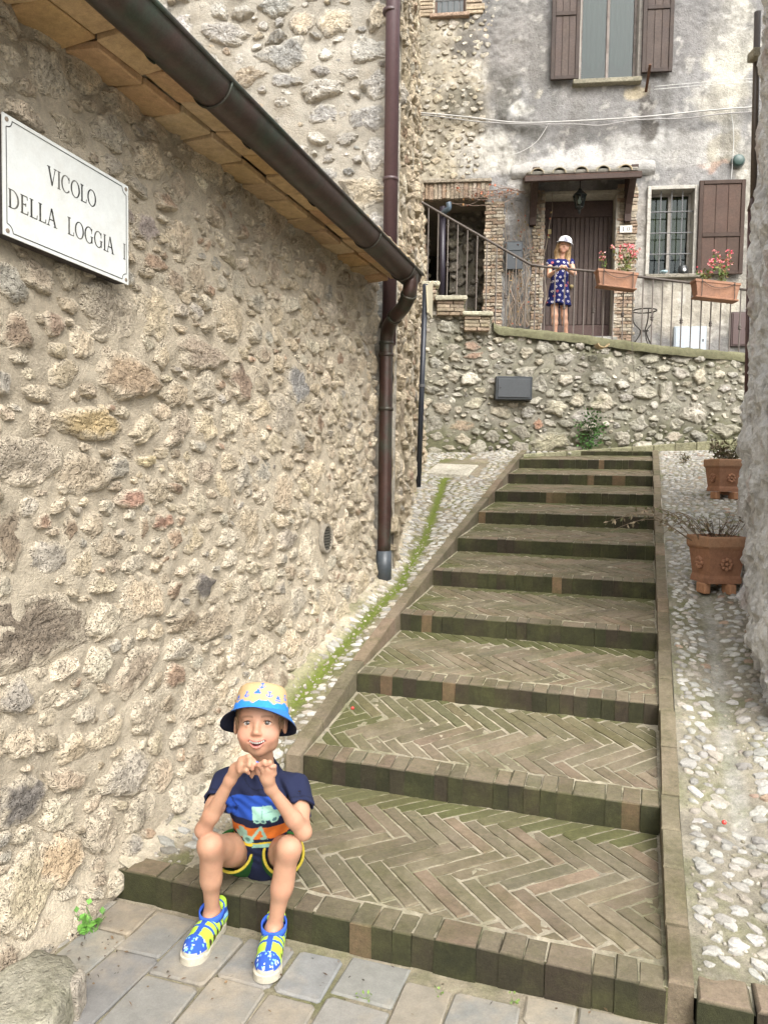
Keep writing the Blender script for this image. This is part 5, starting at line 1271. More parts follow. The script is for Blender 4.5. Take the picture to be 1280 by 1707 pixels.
# dry creeper left of the door
cr = empty('dry_creeper', 'bare dry creeper climbing the wall left of the door', 'creeper'); mb = MB(); lf = MB()
for k in range(26):
    u, v = rng.uniform(845, 885), 545; pts = []
    u2 = u
    for j in range(9):
        x, z = fpx(u2, v); pts.append(FPt(x, z, .07 + rng.uniform(-.02, .04))); v -= rng.uniform(14, 34); u2 += rng.normal(0, 9) - (2 if j > 4 else 0)
        if v < 318: break
    if len(pts) > 2:
        pts = spline(pts, 4); mb.add(*tube(pts, np.linspace(.006, .002, len(pts)), 4), jit((.26, .21, .16), .2))
        for _k in range(5): lf.add(*leaf_quad(pts[rng.integers(len(pts))], rv(), rv(), .04, .03), jit([(.35, .12, .07), (.30, .20, .08), (.20, .18, .07)][rng.integers(3)], .2))
for k in range(14):
    u, v = 860 + rng.uniform(-20, 20), 325; pts = []
    for j in range(8):
        x, z = fpx(u, v); pts.append(FPt(x, z, .10 + rng.uniform(-.02, .03))); u -= rng.uniform(8, 22); v += rng.normal(0, 6)
        if u < 735: break
    pts = spline(pts, 4); mb.add(*tube(pts, np.linspace(.005, .002, len(pts)), 4), jit((.27, .20, .16), .2))
    for _k in range(4): lf.add(*leaf_quad(pts[rng.integers(len(pts))], rv() + V3(0, 0, -.6), rv(), .045, .03), jit([(.38, .12, .06), (.33, .18, .08)][rng.integers(2)], .2))
mb.build('stems', M_LEAF, cr); lf.build('leaves', M_LEAF, cr)
# purple drain pipe and blue elbow inside the passage
pp = empty('passage_pipe', 'dark purple drain pipe in the shaded passage', 'pipe'); mk('pipe', *tube([U(738, 345, 11.35), U(736, 520, 11.35)], .045, 12), M_PAINTM, pp, (.022, .018, .027), True)
mk('elbow', *tube(spline([U(747, 338, 11.2), U(748, 347, 11.2), U(742, 352, 11.25), U(738, 356, 11.3)], 4), .04, 10), M_PAINTM, pp, (.07, .10, .13), True)
# wrought iron plant stand on the terrace
ps = empty('plant_stand', 'round wrought iron plant stand with curled legs on the terrace', 'plant stand')
c = U(1074, 518, 10.5); rr = .155
mk('ring', *tube([c + V3(rr * math.cos(a), rr * math.sin(a), 0) for a in np.linspace(0, 2 * math.pi, 24, endpoint=False)], .009, 6, closed=True), M_IRON, ps, (.04, .035, .03), True)
for a in (0.5, 2.6, 4.7):
    d = V3(math.cos(a), math.sin(a), 0); mk('leg', *tube(spline([c + d * rr, c + d * rr * .9 - V3(0, 0, .15), c + d * rr * .3 - V3(0, 0, .27), c + d * rr * .6 - V3(0, 0, .38), c + d * rr * 1.1 - V3(0, 0, .48), c + d * rr * .9 - V3(0, 0, .56)], 5), .008, 6), M_IRON, ps, (.04, .035, .03), True)
mk('lower_ring', *tube([c + V3(rr * .35 * math.cos(a), rr * .35 * math.sin(a), -.27) for a in np.linspace(0, 2 * math.pi, 16, endpoint=False)], .007, 5, closed=True), M_IRON, ps, (.04, .035, .03), True)
# rain chain hanging over the wall
ch = empty('hanging_chain', 'thin iron chain hanging from the railing down the retaining wall', 'chain')
for (ua, va, ub, vb, Y) in ((1055, 478, 1052, 565, 9.93), (1052, 565, 1057, 640, 9.86)):
    A, B = U(ua, va, Y), U(ub, vb, Y); nlk = int(np.linalg.norm(B - A) / .022); mb = MB()
    for k in range(nlk):
        p = A + (B - A) * k / nlk; x = V3(1, 0, 0) if k % 2 else V3(0, 1, 0); mb.add(*tube([p + x * .006 * math.cos(a) + V3(0, 0, .014 * math.sin(a)) for a in np.linspace(0, 2 * math.pi, 8, endpoint=False)], .0022, 4, closed=True), (.17, .15, .12))
    mb.build('links', M_IRON, ch)
# small lantern jar and stone on the window sill
P = FPt(*fpx(1136, 452), .04); jr = empty('sill_lantern', 'small black lantern with white ornament on the window sill', 'lantern')
mk('body', *lathe([(.055, -.05), (.065, -.04), (.065, .03), (.055, .04), (.06, .055), (.03, .06), (0, .06)], P, (0, 0, 1), 14), M_PAINTM, jr, (.025, .028, .03), True); mk('ring', *tube([P + V3(.03 * math.cos(a), 0, .07 + .03 * math.sin(a)) for a in np.linspace(0, 2 * math.pi, 14, endpoint=False)], .004, 5, closed=True), M_IRON, jr, (.03, .03, .03))
mb = MB()
for k in range(6): a = k * math.pi / 3 + .3; mb.add(*leaf_quad(P + V3(0, -.068, -.005), V3(math.cos(a), 0, math.sin(a)), V3(0, -1, 0), .03, .016), (.75, .74, .70))
mb.build('ornament', M_ENAMEL, jr)
P = FPt(*fpx(1105, 455), .03); tag(mk('glass_dish', *lathe([(.02, -.02), (.05, -.005), (.055, .02), (.05, .02), (.02, -.01), (0, -.012)], P, (0, 0, 1), 14), M_GLOSS, None, (.25, .35, .38), True), 'small bluish glass dish on the barred window sill', 'dish')
# ------------------------------------------------------------------ terracotta planters on the right
def planter(pos, yaw, w, h, lab):
    o = empty('terracotta_planter', lab, 'planter', 'terracotta planters along the cobbled strip'); ca, sa = math.cos(yaw), math.sin(yaw)
    def L(x, y, z): return pos + V3(x * ca - y * sa, x * sa + y * ca, z)
    def rect(a, z): return [L(s1 * a, s2 * a, z) for s1, s2 in ((-1, -1), (1, -1), (1, 1), (-1, 1))]
    f = .05
    levels = [(.41 * w, f), (.41 * w, f + .03), (.39 * w, f + .05), (.455 * w, h - .085), (.47 * w, h - .08), (.5 * w, h - .06), (.5 * w, h - .01), (.49 * w, h), (.42 * w, h), (.40 * w, h - .07)]
    V = []; 
    for a, z in levels: V += rect(a, z)
    F = [[3, 2, 1, 0]] + [[i * 4 + k, i * 4 + (k + 1) % 4, i * 4 + 4 + (k + 1) % 4, i * 4 + 4 + k] for i in range(len(levels) - 1) for k in range(4)]
    TC_ = (.29, .15, .09)
    mk('pot', np.array(V) + rng.uniform(-.002, .002, (len(V), 3)), F, M_TERRA, o, np.array([TC_] * 20 + [(.34, .20, .12)] * 12 + [(.30, .15, .09)] * 8))
    mk('soil', np.array(rect(.405 * w, h - .06)), [[0, 1, 2, 3]], M_DIRT, o, (.10, .075, .05))
    for sx, sy in ((.12, -.37), (-.37, -.1), (.2, .34)):
        V, F = box(L(sx * w, sy * w, f * .5 - .01), V3(ca, sa, 0) * .022, V3(-sa, ca, 0) * .05, V3(0, 0, f * .5 + .008), .006); mk('foot', V, F, M_TERRA, o, (.38, .20, .11))
    for face in (0, 1):                 # rosette relief on the two faces in view
        for k in range(9):
            a = 2 * math.pi * k / 8; r_ = .03 if k < 8 else 0; y = -.425 * w - .003; z = h * .5 + r_ * math.sin(a); x = r_ * math.cos(a)
            c_ = L(x, y, z) if face == 0 else L(y, x, z); ax = V3(sa, -ca, 0) if face == 0 else V3(-ca, -sa, 0)
            mk('rosette', *lathe([(.015, -.004), (.014, .006), (.008, .010), (0, .011)], c_, ax, 8), M_TERRA, o, TC_, True)
    return L(0, 0, h - .06)
Pq = on_ramp(1190, 987); B1 = V3(2.12, 4.86, float(zright(*[np.array(v) for v in tosw(V3(2.12, 4.86, 0))])) + .0)
TP1 = planter(B1, math.radians(8), .265, .345, 'nearer terracotta planter with flower reliefs and dry twigs beside the white wall')
B2 = V3(3.10, 7.0, float(zright(*[np.array(v) for v in tosw(V3(3.10, 7.0, 0))])))
TP2 = planter(B2, math.radians(6), .265, .345, 'farther terracotta planter half hidden by the white wall')
DRY = [(.20, .16, .10), (.16, .13, .08), (.24, .19, .12), (.14, .14, .07)]
leafy('dry_plant', TP1, .22, .16, 26, 3, .035, DRY, None, 0, (.11, .075, .05), lean=(.0, 0, 0), label='withered twiggy plant in the nearer terracotta planter', group='dried plants in the planters', curl=.45)
leafy('dry_plant', TP2, .26, .17, 30, 14, .05, DRY + [(.16, .17, .08)], None, 0, (.11, .09, .05), label='dry olive green plant in the farther terracotta planter', group='dried plants in the planters', curl=.4)
tr = empty('trailing_twigs', 'long dry twigs trailing from the nearer planter over the cobbles towards the steps', 'twigs'); mb = MB(); lf = MB()
for k in range(9):
    A = TP1 + V3(rng.uniform(-.12, .0), rng.uniform(-.06, .12), 0); L = rng.uniform(.25, .62); a = rng.uniform(math.radians(150), math.radians(205))
    B = A + V3(math.cos(a) * L, abs(math.sin(a)) * L * .6, rng.uniform(.02, .22)); pts = spline([A, (A + B) / 2 + V3(0, 0, .12), B], 6)
    mb.add(*tube(pts, np.linspace(.003, .0012, len(pts)), 4), (.16, .12, .08))
    for _k in range(16): lf.add(*leaf_quad(pts[rng.integers(3, len(pts))], rv() + V3(0, 0, -.5), rv(), .036, .014), jit(DRY[rng.integers(4)], .2))
mb.build('stems', M_LEAF, tr); lf.build('leaves', M_LEAF, tr)
# brown downpipe behind the white house corner
bp_ = empty('rusty_downpipe', 'thin rusty brown downpipe against the whitewashed corner', 'downpipe')
mk('pipe', *tube([U(1262, 20, 5.42), U(1255, 330, 5.42)], .022, 10), M_PAINTM, bp_, (.08, .06, .045), True); mk('pipe', *tube([U(1249, 352, 5.42), U(1241, 760, 5.42)], .013, 10), M_PAINTM, bp_, (.085, .04, .035), True)
mk('bracket', *box(U(1262, 92, 5.38), V3(.05, 0, 0), V3(0, .05, 0), V3(0, 0, .03), .006), M_STONE, bp_, (.42, .38, .28)); mk('offset', *tube([U(1255, 330, 5.42), U(1249, 352, 5.42)], .020, 8), M_PAINTM, bp_, (.08, .05, .04), True)
# ------------------------------------------------------------------ mossy ledge stone and loose stones at the wall foot
def rock(name, poly, z0, z1, colr, lab, cat, mat=M_STONE2, amp=.02, n=26, top=None):
    poly = np.asarray(poly, float); c = poly.mean(0); m = 48
    dd = np.concatenate([poly, poly[:1]]); L = np.concatenate([[0], np.cumsum(np.linalg.norm(np.diff(dd, axis=0), axis=1))]); s_ = np.linspace(0, L[-1], m, endpoint=False)
    out = np.stack([np.interp(s_, L, dd[:, 0]), np.interp(s_, L, dd[:, 1])], -1); V = []
    fr_ = [(1.0, z0), (1.01, z0 + (z1 - z0) * .45), (.985, z1 - .02), (.93, z1), (.78, z1 + .008), (.55, z1 + .012), (.28, z1 + .012), (.04, z1 + .012)]
    for f, z in fr_:
        for p in out: q_ = c + (p - c) * f; V.append((q_[0], q_[1], z))
    V = np.array(V); V += (np.stack([fbm(V, 9, k, 4) for k in (1, 2, 3)], -1) - .5) * amp * 2 * V3(1, 1, .8)
    F = [[i * m + k, i * m + (k + 1) % m, (i + 1) * m + (k + 1) % m, (i + 1) * m + k] for i in range(len(fr_) - 1) for k in range(m)] + [list(range((len(fr_) - 1) * m, len(fr_) * m))]
    cc = np.asarray(colr)[None] * (.7 + .6 * fbm(V, 8, 77, 4))[:, None]
    return tag(mk(name, V, F, mat, None, cc, True), lab, cat)
G = lambda u, v, z: onplane(u, v, V3(0, 0, z), V3(0, 0, 1.))[:2]
rock('ledge_stone', [G(-150, 1760, .10), G(80, 1705, .10), G(112, 1665, .10), G(142, 1620, .10), G(112, 1588, .10), G(60, 1582, .10), G(0, 1620, .10), G(-150, 1660, .10)], -.03, .10, (.33, .31, .24), 'flat mossy ledge stone at the foot of the left wall', 'stone', amp=.022)
for k, (pp_, h_, c_, lb_) in enumerate((([(135, 1612), (146, 1622), (132, 1652), (113, 1648), (118, 1630)], .09, (.55, .49, .40), 'pale chipped stone at the corner of the mossy ledge'), ([(92, 1650), (112, 1648), (112, 1690), (95, 1690)], .06, (.50, .44, .36), 'narrow pale stone wedged beside the mossy ledge'), ([(20, 1700), (85, 1690), (95, 1712), (20, 1730)], .05, (.62, .60, .54), 'white stone under the front of the mossy ledge'))):
    rock('loose_stone', [G(u, v, h_) for u, v in pp_], -.02, h_, c_, lb_, 'stone', M_STONE, .010)
tw = leafy('weed', V3(*G(152, 1552, 0), .0), .07, .05, 7, 4, .035, [(.12, .28, .05), (.09, .21, .04)], None, 0, (.10, .18, .05), label='small bright green weed at the foot of the left wall', curl=.7)
leafy('weed', V3(*G(1000, 0, 0), 0) if False else V3(*on_ramp(1139, 772)), .12, .06, 8, 5, .05, DRY, None, 0, (.14, .12, .07), label='dry tuft of weed on the upper cobbles', curl=.4)
for k, (u, v) in enumerate(((1132, 1695), (1008, 1692), (855, 1692))):
    leafy('weed', V3(*G(u if u < 1000 else u - 400, 1660 + 6 * k, 0), 0), .018, .02, 4, 2, .012, [(.14, .22, .05)], None, 0, (.12, .18, .05), label=('tiny green sprout between the slabs near the sandals', 'tiny green sprout between the slabs at the picture foot', 'tiny green sprout on the slabs below the first step')[k], curl=.8, stem_r=.001)
# fallen dry leaves and debris
mb = MB()
for k in range(150):
    u, v = (rng.uniform(60, 200), rng.uniform(1480, 1640)) if k < 90 else (rng.uniform(100, 1100), rng.uniform(1560, 1700))
    g_ = G(u, v, 0)
    mb.add(*leaf_quad(V3(g_[0], g_[1], .012 + rng.uniform(0, .006)), unit(rv() * V3(1, 1, .2)), V3(0, 0, 1) + rv(.5), rng.uniform(.006, .022), rng.uniform(.003, .009)), jit([(.08, .055, .035), (.14, .09, .05), (.05, .04, .03)][rng.integers(3)], .3))
for k in range(90):
    s_, w_ = rng.uniform(2.2, 6), rng.uniform(-1.45, -.05); mb.add(*leaf_quad(SP(np.array([s_]), np.array([w_]), ztread(np.array([s_])) + .005)[0], unit(rv() * V3(1, 1, .1)), V3(0, 0, 1) + rv(.4), rng.uniform(.004, .016), rng.uniform(.002, .006)), jit([(.07, .05, .03), (.11, .08, .05), (.04, .035, .025)][rng.integers(3)], .3))
o = mb.build('fallen_leaves', M_LEAF); tag(o, 'dry leaf bits scattered on the slabs and steps', 'leaves', None, 'stuff')
for (u, v, lab) in ((1206, 1376, 'small red berry on the white cobbles'), (588, 1160, 'small red berry on the brick step')):
    P = on_ramp(u, v) + V3(0, 0, .012 if u > 1000 else -.05); 
    if u < 1000: s_, w_ = tosw(P); P[2] = float(ztread(np.array(s_))) + .006
    tag(mk('berry', *lathe([(0, -.009), (.007, -.006), (.0095, 0), (.007, .006), (0, .009)], P, (0, 0, 1), 10), M_GLOSS, None, (.55, .05, .04), True), lab, 'berry')
# ------------------------------------------------------------------ people: bodies grown as one smooth surface from blended limbs
class Field:
    def __init__(s, lo, hi, h):
        s.lo = np.asarray(lo, float); s.h = h; s.n = np.ceil((np.asarray(hi) - s.lo) / h).astype(int) + 1
        s.a = np.full(s.n, .08, np.float32); s.ax = [(s.lo[i] + h * np.arange(s.n[i])).astype(np.float32) for i in range(3)]
    def _do(s, lo, hi, f, k, mode):
        i0 = np.clip(np.floor((lo - s.lo) / s.h).astype(int), 0, s.n); i1 = np.clip(np.ceil((hi - s.lo) / s.h).astype(int) + 1, 0, s.n)
        if (i1 <= i0).any(): return
        sl = tuple(slice(a, b) for a, b in zip(i0, i1))
        x, y, z = s.ax[0][sl[0]][:, None, None], s.ax[1][sl[1]][None, :, None], s.ax[2][sl[2]][None, None]
        d = f(x, y, z); o = s.a[sl]
        if mode == 'sub': d = -d; q = np.clip(.5 - .5 * (d - o) / -k if False else .5 + .5 * (d - o) / k, 0, 1); s.a[sl] = o + (d - o) * q + k * q * (1 - q)
        elif mode == 'cut': s.a[sl] = np.maximum(o, d)
        else: q = np.clip(.5 + .5 * (o - d) / k, 0, 1); s.a[sl] = o + (d - o) * q - k * q * (1 - q)
    def cone(s, a, b, ra, rb, k=.015, mode='add', fl=None):
        a, b = np.asarray(a, float), np.asarray(b, float); ba = b - a; L = ba @ ba + 1e-9; R = max(ra, rb) + k + .02
        def f(x, y, z):
            t = np.clip(((x - a[0]) * ba[0] + (y - a[1]) * ba[1] + (z - a[2]) * ba[2]) / L, 0, 1)
            return np.sqrt((x - a[0] - t * ba[0]) ** 2 + (y - a[1] - t * ba[1]) ** 2 + (z - a[2] - t * ba[2]) ** 2) - (ra + (rb - ra) * t)
        s._do(np.minimum(a, b) - R, np.maximum(a, b) + R, f, k, mode)
    def chain(s, P, R, k=.015):
        for i in range(len(P) - 1): s.cone(P[i], P[i + 1], R[i], R[i + 1], k)
    def ell(s, c, r, ax=None, k=.015, mode='add'):
        c = np.asarray(c, float); r = np.asarray(r, float); A = np.eye(3) if ax is None else np.asarray(ax); R = r.max() + k + .02
        def f(x, y, z):
            p = [(x - c[0]) * A[i][0] + (y - c[1]) * A[i][1] + (z - c[2]) * A[i][2] for i in range(3)]
            k0 = np.sqrt(sum((p[i] / r[i]) ** 2 for i in range(3))) + 1e-6; k1 = np.sqrt(sum((p[i] / r[i] ** 2) ** 2 for i in range(3))) + 1e-6
            return k0 * (k0 - 1) / k1
        s._do(c - R, c + R, f, k, mode)
    def plane(s, P, n, lo, hi):         # remove the side n points to, inside a box
        n = unit(n); s._do(np.asarray(lo), np.asarray(hi), lambda x, y, z: (x - P[0]) * n[0] + (y - P[1]) * n[1] + (z - P[2]) * n[2] + 0 * (x + y + z), 0, 'cut')
    def mesh(s):
        a = s.a; ins = a < 0; nx, ny, nz = a.shape
        cnt = np.zeros((nx - 1, ny - 1, nz - 1), np.int8); C = [(i, j, k) for i in (0, 1) for j in (0, 1) for k in (0, 1)]
        for i, j, k in C: cnt += ins[i:nx - 1 + i, j:ny - 1 + j, k:nz - 1 + k]
        I = np.argwhere((cnt > 0) & (cnt < 8)); idx = np.full(cnt.shape, -1, np.int64); idx[I[:, 0], I[:, 1], I[:, 2]] = np.arange(len(I))
        val = {c: a[I[:, 0] + c[0], I[:, 1] + c[1], I[:, 2] + c[2]] for c in C}
        acc = np.zeros((len(I), 3)); n = np.zeros(len(I))
        for c in C:
            for d in range(3):
                if c[d]: continue
                e = list(c); e[d] = 1; e = tuple(e); v0, v1 = val[c], val[e]; m = (v0 < 0) != (v1 < 0)
                t = np.where(m, v0 / np.where(m, v0 - v1, 1), 0); p = np.repeat(np.array([c], float), len(I), 0); p[:, d] = t
                acc += p * m[:, None]; n += m
        V = s.lo + (I + acc / n[:, None]) * s.h; Q = []
        for d in range(3):
            e1, e2 = (d + 1) % 3, (d + 2) % 3
            sl0 = [slice(None)] * 3; sl1 = [slice(None)] * 3; sl0[d] = slice(0, -1); sl1[d] = slice(1, None)
            for e in (e1, e2): sl0[e] = slice(1, -1); sl1[e] = slice(1, -1)
            A, B = ins[tuple(sl0)], ins[tuple(sl1)]; E = np.argwhere(A != B); fl = A[E[:, 0], E[:, 1], E[:, 2]]; E[:, e1] += 1; E[:, e2] += 1
            def g(o1, o2): q = E.copy(); q[:, e1] -= o1; q[:, e2] -= o2; return idx[q[:, 0], q[:, 1], q[:, 2]]
            q = np.stack([g(1, 1), g(0, 1), g(0, 0), g(1, 0)], -1); Q.append(np.where(fl[:, None], q, q[:, ::-1]))
        return V, np.concatenate(Q)
def mkfast(name, V, Q, mat, parent, col):
    me = bpy.data.meshes.new(name); me.vertices.add(len(V)); me.vertices.foreach_set('co', V.astype(np.float32).ravel())
    me.loops.add(Q.size); me.loops.foreach_set('vertex_index', Q.astype(np.int32).ravel()); me.polygons.add(len(Q))
    me.polygons.foreach_set('loop_start', np.arange(0, Q.size, 4, dtype=np.int32)); me.update(calc_edges=True); me.validate()
    me.polygons.foreach_set('use_smooth', np.ones(len(me.polygons), bool))
    ca = me.color_attributes.new('Col', 'FLOAT_COLOR', 'POINT'); c = np.ones((len(V), 4), np.float32); c[:, :3] = col; ca.data.foreach_set('color', c.ravel())
    me.materials.append(mat); o = bpy.data.objects.new(name, me); COL.objects.link(o); o.parent = parent; return o
def mixc(c, k, colr): k = np.clip(k, 0, 1)[:, None]; return c * (1 - k) + np.asarray(colr)[None] * k
SK = np.array((.375, .208, .133))

# ---- the boy on the first step
boy = empty('person', 'smiling child in bucket hat, navy truck shirt, green shorts and sandals sitting on the step', 'person')
HC = U(434, 1204, 2.43)
HF = unit(V3(.02, -.955, .30)); HX = unit(np.cross(V3(-.02, .0, 1.), HF)); HU = np.cross(HF, HX); HAX = np.array([HX, HU, HF])
def H(x, y, f): return HC + HX * x + HU * y + HF * f
LO = np.array([-.78, 2.0, -.02]); HI = np.array([-.12, 2.85, .95])
B = Field(LO, HI, .0031); BA = Field(LO, HI, .0031)
j = {k: U(*v) for k, v in dict(shl=(378, 1306, 2.50), shr=(493, 1315, 2.46), ell=(339, 1384, 2.335), elr=(506, 1387, 2.31), wrl=(384, 1300, 2.30), wrr=(451, 1314, 2.265),
     hil=(411, 1424, 2.62), hir=(468, 1427, 2.60), knl=(350, 1409, 2.325), knr=(482, 1414, 2.30), anl=(354, 1522, 2.385), anr=(457, 1547, 2.315), chest=(438, 1335, 2.52), neck=(440, 1284, 2.50), pel=(440, 1418, 2.63)).items()}
B.ell(j['pel'], (.10, .085, .075), k=.02); B.cone(j['pel'], j['chest'], .080, .085, .03); B.ell(j['chest'], (.098, .07, .09), k=.03); B.cone(j['shl'] + V3(.015, 0, 0), j['shr'] - V3(.015, 0, 0), .036, .036, .04)
B.cone(j['neck'], H(.0, -.045, -.02), .036, .034, .03)
for s_ in 'lr':
    BA.chain([j['sh' + s_], j['sh' + s_] * .5 + j['el' + s_] * .5, j['el' + s_]], [.032, .029, .0235], .02)
    e, w_ = j['el' + s_], j['wr' + s_]; BA.chain([e, e + (w_ - e) * .3, w_], [.0235, .0245, .0162], .015)
    hp, kn, an = j['hi' + s_], j['kn' + s_], j['an' + s_]
    B.chain([hp, hp * .5 + kn * .5, kn], [.060, .046, .0355], .03)
    B.chain([kn, kn * .5 + an * .5, an], [.0325, .0285, .0215], .025); B.ell(kn * .68 + an * .32 + V3(0, .012, 0), (.0285, .028, .055), k=.025)
# hands
UH = lambda u, v, Y: U(u, v + 6, Y)
def hand(w_, palm, fing, th):
    BA.cone(w_, palm, .018, .020, .012); kn = [f[0] for f in fing]
    BA.cone(palm, (kn[1] + kn[2]) / 2, .019, .016, .012); BA.cone(kn[0], kn[3], .0095, .0085, .010)
    for f, r in zip(fing, (.0078, .008, .0076, .0068)): BA.chain(f, [r * 1.08, r, r * .86], .003)
    BA.chain(th, [.011, .0092, .0075], .006)
hand(j['wrl'], UH(394, 1277, 2.295), [[UH(402, 1260, 2.285), UH(415, 1255, 2.27), UH(424, 1263, 2.262)], [UH(404, 1266, 2.275), UH(417, 1261.5, 2.253), UH(424.5, 1268.5, 2.255)], [UH(404, 1273, 2.266), UH(416, 1269, 2.244), UH(420.5, 1275.5, 2.252)], [UH(401, 1279.5, 2.262), UH(411, 1278, 2.245), UH(415, 1283, 2.256)]], [UH(395, 1270, 2.305), UH(410, 1267, 2.30), UH(424, 1269, 2.276)])
hand(j['wrr'], UH(446, 1291, 2.255), [[UH(440, 1278, 2.25), UH(433, 1269.5, 2.242), UH(428, 1269, 2.254)], [UH(446, 1275, 2.245), UH(441, 1264, 2.236), UH(434.5, 1268, 2.240)], [UH(452, 1277, 2.245), UH(450, 1265, 2.232), UH(443.5, 1268.5, 2.232)], [UH(457, 1283, 2.25), UH(457.5, 1271.5, 2.238), UH(452, 1272.5, 2.231)]], [UH(438, 1288, 2.262), UH(432, 1279, 2.268), UH(428.5, 1271, 2.264)])
# head
E = lambda c, r, k=.012, mode='add': B.ell(H(*c), r, HAX, k, mode)
E((0, .028, -.012), (.076, .085, .088), .01); E((0, -.034, .014), (.061, .066, .066), .025); E((0, -.084, .044), (.021, .018, .020), .022)
for sx in (-1, 1): E((sx * .036, -.037, .044), (.028, .027, .026), .02); E((sx * .040, -.064, .014), (.016, .022, .024), .02)
E((0, .030, .060), (.052, .034, .022), .02)
for sx in (-1, 1): E((sx * .0295, -.001, .094), (.018, .0095, .018), .009, 'sub')
B.cone(H(0, .004, .075), H(0, -.026, .086), .006, .0085, .012); E((0, -.030, .0885), (.0100, .0085, .009), .006)
for sx in (-1, 1): E((sx * .0100, -.034, .0815), (.0068, .0060, .007), .005)
for sx in (-1, 1): B.chain([H(sx * .047, -.0005, .060), H(sx * .038, .0085, .0700), H(sx * .030, .0102, .0725), H(sx * .021, .0085, .0715), H(sx * .013, .000, .067)], [.003, .0034, .0036, .0034, .003], .004); B.chain([H(sx * .046, -.004, .061), H(sx * .030, -.0105, .0715), H(sx * .014, -.004, .067)], [.003, .0036, .003], .004)
def smile(f): return H(.027 * f, -.0655 + .013 * f * f, .0805 - .016 * f * f)
for sg2 in (0, ):
    B.chain([H(.027 * f, -.0560 + .0045 * f * f, .0845 - .017 * f * f) for f in np.linspace(-1, 1, 7)], [.0025, .0035, .0042, .004, .0042, .0035, .0025], .004)
    B.chain([H(.026 * f, -.0735 + .021 * f * f, .080 - .015 * f * f) for f in np.linspace(-1, 1, 7)], [.0022, .0038, .0048, .0052, .0048, .0038, .0022], .004)
for f in np.linspace(-.82, .82, 8): B.ell(H(.026 * f, -.0642 + .012 * f * f, .082 - .014 * f * f), (.006, .0050 * (1 - .35 * f * f), .014), HAX, .003, 'sub')
for sx in (-1, 1):
    E((sx * .079, -.008, -.010), (.0085, .030, .019), .008); E((sx * .0865, -.006, -.004), (.0055, .017, .009), .004, 'sub')
# feet inside the sandals
FEET = {}
for s_, tu, hu in (('l', (324, 1617), (373, 1552)), ('r', (446, 1638), (464, 1571))):
    t_ = V3(*G(*tu, .0), 0); h_ = V3(*G(*hu, .0), 0); an = j['an' + s_]; ax = unit(t_ - h_); L = .212; hl = V3(an[0], an[1], 0) - ax * .040
    lt = V3(-ax[1], ax[0], 0); FEET[s_] = (hl, ax, lt, L)
    Pf = lambda s1, w1, z1, hl=hl, ax=ax, lt=lt: hl + ax * s1 + lt * w1 + V3(0, 0, z1)
    B.chain([an, Pf(.035, 0, .055), Pf(.10, 0, .045), Pf(.155, 0, .036), Pf(.185, 0, .032)], [.024, .026, .026, .022, .016], .02); B.ell(Pf(.012, 0, .042), (.028, .028, .024), k=.015)
B.a = np.minimum(B.a, BA.a); V, Q = B.mesh()
c = np.repeat(SK[None], len(V), 0) * (1 + (fbm(V, 18, 301, 3) - .5) * .22 + (fbm(V, 90, 302, 2) - .5) * .10)[:, None]; c[:, 1:] *= (1 - (fbm(V, 30, 303, 3) - .5) * .16)[:, None]
lp_ = (V - HC) @ HAX.T; x, y, f = lp_.T; near = np.linalg.norm(lp_, axis=1) < .14
ck = np.exp(-(((np.abs(x) - .040) / .022) ** 2 + ((y + .040) / .022) ** 2)) * (f > .01) * near * .38; c = mixc(c, ck, (.66, .24, .18))
up_c = np.exp(-((x / .030) ** 4)) * near * (f > .05)
ylip = -.0560 + .0045 * (x / .027) ** 2; ylo = -.0735 + .021 * (x / .026) ** 2
lip = np.maximum(np.exp(-((y - ylip) / .0035) ** 2), np.exp(-((y - ylo) / .0045) ** 2)) * up_c; c = mixc(c, lip * .75, (.50, .14, .13))
mou = near & (np.abs(x) < .025) & (y < ylip - .002) & (y > ylo + .002) & (f < .0835 - 16 * x * x) & (f > .03); c[mou] = (.10, .02, .02)
brow = np.exp(-(((y - .0195 + 9 * (np.abs(x) - .030) ** 2) / .0036) ** 2)) * (np.abs(x) > .012) * (np.abs(x) < .048) * (f > .04) * near; c = mixc(c, brow * .70, (.13, .07, .04))
soc = np.exp(-(((np.abs(x) - .0295) / .017) ** 2 + ((y - .007) / .006) ** 2)) * (f > .04) * near; c = mixc(c, soc * .28, (.33, .15, .10))
hair_ = near & ((y > .048 + .2 * np.clip(f, 0, 1)) | ((np.abs(x) > .058) & (y > -.004) & (f < .034) & (f > -.02) & (np.abs(x) < .0795)) | ((f < -.02) & (y > -.055) & (np.abs(x) < .0795))); c[hair_] = np.array((.27, .175, .10)) * (1 + (noise(V[hair_], 160, 3)[:, None] - .5) * .5)
for kk in ('knl', 'knr', 'ell', 'elr'):
    d = np.linalg.norm(V - j[kk], axis=1); c = mixc(c, np.exp(-(d / .032) ** 2) * .25, (.36, .175, .115))
tipk = np.zeros(len(V))
for p in (UH(424, 1263, 2.262), UH(424.5, 1268.5, 2.255), UH(420, 1275, 2.252), UH(415, 1283, 2.256), UH(428, 1269, 2.254), UH(434, 1268, 2.24), UH(443, 1268, 2.232), UH(452, 1272, 2.231)): tipk += np.exp(-(np.linalg.norm(V - p, axis=1) / .010) ** 2)
c = mixc(c, tipk * .3, (.66, .27, .20))
body = mkfast('body', V, Q, M_SKIN, boy, c)
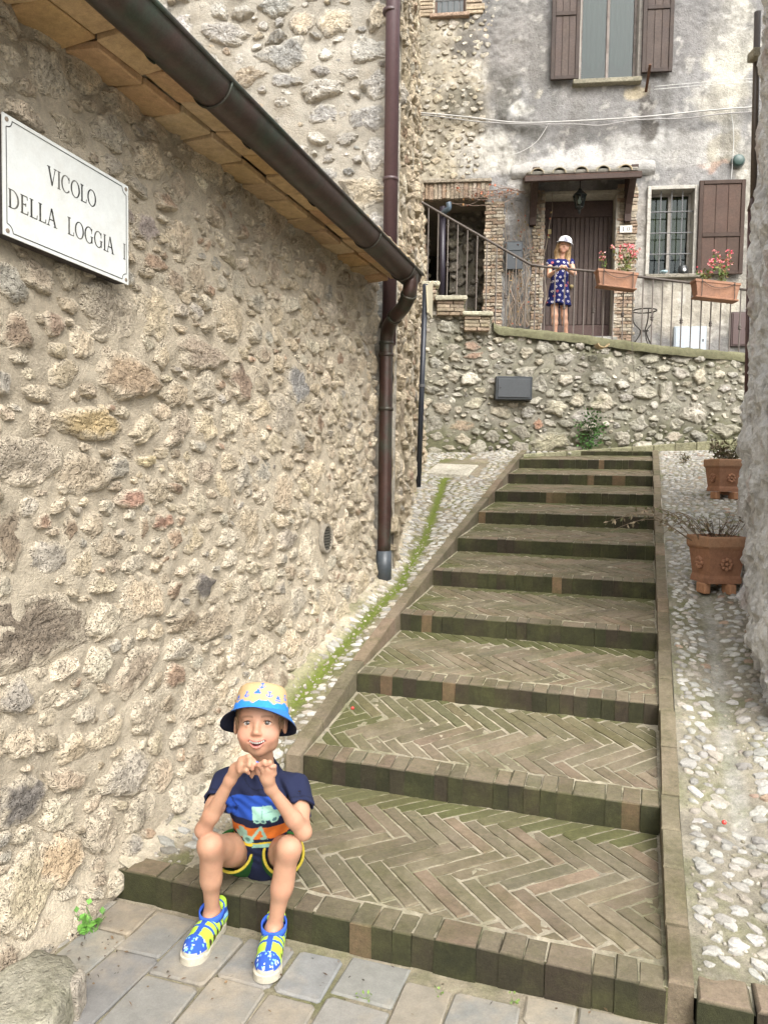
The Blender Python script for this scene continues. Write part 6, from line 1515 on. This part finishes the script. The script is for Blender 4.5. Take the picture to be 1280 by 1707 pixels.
# eyes and teeth
for sx in (-1, 1):
    n1, n2 = 18, 24; cen = H(sx * .0295, -.001, .0628); Vv = []; cl = []
    gz_ = unit(CAM - cen); gx, gy = frame_of(gz_)
    for i in range(n1):
        a = math.pi * i / (n1 - 1)
        for k in range(n2):
            b = 2 * math.pi * k / n2; Vv.append(cen + .0132 * (gz_ * math.cos(a) + math.sin(a) * (gx * math.cos(b) + gy * math.sin(b))))
            cl.append((.006, .006, .006) if a < .26 else (.075, .06, .045) if a < .56 else (.45, .42, .40))
    mk('eye', np.array(Vv), [[i * n2 + k, i * n2 + (k + 1) % n2, (i + 1) * n2 + (k + 1) % n2, (i + 1) * n2 + k] for i in range(n1 - 1) for k in range(n2)], M_GLOSS, body, np.array(cl), True)
    mb = MB(); mb.add(*tube([H(sx * a_, b_, f_) for a_, b_, f_ in ((.0455, -.001, .0650), (.038, .0042, .0745), (.0295, .0058, .0785), (.021, .0042, .0760), (.0145, -.0005, .0715))], [.0009, .0016, .0018, .0015, .0008], 5), (.05, .03, .022)); mb.build('eyelashes', M_HAIR, body)
mb = MB()
for k in range(9):
    f = (k - 4) / 4.6; mb.add(*box(H(.024 * f, -.0607 + .007 * f * f, .0785 - .013 * f * f), HX * .0023, HU * .0028, HF * .0015, .001), (.62, .60, .53))
mb.build('teeth', M_GLOSS, body)
# T-shirt
T = Field(LO, HI, .0036); g = .011
T.ell(j['pel'] + V3(0, -.012, .03), (.108 + g, .092 + g, .085), k=.03); T.cone(j['pel'] + V3(0, -.01, 0), j['chest'], .086 + g, .088 + g, .03); T.ell(j['chest'] + V3(0, 0, .005), (.102 + g, .072 + g, .092), k=.03); T.cone(j['shl'] + V3(.012, 0, .004), j['shr'] - V3(.012, 0, -.004), .041 + g * .5, .041 + g * .5, .04)
T.cone(j['neck'] + V3(0, .005, -.02), j['neck'] + V3(0, .0, .012), .055, .046, .03)
SLV = {}
for s_, fr_ in (('l', .43), ('r', .50)):
    a_, b_ = j['sh' + s_], j['el' + s_]; e = a_ + (b_ - a_) * fr_; T.cone(a_, a_ + (b_ - a_) * (fr_ + .25), .042, .050, .03); SLV[s_] = (e, unit(b_ - a_))
for s_ in 'lr':
    e, d = SLV[s_]; T.plane(e, d, e - .0 * d - .085 + d * .05, e + .085 + d * .05) if False else None
    a_, b_ = j['sh' + s_], j['el' + s_]
    # open end of the sleeve: cut square and hollowed
    i_lo, i_hi = np.minimum(e, b_) - .075, np.maximum(e, b_) + .075
    sgn = -1 if s_ == 'l' else 1
    def fcut(x, y, z, e=e, d=d): return np.maximum((x - e[0]) * d[0] + (y - e[1]) * d[1] + (z - e[2]) * d[2], -.2)
    def fsafe(x, y, z, e=e, d=d, cx=j['chest'][0]):
        near_arm = np.sqrt((x - e[0] - d[0] * .05) ** 2 + (y - e[1] - d[1] * .05) ** 2 + (z - e[2] - d[2] * .05) ** 2) - .082
        return np.maximum(-near_arm - .0, -9) * 0 + np.where(near_arm < 0, (x - e[0]) * d[0] + (y - e[1]) * d[1] + (z - e[2]) * d[2], -1.) + 0 * (x + y + z)
    T._do(i_lo, i_hi, fsafe, 0, 'cut')
    T.cone(e - d * .03, e + d * .05, .037, .042, .003, 'sub')
T.ell(H(0, -.125, .050), (.052, .040, .05), HAX, .01, 'sub'); T.cone(j['neck'] + V3(0, -.01, -.005), H(0, -.04, -.01), .040, .046, .008, 'sub')
T._do(np.array([LO[0], LO[1], 0.]), np.array([HI[0], HI[1], .35]), lambda x, y, z: (j['pel'][2] - .055 + .02 * np.sin(x * 40) + (y - j['pel'][1]) * .25 - z) + 0 * (x + y + z), 0, 'cut')
gx_, gy_, gz2 = np.meshgrid(*T.ax, indexing='ij', sparse=True)
T.a += (.0046 * np.sin(58 * gz2 + 26 * gx_ + 7 * np.sin(13 * gx_ + 9 * gz2)) * np.sin(21 * gx_ - 12 * gz2 + 1.) + .0016 * np.sin(120 * gx_ + 60 * gz2 + 5 * np.sin(30 * gz2))).astype(np.float32)
V, Q = T.mesh()
NAVY = np.array((.010, .014, .042)); c = np.repeat(NAVY[None], len(V), 0)
# print on the front: stripes and pale green machines, laid out in shirt width and height
tx = (V - j['chest']) @ unit(j['shr'] - j['shl']); th_ = V[:, 2]; zc = j['chest'][2]; front = (V[:, 1] < j['chest'][1] + .02)
zs = th_ - zc - .048 - .12 * (V[:, 1] - j['chest'][1] + .08)
c[front & (zs > -.068) & (zs < .012) & (np.abs(tx) < .085)] = (.018, .065, .33)
c[front & (zs > -.100) & (zs <= -.068)] = NAVY
c[front & (zs > -.155) & (zs <= -.100)] = (.66, .17, .025)
c[front & (zs > -.185) & (zs <= -.170)] = (.70, .50, .03)
MINT = (.30, .52, .42)
def rectm(x0_, x1_, z0_, z1_, sk=0.): return front & (tx > x0_ + sk * (zs - z0_)) & (tx < x1_ + sk * (zs - z0_)) & (zs > z0_) & (zs < z1_)
def disc(cx, cz, r): return front & ((tx - cx) ** 2 + (zs - cz) ** 2 < r * r)
c[rectm(.002, .066, -.066, -.022, -.12)] = MINT; c[rectm(.058, .082, -.066, -.036)] = MINT
c[rectm(.010, .058, -.046, -.0435)] = (.15, .30, .26); c[rectm(.03, .033, -.062, -.026)] = (.15, .30, .26)
for cx in (.014, .034, .066): c[disc(cx, -.070, .0105)] = MINT; c[disc(cx, -.070, .0055)] = (.06, .15, .16)
c[rectm(-.066, -.030, -.150, -.112, .15)] = (.26, .44, .36); c[rectm(-.056, -.036, -.126, -.106)] = (.30, .52, .42); c[disc(-.030, -.155, .019)] = MINT; c[disc(-.030, -.155, .009)] = (.10, .22, .18); c[disc(-.066, -.146, .013)] = MINT
for a0, b0 in (((-.015, -.150), (.022, -.098)), ((.022, -.098), (.026, -.150))):
    a0, b0 = np.array(a0), np.array(b0); p = np.stack([tx, zs], -1) - a0; t_ = np.clip(p @ (b0 - a0) / ((b0 - a0) @ (b0 - a0)), 0, 1); c[front & (np.linalg.norm(p - t_[:, None] * (b0 - a0), axis=1) < .0045)] = MINT
c[rectm(.012, .032, -.158, -.146)] = (.26, .44, .36); c[rectm(-.02, .05, -.192, -.176, .3)] = MINT
for s_ in 'lr':
    e, d = SLV[s_]; k = (V - e) @ d; c[(np.abs(k + .014) < .002) & (np.linalg.norm(V - e, axis=1) < .07)] *= .4
dn = np.linalg.norm(V - (j['neck'] + V3(0, -.02, -.01)), axis=1); c[(dn > .058) & (dn < .061) & (V[:, 2] > j['neck'][2] - .05)] *= .4
mkfast('shirt', V, Q, M_CLOTH, boy, c)
# shorts
Sh = Field(LO, np.array([HI[0], HI[1], .5]), .0036)
Sh.ell(j['pel'], (.112, .098, .075), k=.02)
ends = {}
for s_ in 'lr':
    a_, b_ = j['hi' + s_], j['kn' + s_]; d = unit(b_ - a_); e = a_ + (b_ - a_) * .40; Sh.cone(a_, a_ + (b_ - a_) * .7, .076, .066, .02); ends[s_] = (e, d)
for s_ in 'lr':
    e, d = ends[s_]
    Sh._do(np.minimum(e, j['kn' + s_]) - .11, np.maximum(e, j['kn' + s_]) + .11, lambda x, y, z: np.where(np.sqrt((x - e[0] - d[0] * .08) ** 2 + (y - e[1] - d[1] * .08) ** 2 + (z - e[2] - d[2] * .08) ** 2) < .125, (x - e[0]) * d[0] + (y - e[1]) * d[1] + (z - e[2]) * d[2], -1.) + 0 * (x + y + z), 0, 'cut')
    Sh.cone(e - d * .07, e + d * .05, .058, .062, .003, 'sub')
Sh._do(LO, np.array([HI[0], HI[1], .2]), lambda x, y, z: (.100 - z) + 0 * (x + y + z), 0, 'cut')
V, Q = Sh.mesh(); c = np.repeat(np.array((.018, .105, .022))[None], len(V), 0) * (1 + (fbm(V, 25, 5, 2)[:, None] - .5) * .3)
for s_ in 'lr':
    e, d = ends[s_]; k = (V - e) @ d; c[(np.abs(k) < .0038) & (V[:, 2] < e[2] + .03) & (np.linalg.norm(V - e, axis=1) < .10)] = (.34, .27, .03)
mkfast('shorts', V, Q, M_CLOTH, boy, c)
# sandals
def rnd_poly(p):
    p = np.asarray(p); q = [p[-2], p[-1]] + list(p) + [p[0], p[1]]; s1 = spline(np.array(q), 4); return s1[8:8 + 4 * len(p)]
BLU, LIM, LBL, BEI = (.022, .07, .34), (.36, .55, .05), (.20, .46, .62), (.40, .37, .295)
for s_ in 'lr':
    hl, ax, lt, L = FEET[s_]; sgn = 1 if s_ == 'l' else -1
    Pf = lambda s1, w1, z1: hl + ax * s1 + lt * w1 + V3(0, 0, z1)
    sd_ = mk('sandal', *prism(rnd_poly([(-.024 + .0, -.016), (-.030, 0), (-.024, .018), (0, .030), (.05, .032), (.10, .036), (.15, .043), (.185, .036), (.203, .015), (.205, -.008), (.192, -.030), (.16, -.041), (.10, -.036), (.05, -.031), (0, -.029)]), .0, .024, lambda x_, y_, z_: hl + np.multiply.outer(x_, ax) + np.multiply.outer(y_, lt) + np.multiply.outer(z_ + np.where(x_ > .17, .006, 0) * (z_ > .01) + np.where((x_ > .17) & (z_ < .01), .005, 0), V3(0, 0, 1)), .005), M_RUBBER, boy, BEI)
    Uf = Field(Pf(0.09, 0, 0) - V3(.19, .19, .02), Pf(.09, 0, 0) + V3(.19, .19, .16), .003)
    Uf.chain([Pf(.0, 0, .040), Pf(.05, 0, .044), Pf(.10, 0, .040), Pf(.150, .001, .032), Pf(.172, .001, .028)], [.032, .033, .0345, .0350, .030], .02)
    Uf.cone(Pf(.0, 0, .05), Pf(.002, 0, .085), .031, .030, .012)
    Uf.cone(j['an' + s_] + V3(0, 0, -.035), j['an' + s_] + V3(0, 0, .05), .0275, .0285, .006, 'sub'); Uf.plane(Pf(.0, 0, .098), unit(V3(0, 0, 1) + ax * .1), Pf(.09, 0, 0) - V3(.2, .2, 0), Pf(.09, 0, 0) + V3(.2, .2, .2)); Uf.plane(Pf(0, 0, .02), V3(0, 0, -1), Pf(.09, 0, 0) - V3(.2, .2, .03), Pf(.09, 0, 0) + V3(.2, .2, .2))
    V, Q = Uf.mesh(); q_ = V - hl; a = q_ @ ax; w_ = q_ @ lt; z = q_[:, 2]; c = np.repeat(np.array(LIM)[None], len(V), 0); sgw = np.abs(w_)
    c[a < .03] = BLU; c[(a < .06) & (z > .078)] = LIM; c[(a < .02) & (z < .045)] = LIM; c[(a > -.02) & (a < .03) & (z > .05) & (z < .06)] = LBL
    for cs in (.062, .088, .114): c[(np.abs(a - cs + .25 * sgw) < .0042) & (z > .025)] = BLU
    c[(sgw < .0085) & (a > .055) & (a < .15)] = BLU
    for cs in (.050, .076, .102, .128): c[((a - cs - .2 * (z - .036)) / .0085) ** 2 + ((z - .038) / .012) ** 2 < 1] = (.05, .03, .022)
    toe = (a > .150 + 3 * w_ ** 2); c[toe] = BLU
    for k in range(40):
        p = np.array([rng.uniform(.14, .20), rng.uniform(-.034, .034)]); c[toe & ((a - p[0]) ** 2 + (w_ - p[1]) ** 2 < rng.uniform(.0014, .0030) ** 2)] = LBL if k % 3 else (.7, .75, .75)
    c[((a > .165) | ((a > .15) & (sgw > .022))) & (z < .034 + .0)] = BEI; c[(a > .190) & (z < .040)] = BEI
    mkfast('upper', V, Q, M_CLOTH, sd_, c)
    an = j['an' + s_]; cst = an * V3(1, 1, 0) + V3(0, 0, .079); n_ = 26; Vv = []
    for rr, zz_ in ((.0365, -.011), (.040, -.010), (.040, .012), (.0365, .013)):
        for k in range(n_): b = 2 * math.pi * k / n_; Vv.append(cst + ax * (rr * 1.08 * math.cos(b) + .002) + lt * rr * math.sin(b) + V3(0, 0, zz_ - .010 * math.cos(b)))
    st2 = mk('strap', np.array(Vv), [[i * n_ + k, i * n_ + (k + 1) % n_, ((i + 1) % 4) * n_ + (k + 1) % n_, ((i + 1) % 4) * n_ + k] for i in range(4) for k in range(n_)], M_CLOTH, sd_, (.03, .095, .50), True)
    mb = MB()
    for i_, cs in enumerate((.066, .088, .110, .130)):
        e = .030; mb.add(*tube([Pf(cs + sg3 * .008, sg3 * e * .8 * (1 if i_ % 2 else -1), .068 - .02 * (cs - .06) / .07) if False else Pf(cs + .012 * t_, e * .85 * t_, .0745 - .16 * (cs - .06) - .013 * t_ * t_) for t_ in np.linspace(-1, 1, 7)], .0026, 5), (.52, .78, .05)); mb.add(*tube([Pf(cs - .012 * t_, e * .85 * t_, .0755 - .16 * (cs - .06) - .013 * t_ * t_) for t_ in np.linspace(-1, 1, 7)], .0026, 5), (.52, .78, .05))
    mb.build('laces', M_CLOTH, sd_, True)
    mk('toggle', *box(Pf(.056, 0, .080), ax * .007, lt * .009, V3(0, 0, .006), .003), M_RUBBER, sd_, (.62, .65, .62)); mk('pull_tab', *box(Pf(.036, 0, .102), ax * .003, lt * .010, V3(0, 0, .012), .002), M_CLOTH, sd_, LIM)
# short hair showing under the hat
mb = MB()
for k in range(900):
    az = (1 if rng.random() < .5 else -1) * rng.uniform(.95, math.pi); yy = rng.uniform(-.012, .045) - .03 * max(0, abs(az) - 1.9); ee = V3(math.sin(az) * .0745, 0, math.cos(az) * .0870 - .012)
    P_ = H(ee[0], yy, ee[2]); nn2 = unit(HX * math.sin(az) + HF * math.cos(az)); dd2 = unit(-HU + HF * rng.uniform(-.5, .3) + nn2 * rng.uniform(.15, .5))
    mb.add(*leaf_quad(P_ + nn2 * .001, dd2, nn2, rng.uniform(.010, .018), .0022), jit((.26, .165, .09), .25))
mb.build('hair', M_HAIR, boy)
# bucket hat
HO = H(0, .032, -.008); HA = unit(HU + HF * -.16 + HX * .06); hx = unit(HX - HA * (HX @ HA)); hf = np.cross(hx, HA) * 1.0
if hf @ HF < 0: hf = -hf
n = 120
def hatp(th, r, y, ex=1.08): return HO + hf * r * ex * math.cos(th) + hx * r * math.sin(th) + HA * y
prof = [(.0885, 0.0), (.0875, .012), (.0855, .024), (.083, .036), (.0805, .048), (.078, .062), (.073, .074), (.062, .083), (.042, .088), (.018, .090), (.001, .0905)]
fin = []
for (r0_, y0_), (r1_, y1_) in zip(prof[:-1], prof[1:]):
    for t_ in (0, .25, .5, .75): fin.append((r0_ + (r1_ - r0_) * t_, y0_ + (y1_ - y0_) * t_))
fin.append(prof[-1]); V = []; cl = []
mot = [(th, y_, ty) for th, y_, ty in ((-.05, .047, 'b'), (.42, .044, 'a'), (-.50, .043, 'a'), (-.95, .030, 'b'), (.80, .030, 'b'), (1.25, .045, 'a'), (-1.4, .046, 'a'), (0.1, .072, 'a'), (1.9, .04, 'b'), (-2., .04, 'b'), (2.6, .045, 'a'), (-2.8, .045, 'b'))]
SB = (.03, .13, .52)
for (r_, y_) in fin:
    for k in range(n):
        th = 2 * math.pi * k / n; tw_ = th if th < math.pi else th - 2 * math.pi; V.append(hatp(th, r_ * (1 + .006 * math.sin(5 * th)), y_)); col_ = (.44, .31, .16)
        if y_ < .020 + .004 * math.sin(7 * th) + .003 * math.sin(17 * th + 1): col_ = (.025, .20, .66)
        for mt, my, ty in mot:
            dx, dy = (tw_ - mt) * .085, y_ - my
            if ty == 'b':
                if (0 < dy < .014 - abs(dx) * 1.3) or (-.005 < dy < -.001 and abs(dx) < .011): col_ = SB
            else:
                if abs(dx) < .0022 and abs(dy) < .010 or abs(dy - .006) < .0018 and abs(dx) < .006 or (.0075 < math.hypot(dx, dy) < .0108 and dy < -.002): col_ = SB
        cl.append(col_)
F = [[i * n + k, i * n + (k + 1) % n, (i + 1) * n + (k + 1) % n, (i + 1) * n + k] for i in range(len(fin) - 1) for k in range(n)]
hat = empty('bucket_hat'); hat.parent = boy
mk('crown', np.array(V), F, M_STRAW, hat, np.array(cl), True)
V = []; cl = []; br = [(.0885, 0.), (.098, .2), (.108, .45), (.118, .72), (.128, 1.), (.1285, 1.03), (.128, 1.0), (.118, .72), (.108, .45), (.098, .2), (.086, 0.)]
for i, (r_, t_) in enumerate(br):
    for k in range(n):
        th = 2 * math.pi * k / n; fr_ = max(0, math.cos(th)); drop = .10 + 1.0 * (1 - fr_) ** .8 + .05 * math.sin(3 * th + .6)
        rr = .0885 + (r_ - .0885) * 1.14 * (math.cos(drop) * .9 + .25) * (1.0 if fr_ < .3 else 1 - .15 * fr_); dy = -t_ * .052 * math.sin(drop) * 1.25
        if i > 5: dy -= .0025
        V.append(hatp(th, rr, dy + .001)); cl.append((.03, .17, .50) if i < 4 else (.012, .016, .035))
F = [[i * n + k, i * n + (k + 1) % n, (i + 1) * n + (k + 1) % n, (i + 1) * n + k] for i in range(len(br) - 1) for k in range(n)]
mk('brim', np.array(V), F, M_CLOTH, hat, np.array(cl), True)
# the small wrapper in his fingers
wp = UH(427, 1266.5, 2.258)
wr = empty('foil_wrapper', 'small blue and silver wrapper held between the fingers of the child', 'wrapper')
V, F = box(wp, HX * .011 + HU * -.004, HU * .0055 + HX * .002, HF * .0018, .001); mk('foil', V + rng.uniform(-.0008, .0008, V.shape), F, M_PAINTM, wr, (.60, .64, .68)); V, F = box(wp + HX * .004 + HU * .001 + HF * .0022, HX * .005 + HU * -.002, HU * .0045 + HX * .002, HF * .0006); mk('band', V, F, M_PAINTM, wr, (.05, .14, .45))

# ---- the girl at the railing
gl = empty('person', 'girl in white cap and navy heart print dress leaning on the terrace railing', 'person')
YG = 10.32
g_ = {k: U(*v) for k, v in dict(head=(940, 410, YG - .03), neck=(936, 429, YG), shl=(916, 438, YG), shr=(951, 437, YG), ell=(915.5, 459, YG - .06), elr=(956.5, 456, YG - .06), wrl=(930, 449, YG - .27), wrr=(943, 448, YG - .27), chest=(934, 447, YG), hip=(931, 487, YG + .03), hil=(924, 492, YG + .03), hir=(939, 492, YG + .03), knl=(924, 526, YG + .0), knr=(940, 526, YG + .02), anl=(925, 558, YG + .03), anr=(943, 558, YG + .06)).items()}
zf = g_['anl'][2] - .055
gU = unit(V3(.20, -.05, 1)); gF = unit(V3(-.12, -1, -.05)); gX = unit(np.cross(gU, gF)); gU = np.cross(gF, gX)
if gX[0] < 0: gX = -gX
GAX = np.array([gX, gU, gF]); gH = lambda x, y, f: g_['head'] + gX * x + gU * y + gF * f
LO2 = np.array([1.95, YG - .45, zf - .08]); HI2 = np.array([2.75, YG + .35, g_['head'][2] + .2])
Gb = Field(LO2, HI2, .0062)
Ge = lambda c_, r, k=.012, mode='add': Gb.ell(gH(*c_), r, GAX, k, mode)
Ge((0, .02, -.01), (.070, .082, .082)); Ge((0, -.032, .014), (.056, .060, .058), .025); Ge((0, -.080, .038), (.024, .018, .02), .02); Gb.cone(gH(0, 0, .070), gH(0, -.024, .086), .007, .010, .01)
for sx in (-1, 1): Ge((sx * .028, 0, .088), (.016, .010, .016), .008, 'sub'); Ge((sx * .032, -.04, .042), (.026, .024, .022), .02)
Gb.cone(g_['neck'], gH(0, -.05, -.01), .034, .032, .02); Gb.cone(g_['chest'], g_['hip'], .085, .09, .03); Gb.cone(g_['shl'], g_['shr'], .036, .036, .03)
for s_ in 'lr':
    Gb.chain([g_['sh' + s_], g_['el' + s_]], [.036, .029], .02); Gb.chain([g_['el' + s_], g_['wr' + s_]], [.029, .020], .02); Gb.chain([g_['hi' + s_], g_['kn' + s_], g_['kn' + s_] * .6 + g_['an' + s_] * .4, g_['an' + s_]], [.064, .039, .036, .024], .03)
    a_ = g_['an' + s_]; Gb.chain([a_, a_ + V3(0, -.02, -.03), a_ + V3(-.01, -.13, -.04)], [.027, .028, .018], .015)
    sg3 = 1 if s_ == 'l' else -1; w_ = g_['wr' + s_]; hnd = w_ + V3(.035 * sg3, -.05, .012); Gb.cone(w_, hnd, .019, .021, .012)
    for k in range(4): Gb.chain([hnd + V3(.012 * sg3 + .004 * k, -.01 - .012 * k * .3, .010 - .006 * k), hnd + V3(sg3 * (.045 + .004 * k), -.030 + .008 * k, .008 - .008 * k), hnd + V3(sg3 * (.062), -.036 + .010 * k, -.016 - .008 * k)], [.0085, .0080, .0068], .004)
    Gb.chain([hnd + V3(-.005 * sg3, .01, .0), hnd + V3(.025 * sg3, .03, -.012)], [.010, .008], .006)
V, Q = Gb.mesh(); c = np.repeat(np.array((.57, .33, .23))[None], len(V), 0); lp_ = (V - g_['head']) @ GAX.T; x, y, f = lp_.T; near = np.linalg.norm(lp_, axis=1) < .13
c = mixc(c, np.exp(-(((np.abs(x) - .028) / .013) ** 2 + ((y + .002) / .006) ** 2)) * (f > .03) * near * .75, (.10, .06, .045)); c = mixc(c, np.exp(-((x / .024) ** 4 + ((y + .056 - 6 * x * x) / .006) ** 2)) * (f > .03) * near * .8, (.52, .12, .12)); c = mixc(c, np.exp(-((x / .016) ** 4 + ((y + .056 - 6 * x * x) / .003) ** 2)) * (f > .03) * near * .8, (.7, .66, .6))
gbody = mkfast('body', V, Q, M_SKIN, gl, c)
D = Field(LO2, HI2, .0062)
D.cone(g_['chest'] + V3(0, 0, .02), g_['hip'], .103, .125, .03); D.cone(g_['shl'] + V3(-.005, 0, .0), g_['shr'] + V3(.005, 0, 0), .044, .044, .03); hem = U(930, 509, YG + .03)
D.cone(g_['hip'], hem + V3(-.03, 0, -.03), .12, .135, .04); D.cone(g_['hip'], hem + V3(.045, 0, -.03), .12, .125, .04)
for s_ in 'lr': D.cone(g_['sh' + s_], g_['sh' + s_] + (g_['el' + s_] - g_['sh' + s_]) * .15, .041, .040, .015)
D.cone(g_['neck'] + V3(0, -.02, .0), gH(0, -.05, 0), .046, .055, .01, 'sub'); D._do(LO2, np.array([HI2[0], HI2[1], hem[2] + .2]), lambda x, y, z: (hem[2] + .012 * np.sin(34 * x) - z - .10 * (x - hem[0])) + 0 * (x + y + z), 0, 'cut')
gx_, gy_, gz2 = np.meshgrid(*D.ax, indexing='ij', sparse=True); D.a += (.006 * np.sin(38 * gx_ + 3 * np.sin(5 * gz2)) * np.clip((g_['chest'][2] - gz2) * 2, 0, 1)).astype(np.float32)
V, Q = D.mesh(); c = np.repeat(np.array((.008, .012, .085))[None], len(V), 0)
for k in range(54):
    row = k // 6; hxp = g_['shl'][0] - .04 + .068 * (k % 6 + .5 * (row % 2)) + rng.uniform(-.015, .015); hzp = hem[2] + .03 + .064 * row + rng.uniform(-.012, .012); u_ = (V[:, 0] - hxp) / .0125; v_ = (V[:, 2] - hzp) / .0125
    hh_ = (u_ * u_ + v_ * v_ - 1) ** 3 - u_ * u_ * v_ ** 3; c[(hh_ < .12) & ((hh_ > -.30) | False) & (np.abs(u_) < 1.3) & (np.abs(v_) < 1.3) & (V[:, 1] < YG + .06) & (hh_ > -.28)] = (.66, .62, .66) if k % 7 else (.55, .14, .12)
mkfast('dress', V, Q, M_CLOTH, gl, c)
Hr = Field(LO2, HI2, .0062)
Hr.ell(gH(0, .02, -.025), (.082, .090, .085), GAX, .01)
for sx, ln in ((-1, .27), (1, .20)):
    for k in range(3): Hr.chain([gH(sx * (.066 + .004 * k), .01, -.005 - .02 * k), gH(sx * (.074 + .006 * k), -.08, -.01 - .02 * k), gH(sx * (.070 + .012 * k), -.08, -.02) + V3(sx * -.01, -.01, -ln * .45), gH(sx * (.066 + .010 * k), -.08, -.02) + V3(sx * .005, -.02, -ln * .8)], [.022, .024, .022, .008], .012)
Hr.cone(gH(0, 0, -.06), gH(0, -.12, -.06) + V3(0, 0, -.04), .075, .055, .03); Hr.ell(gH(0, -.03, .07), (.060, .085, .072), GAX, .008, 'sub')
V, Q = Hr.mesh(); c = np.array((.27, .175, .085))[None] * (.6 + .8 * noise(V * V3(1, 1, .15), 120, 9))[:, None]; mkfast('hair', V, Q, M_HAIR, gl, c)
cap = empty('cap'); cap.parent = gl
V = []; n = 24; prof = [(.090, .0), (.090, .025), (.084, .055), (.066, .080), (.036, .096), (.001, .100)]
for r_, y_ in prof:
    for k in range(n): th = 2 * math.pi * k / n; V.append(gH(r_ * math.sin(th), .030 + y_, -.008 + r_ * 1.06 * math.cos(th)))
mk('crown', np.array(V), [[i * n + k, i * n + (k + 1) % n, (i + 1) * n + (k + 1) % n, (i + 1) * n + k] for i in range(5) for k in range(n)], M_CLOTH, cap, (.74, .74, .74), True)
V = []; m_ = 14
for lay in (0, -.006):
    for t_ in (0, .5, 1):
        for k in range(m_): th = -1.25 + 2.5 * k / (m_ - 1); r_ = .088 + .046 * t_ * max(0, math.cos(th)) ** .5; V.append(gH(r_ * math.sin(th), .040 + lay - .004 * t_ - .010 * t_ * abs(math.sin(th)), -.008 + r_ * 1.06 * math.cos(th)))
F = [[l * 3 * m_ + i * m_ + k, l * 3 * m_ + i * m_ + k + 1, l * 3 * m_ + (i + 1) * m_ + k + 1, l * 3 * m_ + (i + 1) * m_ + k] for l in (0, 1) for i in (0, 1) for k in range(m_ - 1)] + [[2 * m_ + k, 2 * m_ + k + 1, 5 * m_ + k + 1, 5 * m_ + k] for k in range(m_ - 1)]
mk('visor', np.array(V), F, M_CLOTH, cap, np.array([(.70, .70, .72)] * (3 * m_) + [(.05, .05, .07)] * (3 * m_)), True)
ew = lambda x, y: gH(x, .066 + y, .0855 - .25 * y - 3.2 * x * x)
mk('emblem', np.array([ew(x, y) for y in (-.024, 0, .024) for x in (-.024, -.012, 0, .012, .024)]), [[i * 5 + k, i * 5 + k + 1, i * 5 + k + 6, i * 5 + k + 5] for i in range(2) for k in range(4)], M_CLOTH, cap, (.02, .03, .10))
mb = MB()
for a_, b_ in (((-.010, -.015), (-.010, .012)), ((.010, -.015), (.010, .012)), ((-.010, .012), (.010, .012)), ((-.010, .0), (.010, .0))): mb.add(*tube([ew(*a_) + gF * .002, ew(*b_) + gF * .002], .0028, 4), (.7, .7, .7))
mb.build('emblem_letter', M_CLOTH, cap)
# her sandals
for s_ in 'lr':
    a_ = g_['an' + s_]; so_ = mk('sandal', *box(a_ + V3(-.006, -.06, -.066), V3(.034, 0, 0), V3(-.008, .105, 0), V3(0, 0, .010), .008), M_RUBBER, gl, (.30, .22, .14)); mk('strap', *tube([a_ + V3(.036 * math.cos(t_) - .008, -.09, -.058 + .040 * math.sin(t_)) for t_ in np.linspace(0, math.pi, 9)], .006, 5), M_RUBBER, so_, (.45, .35, .22))
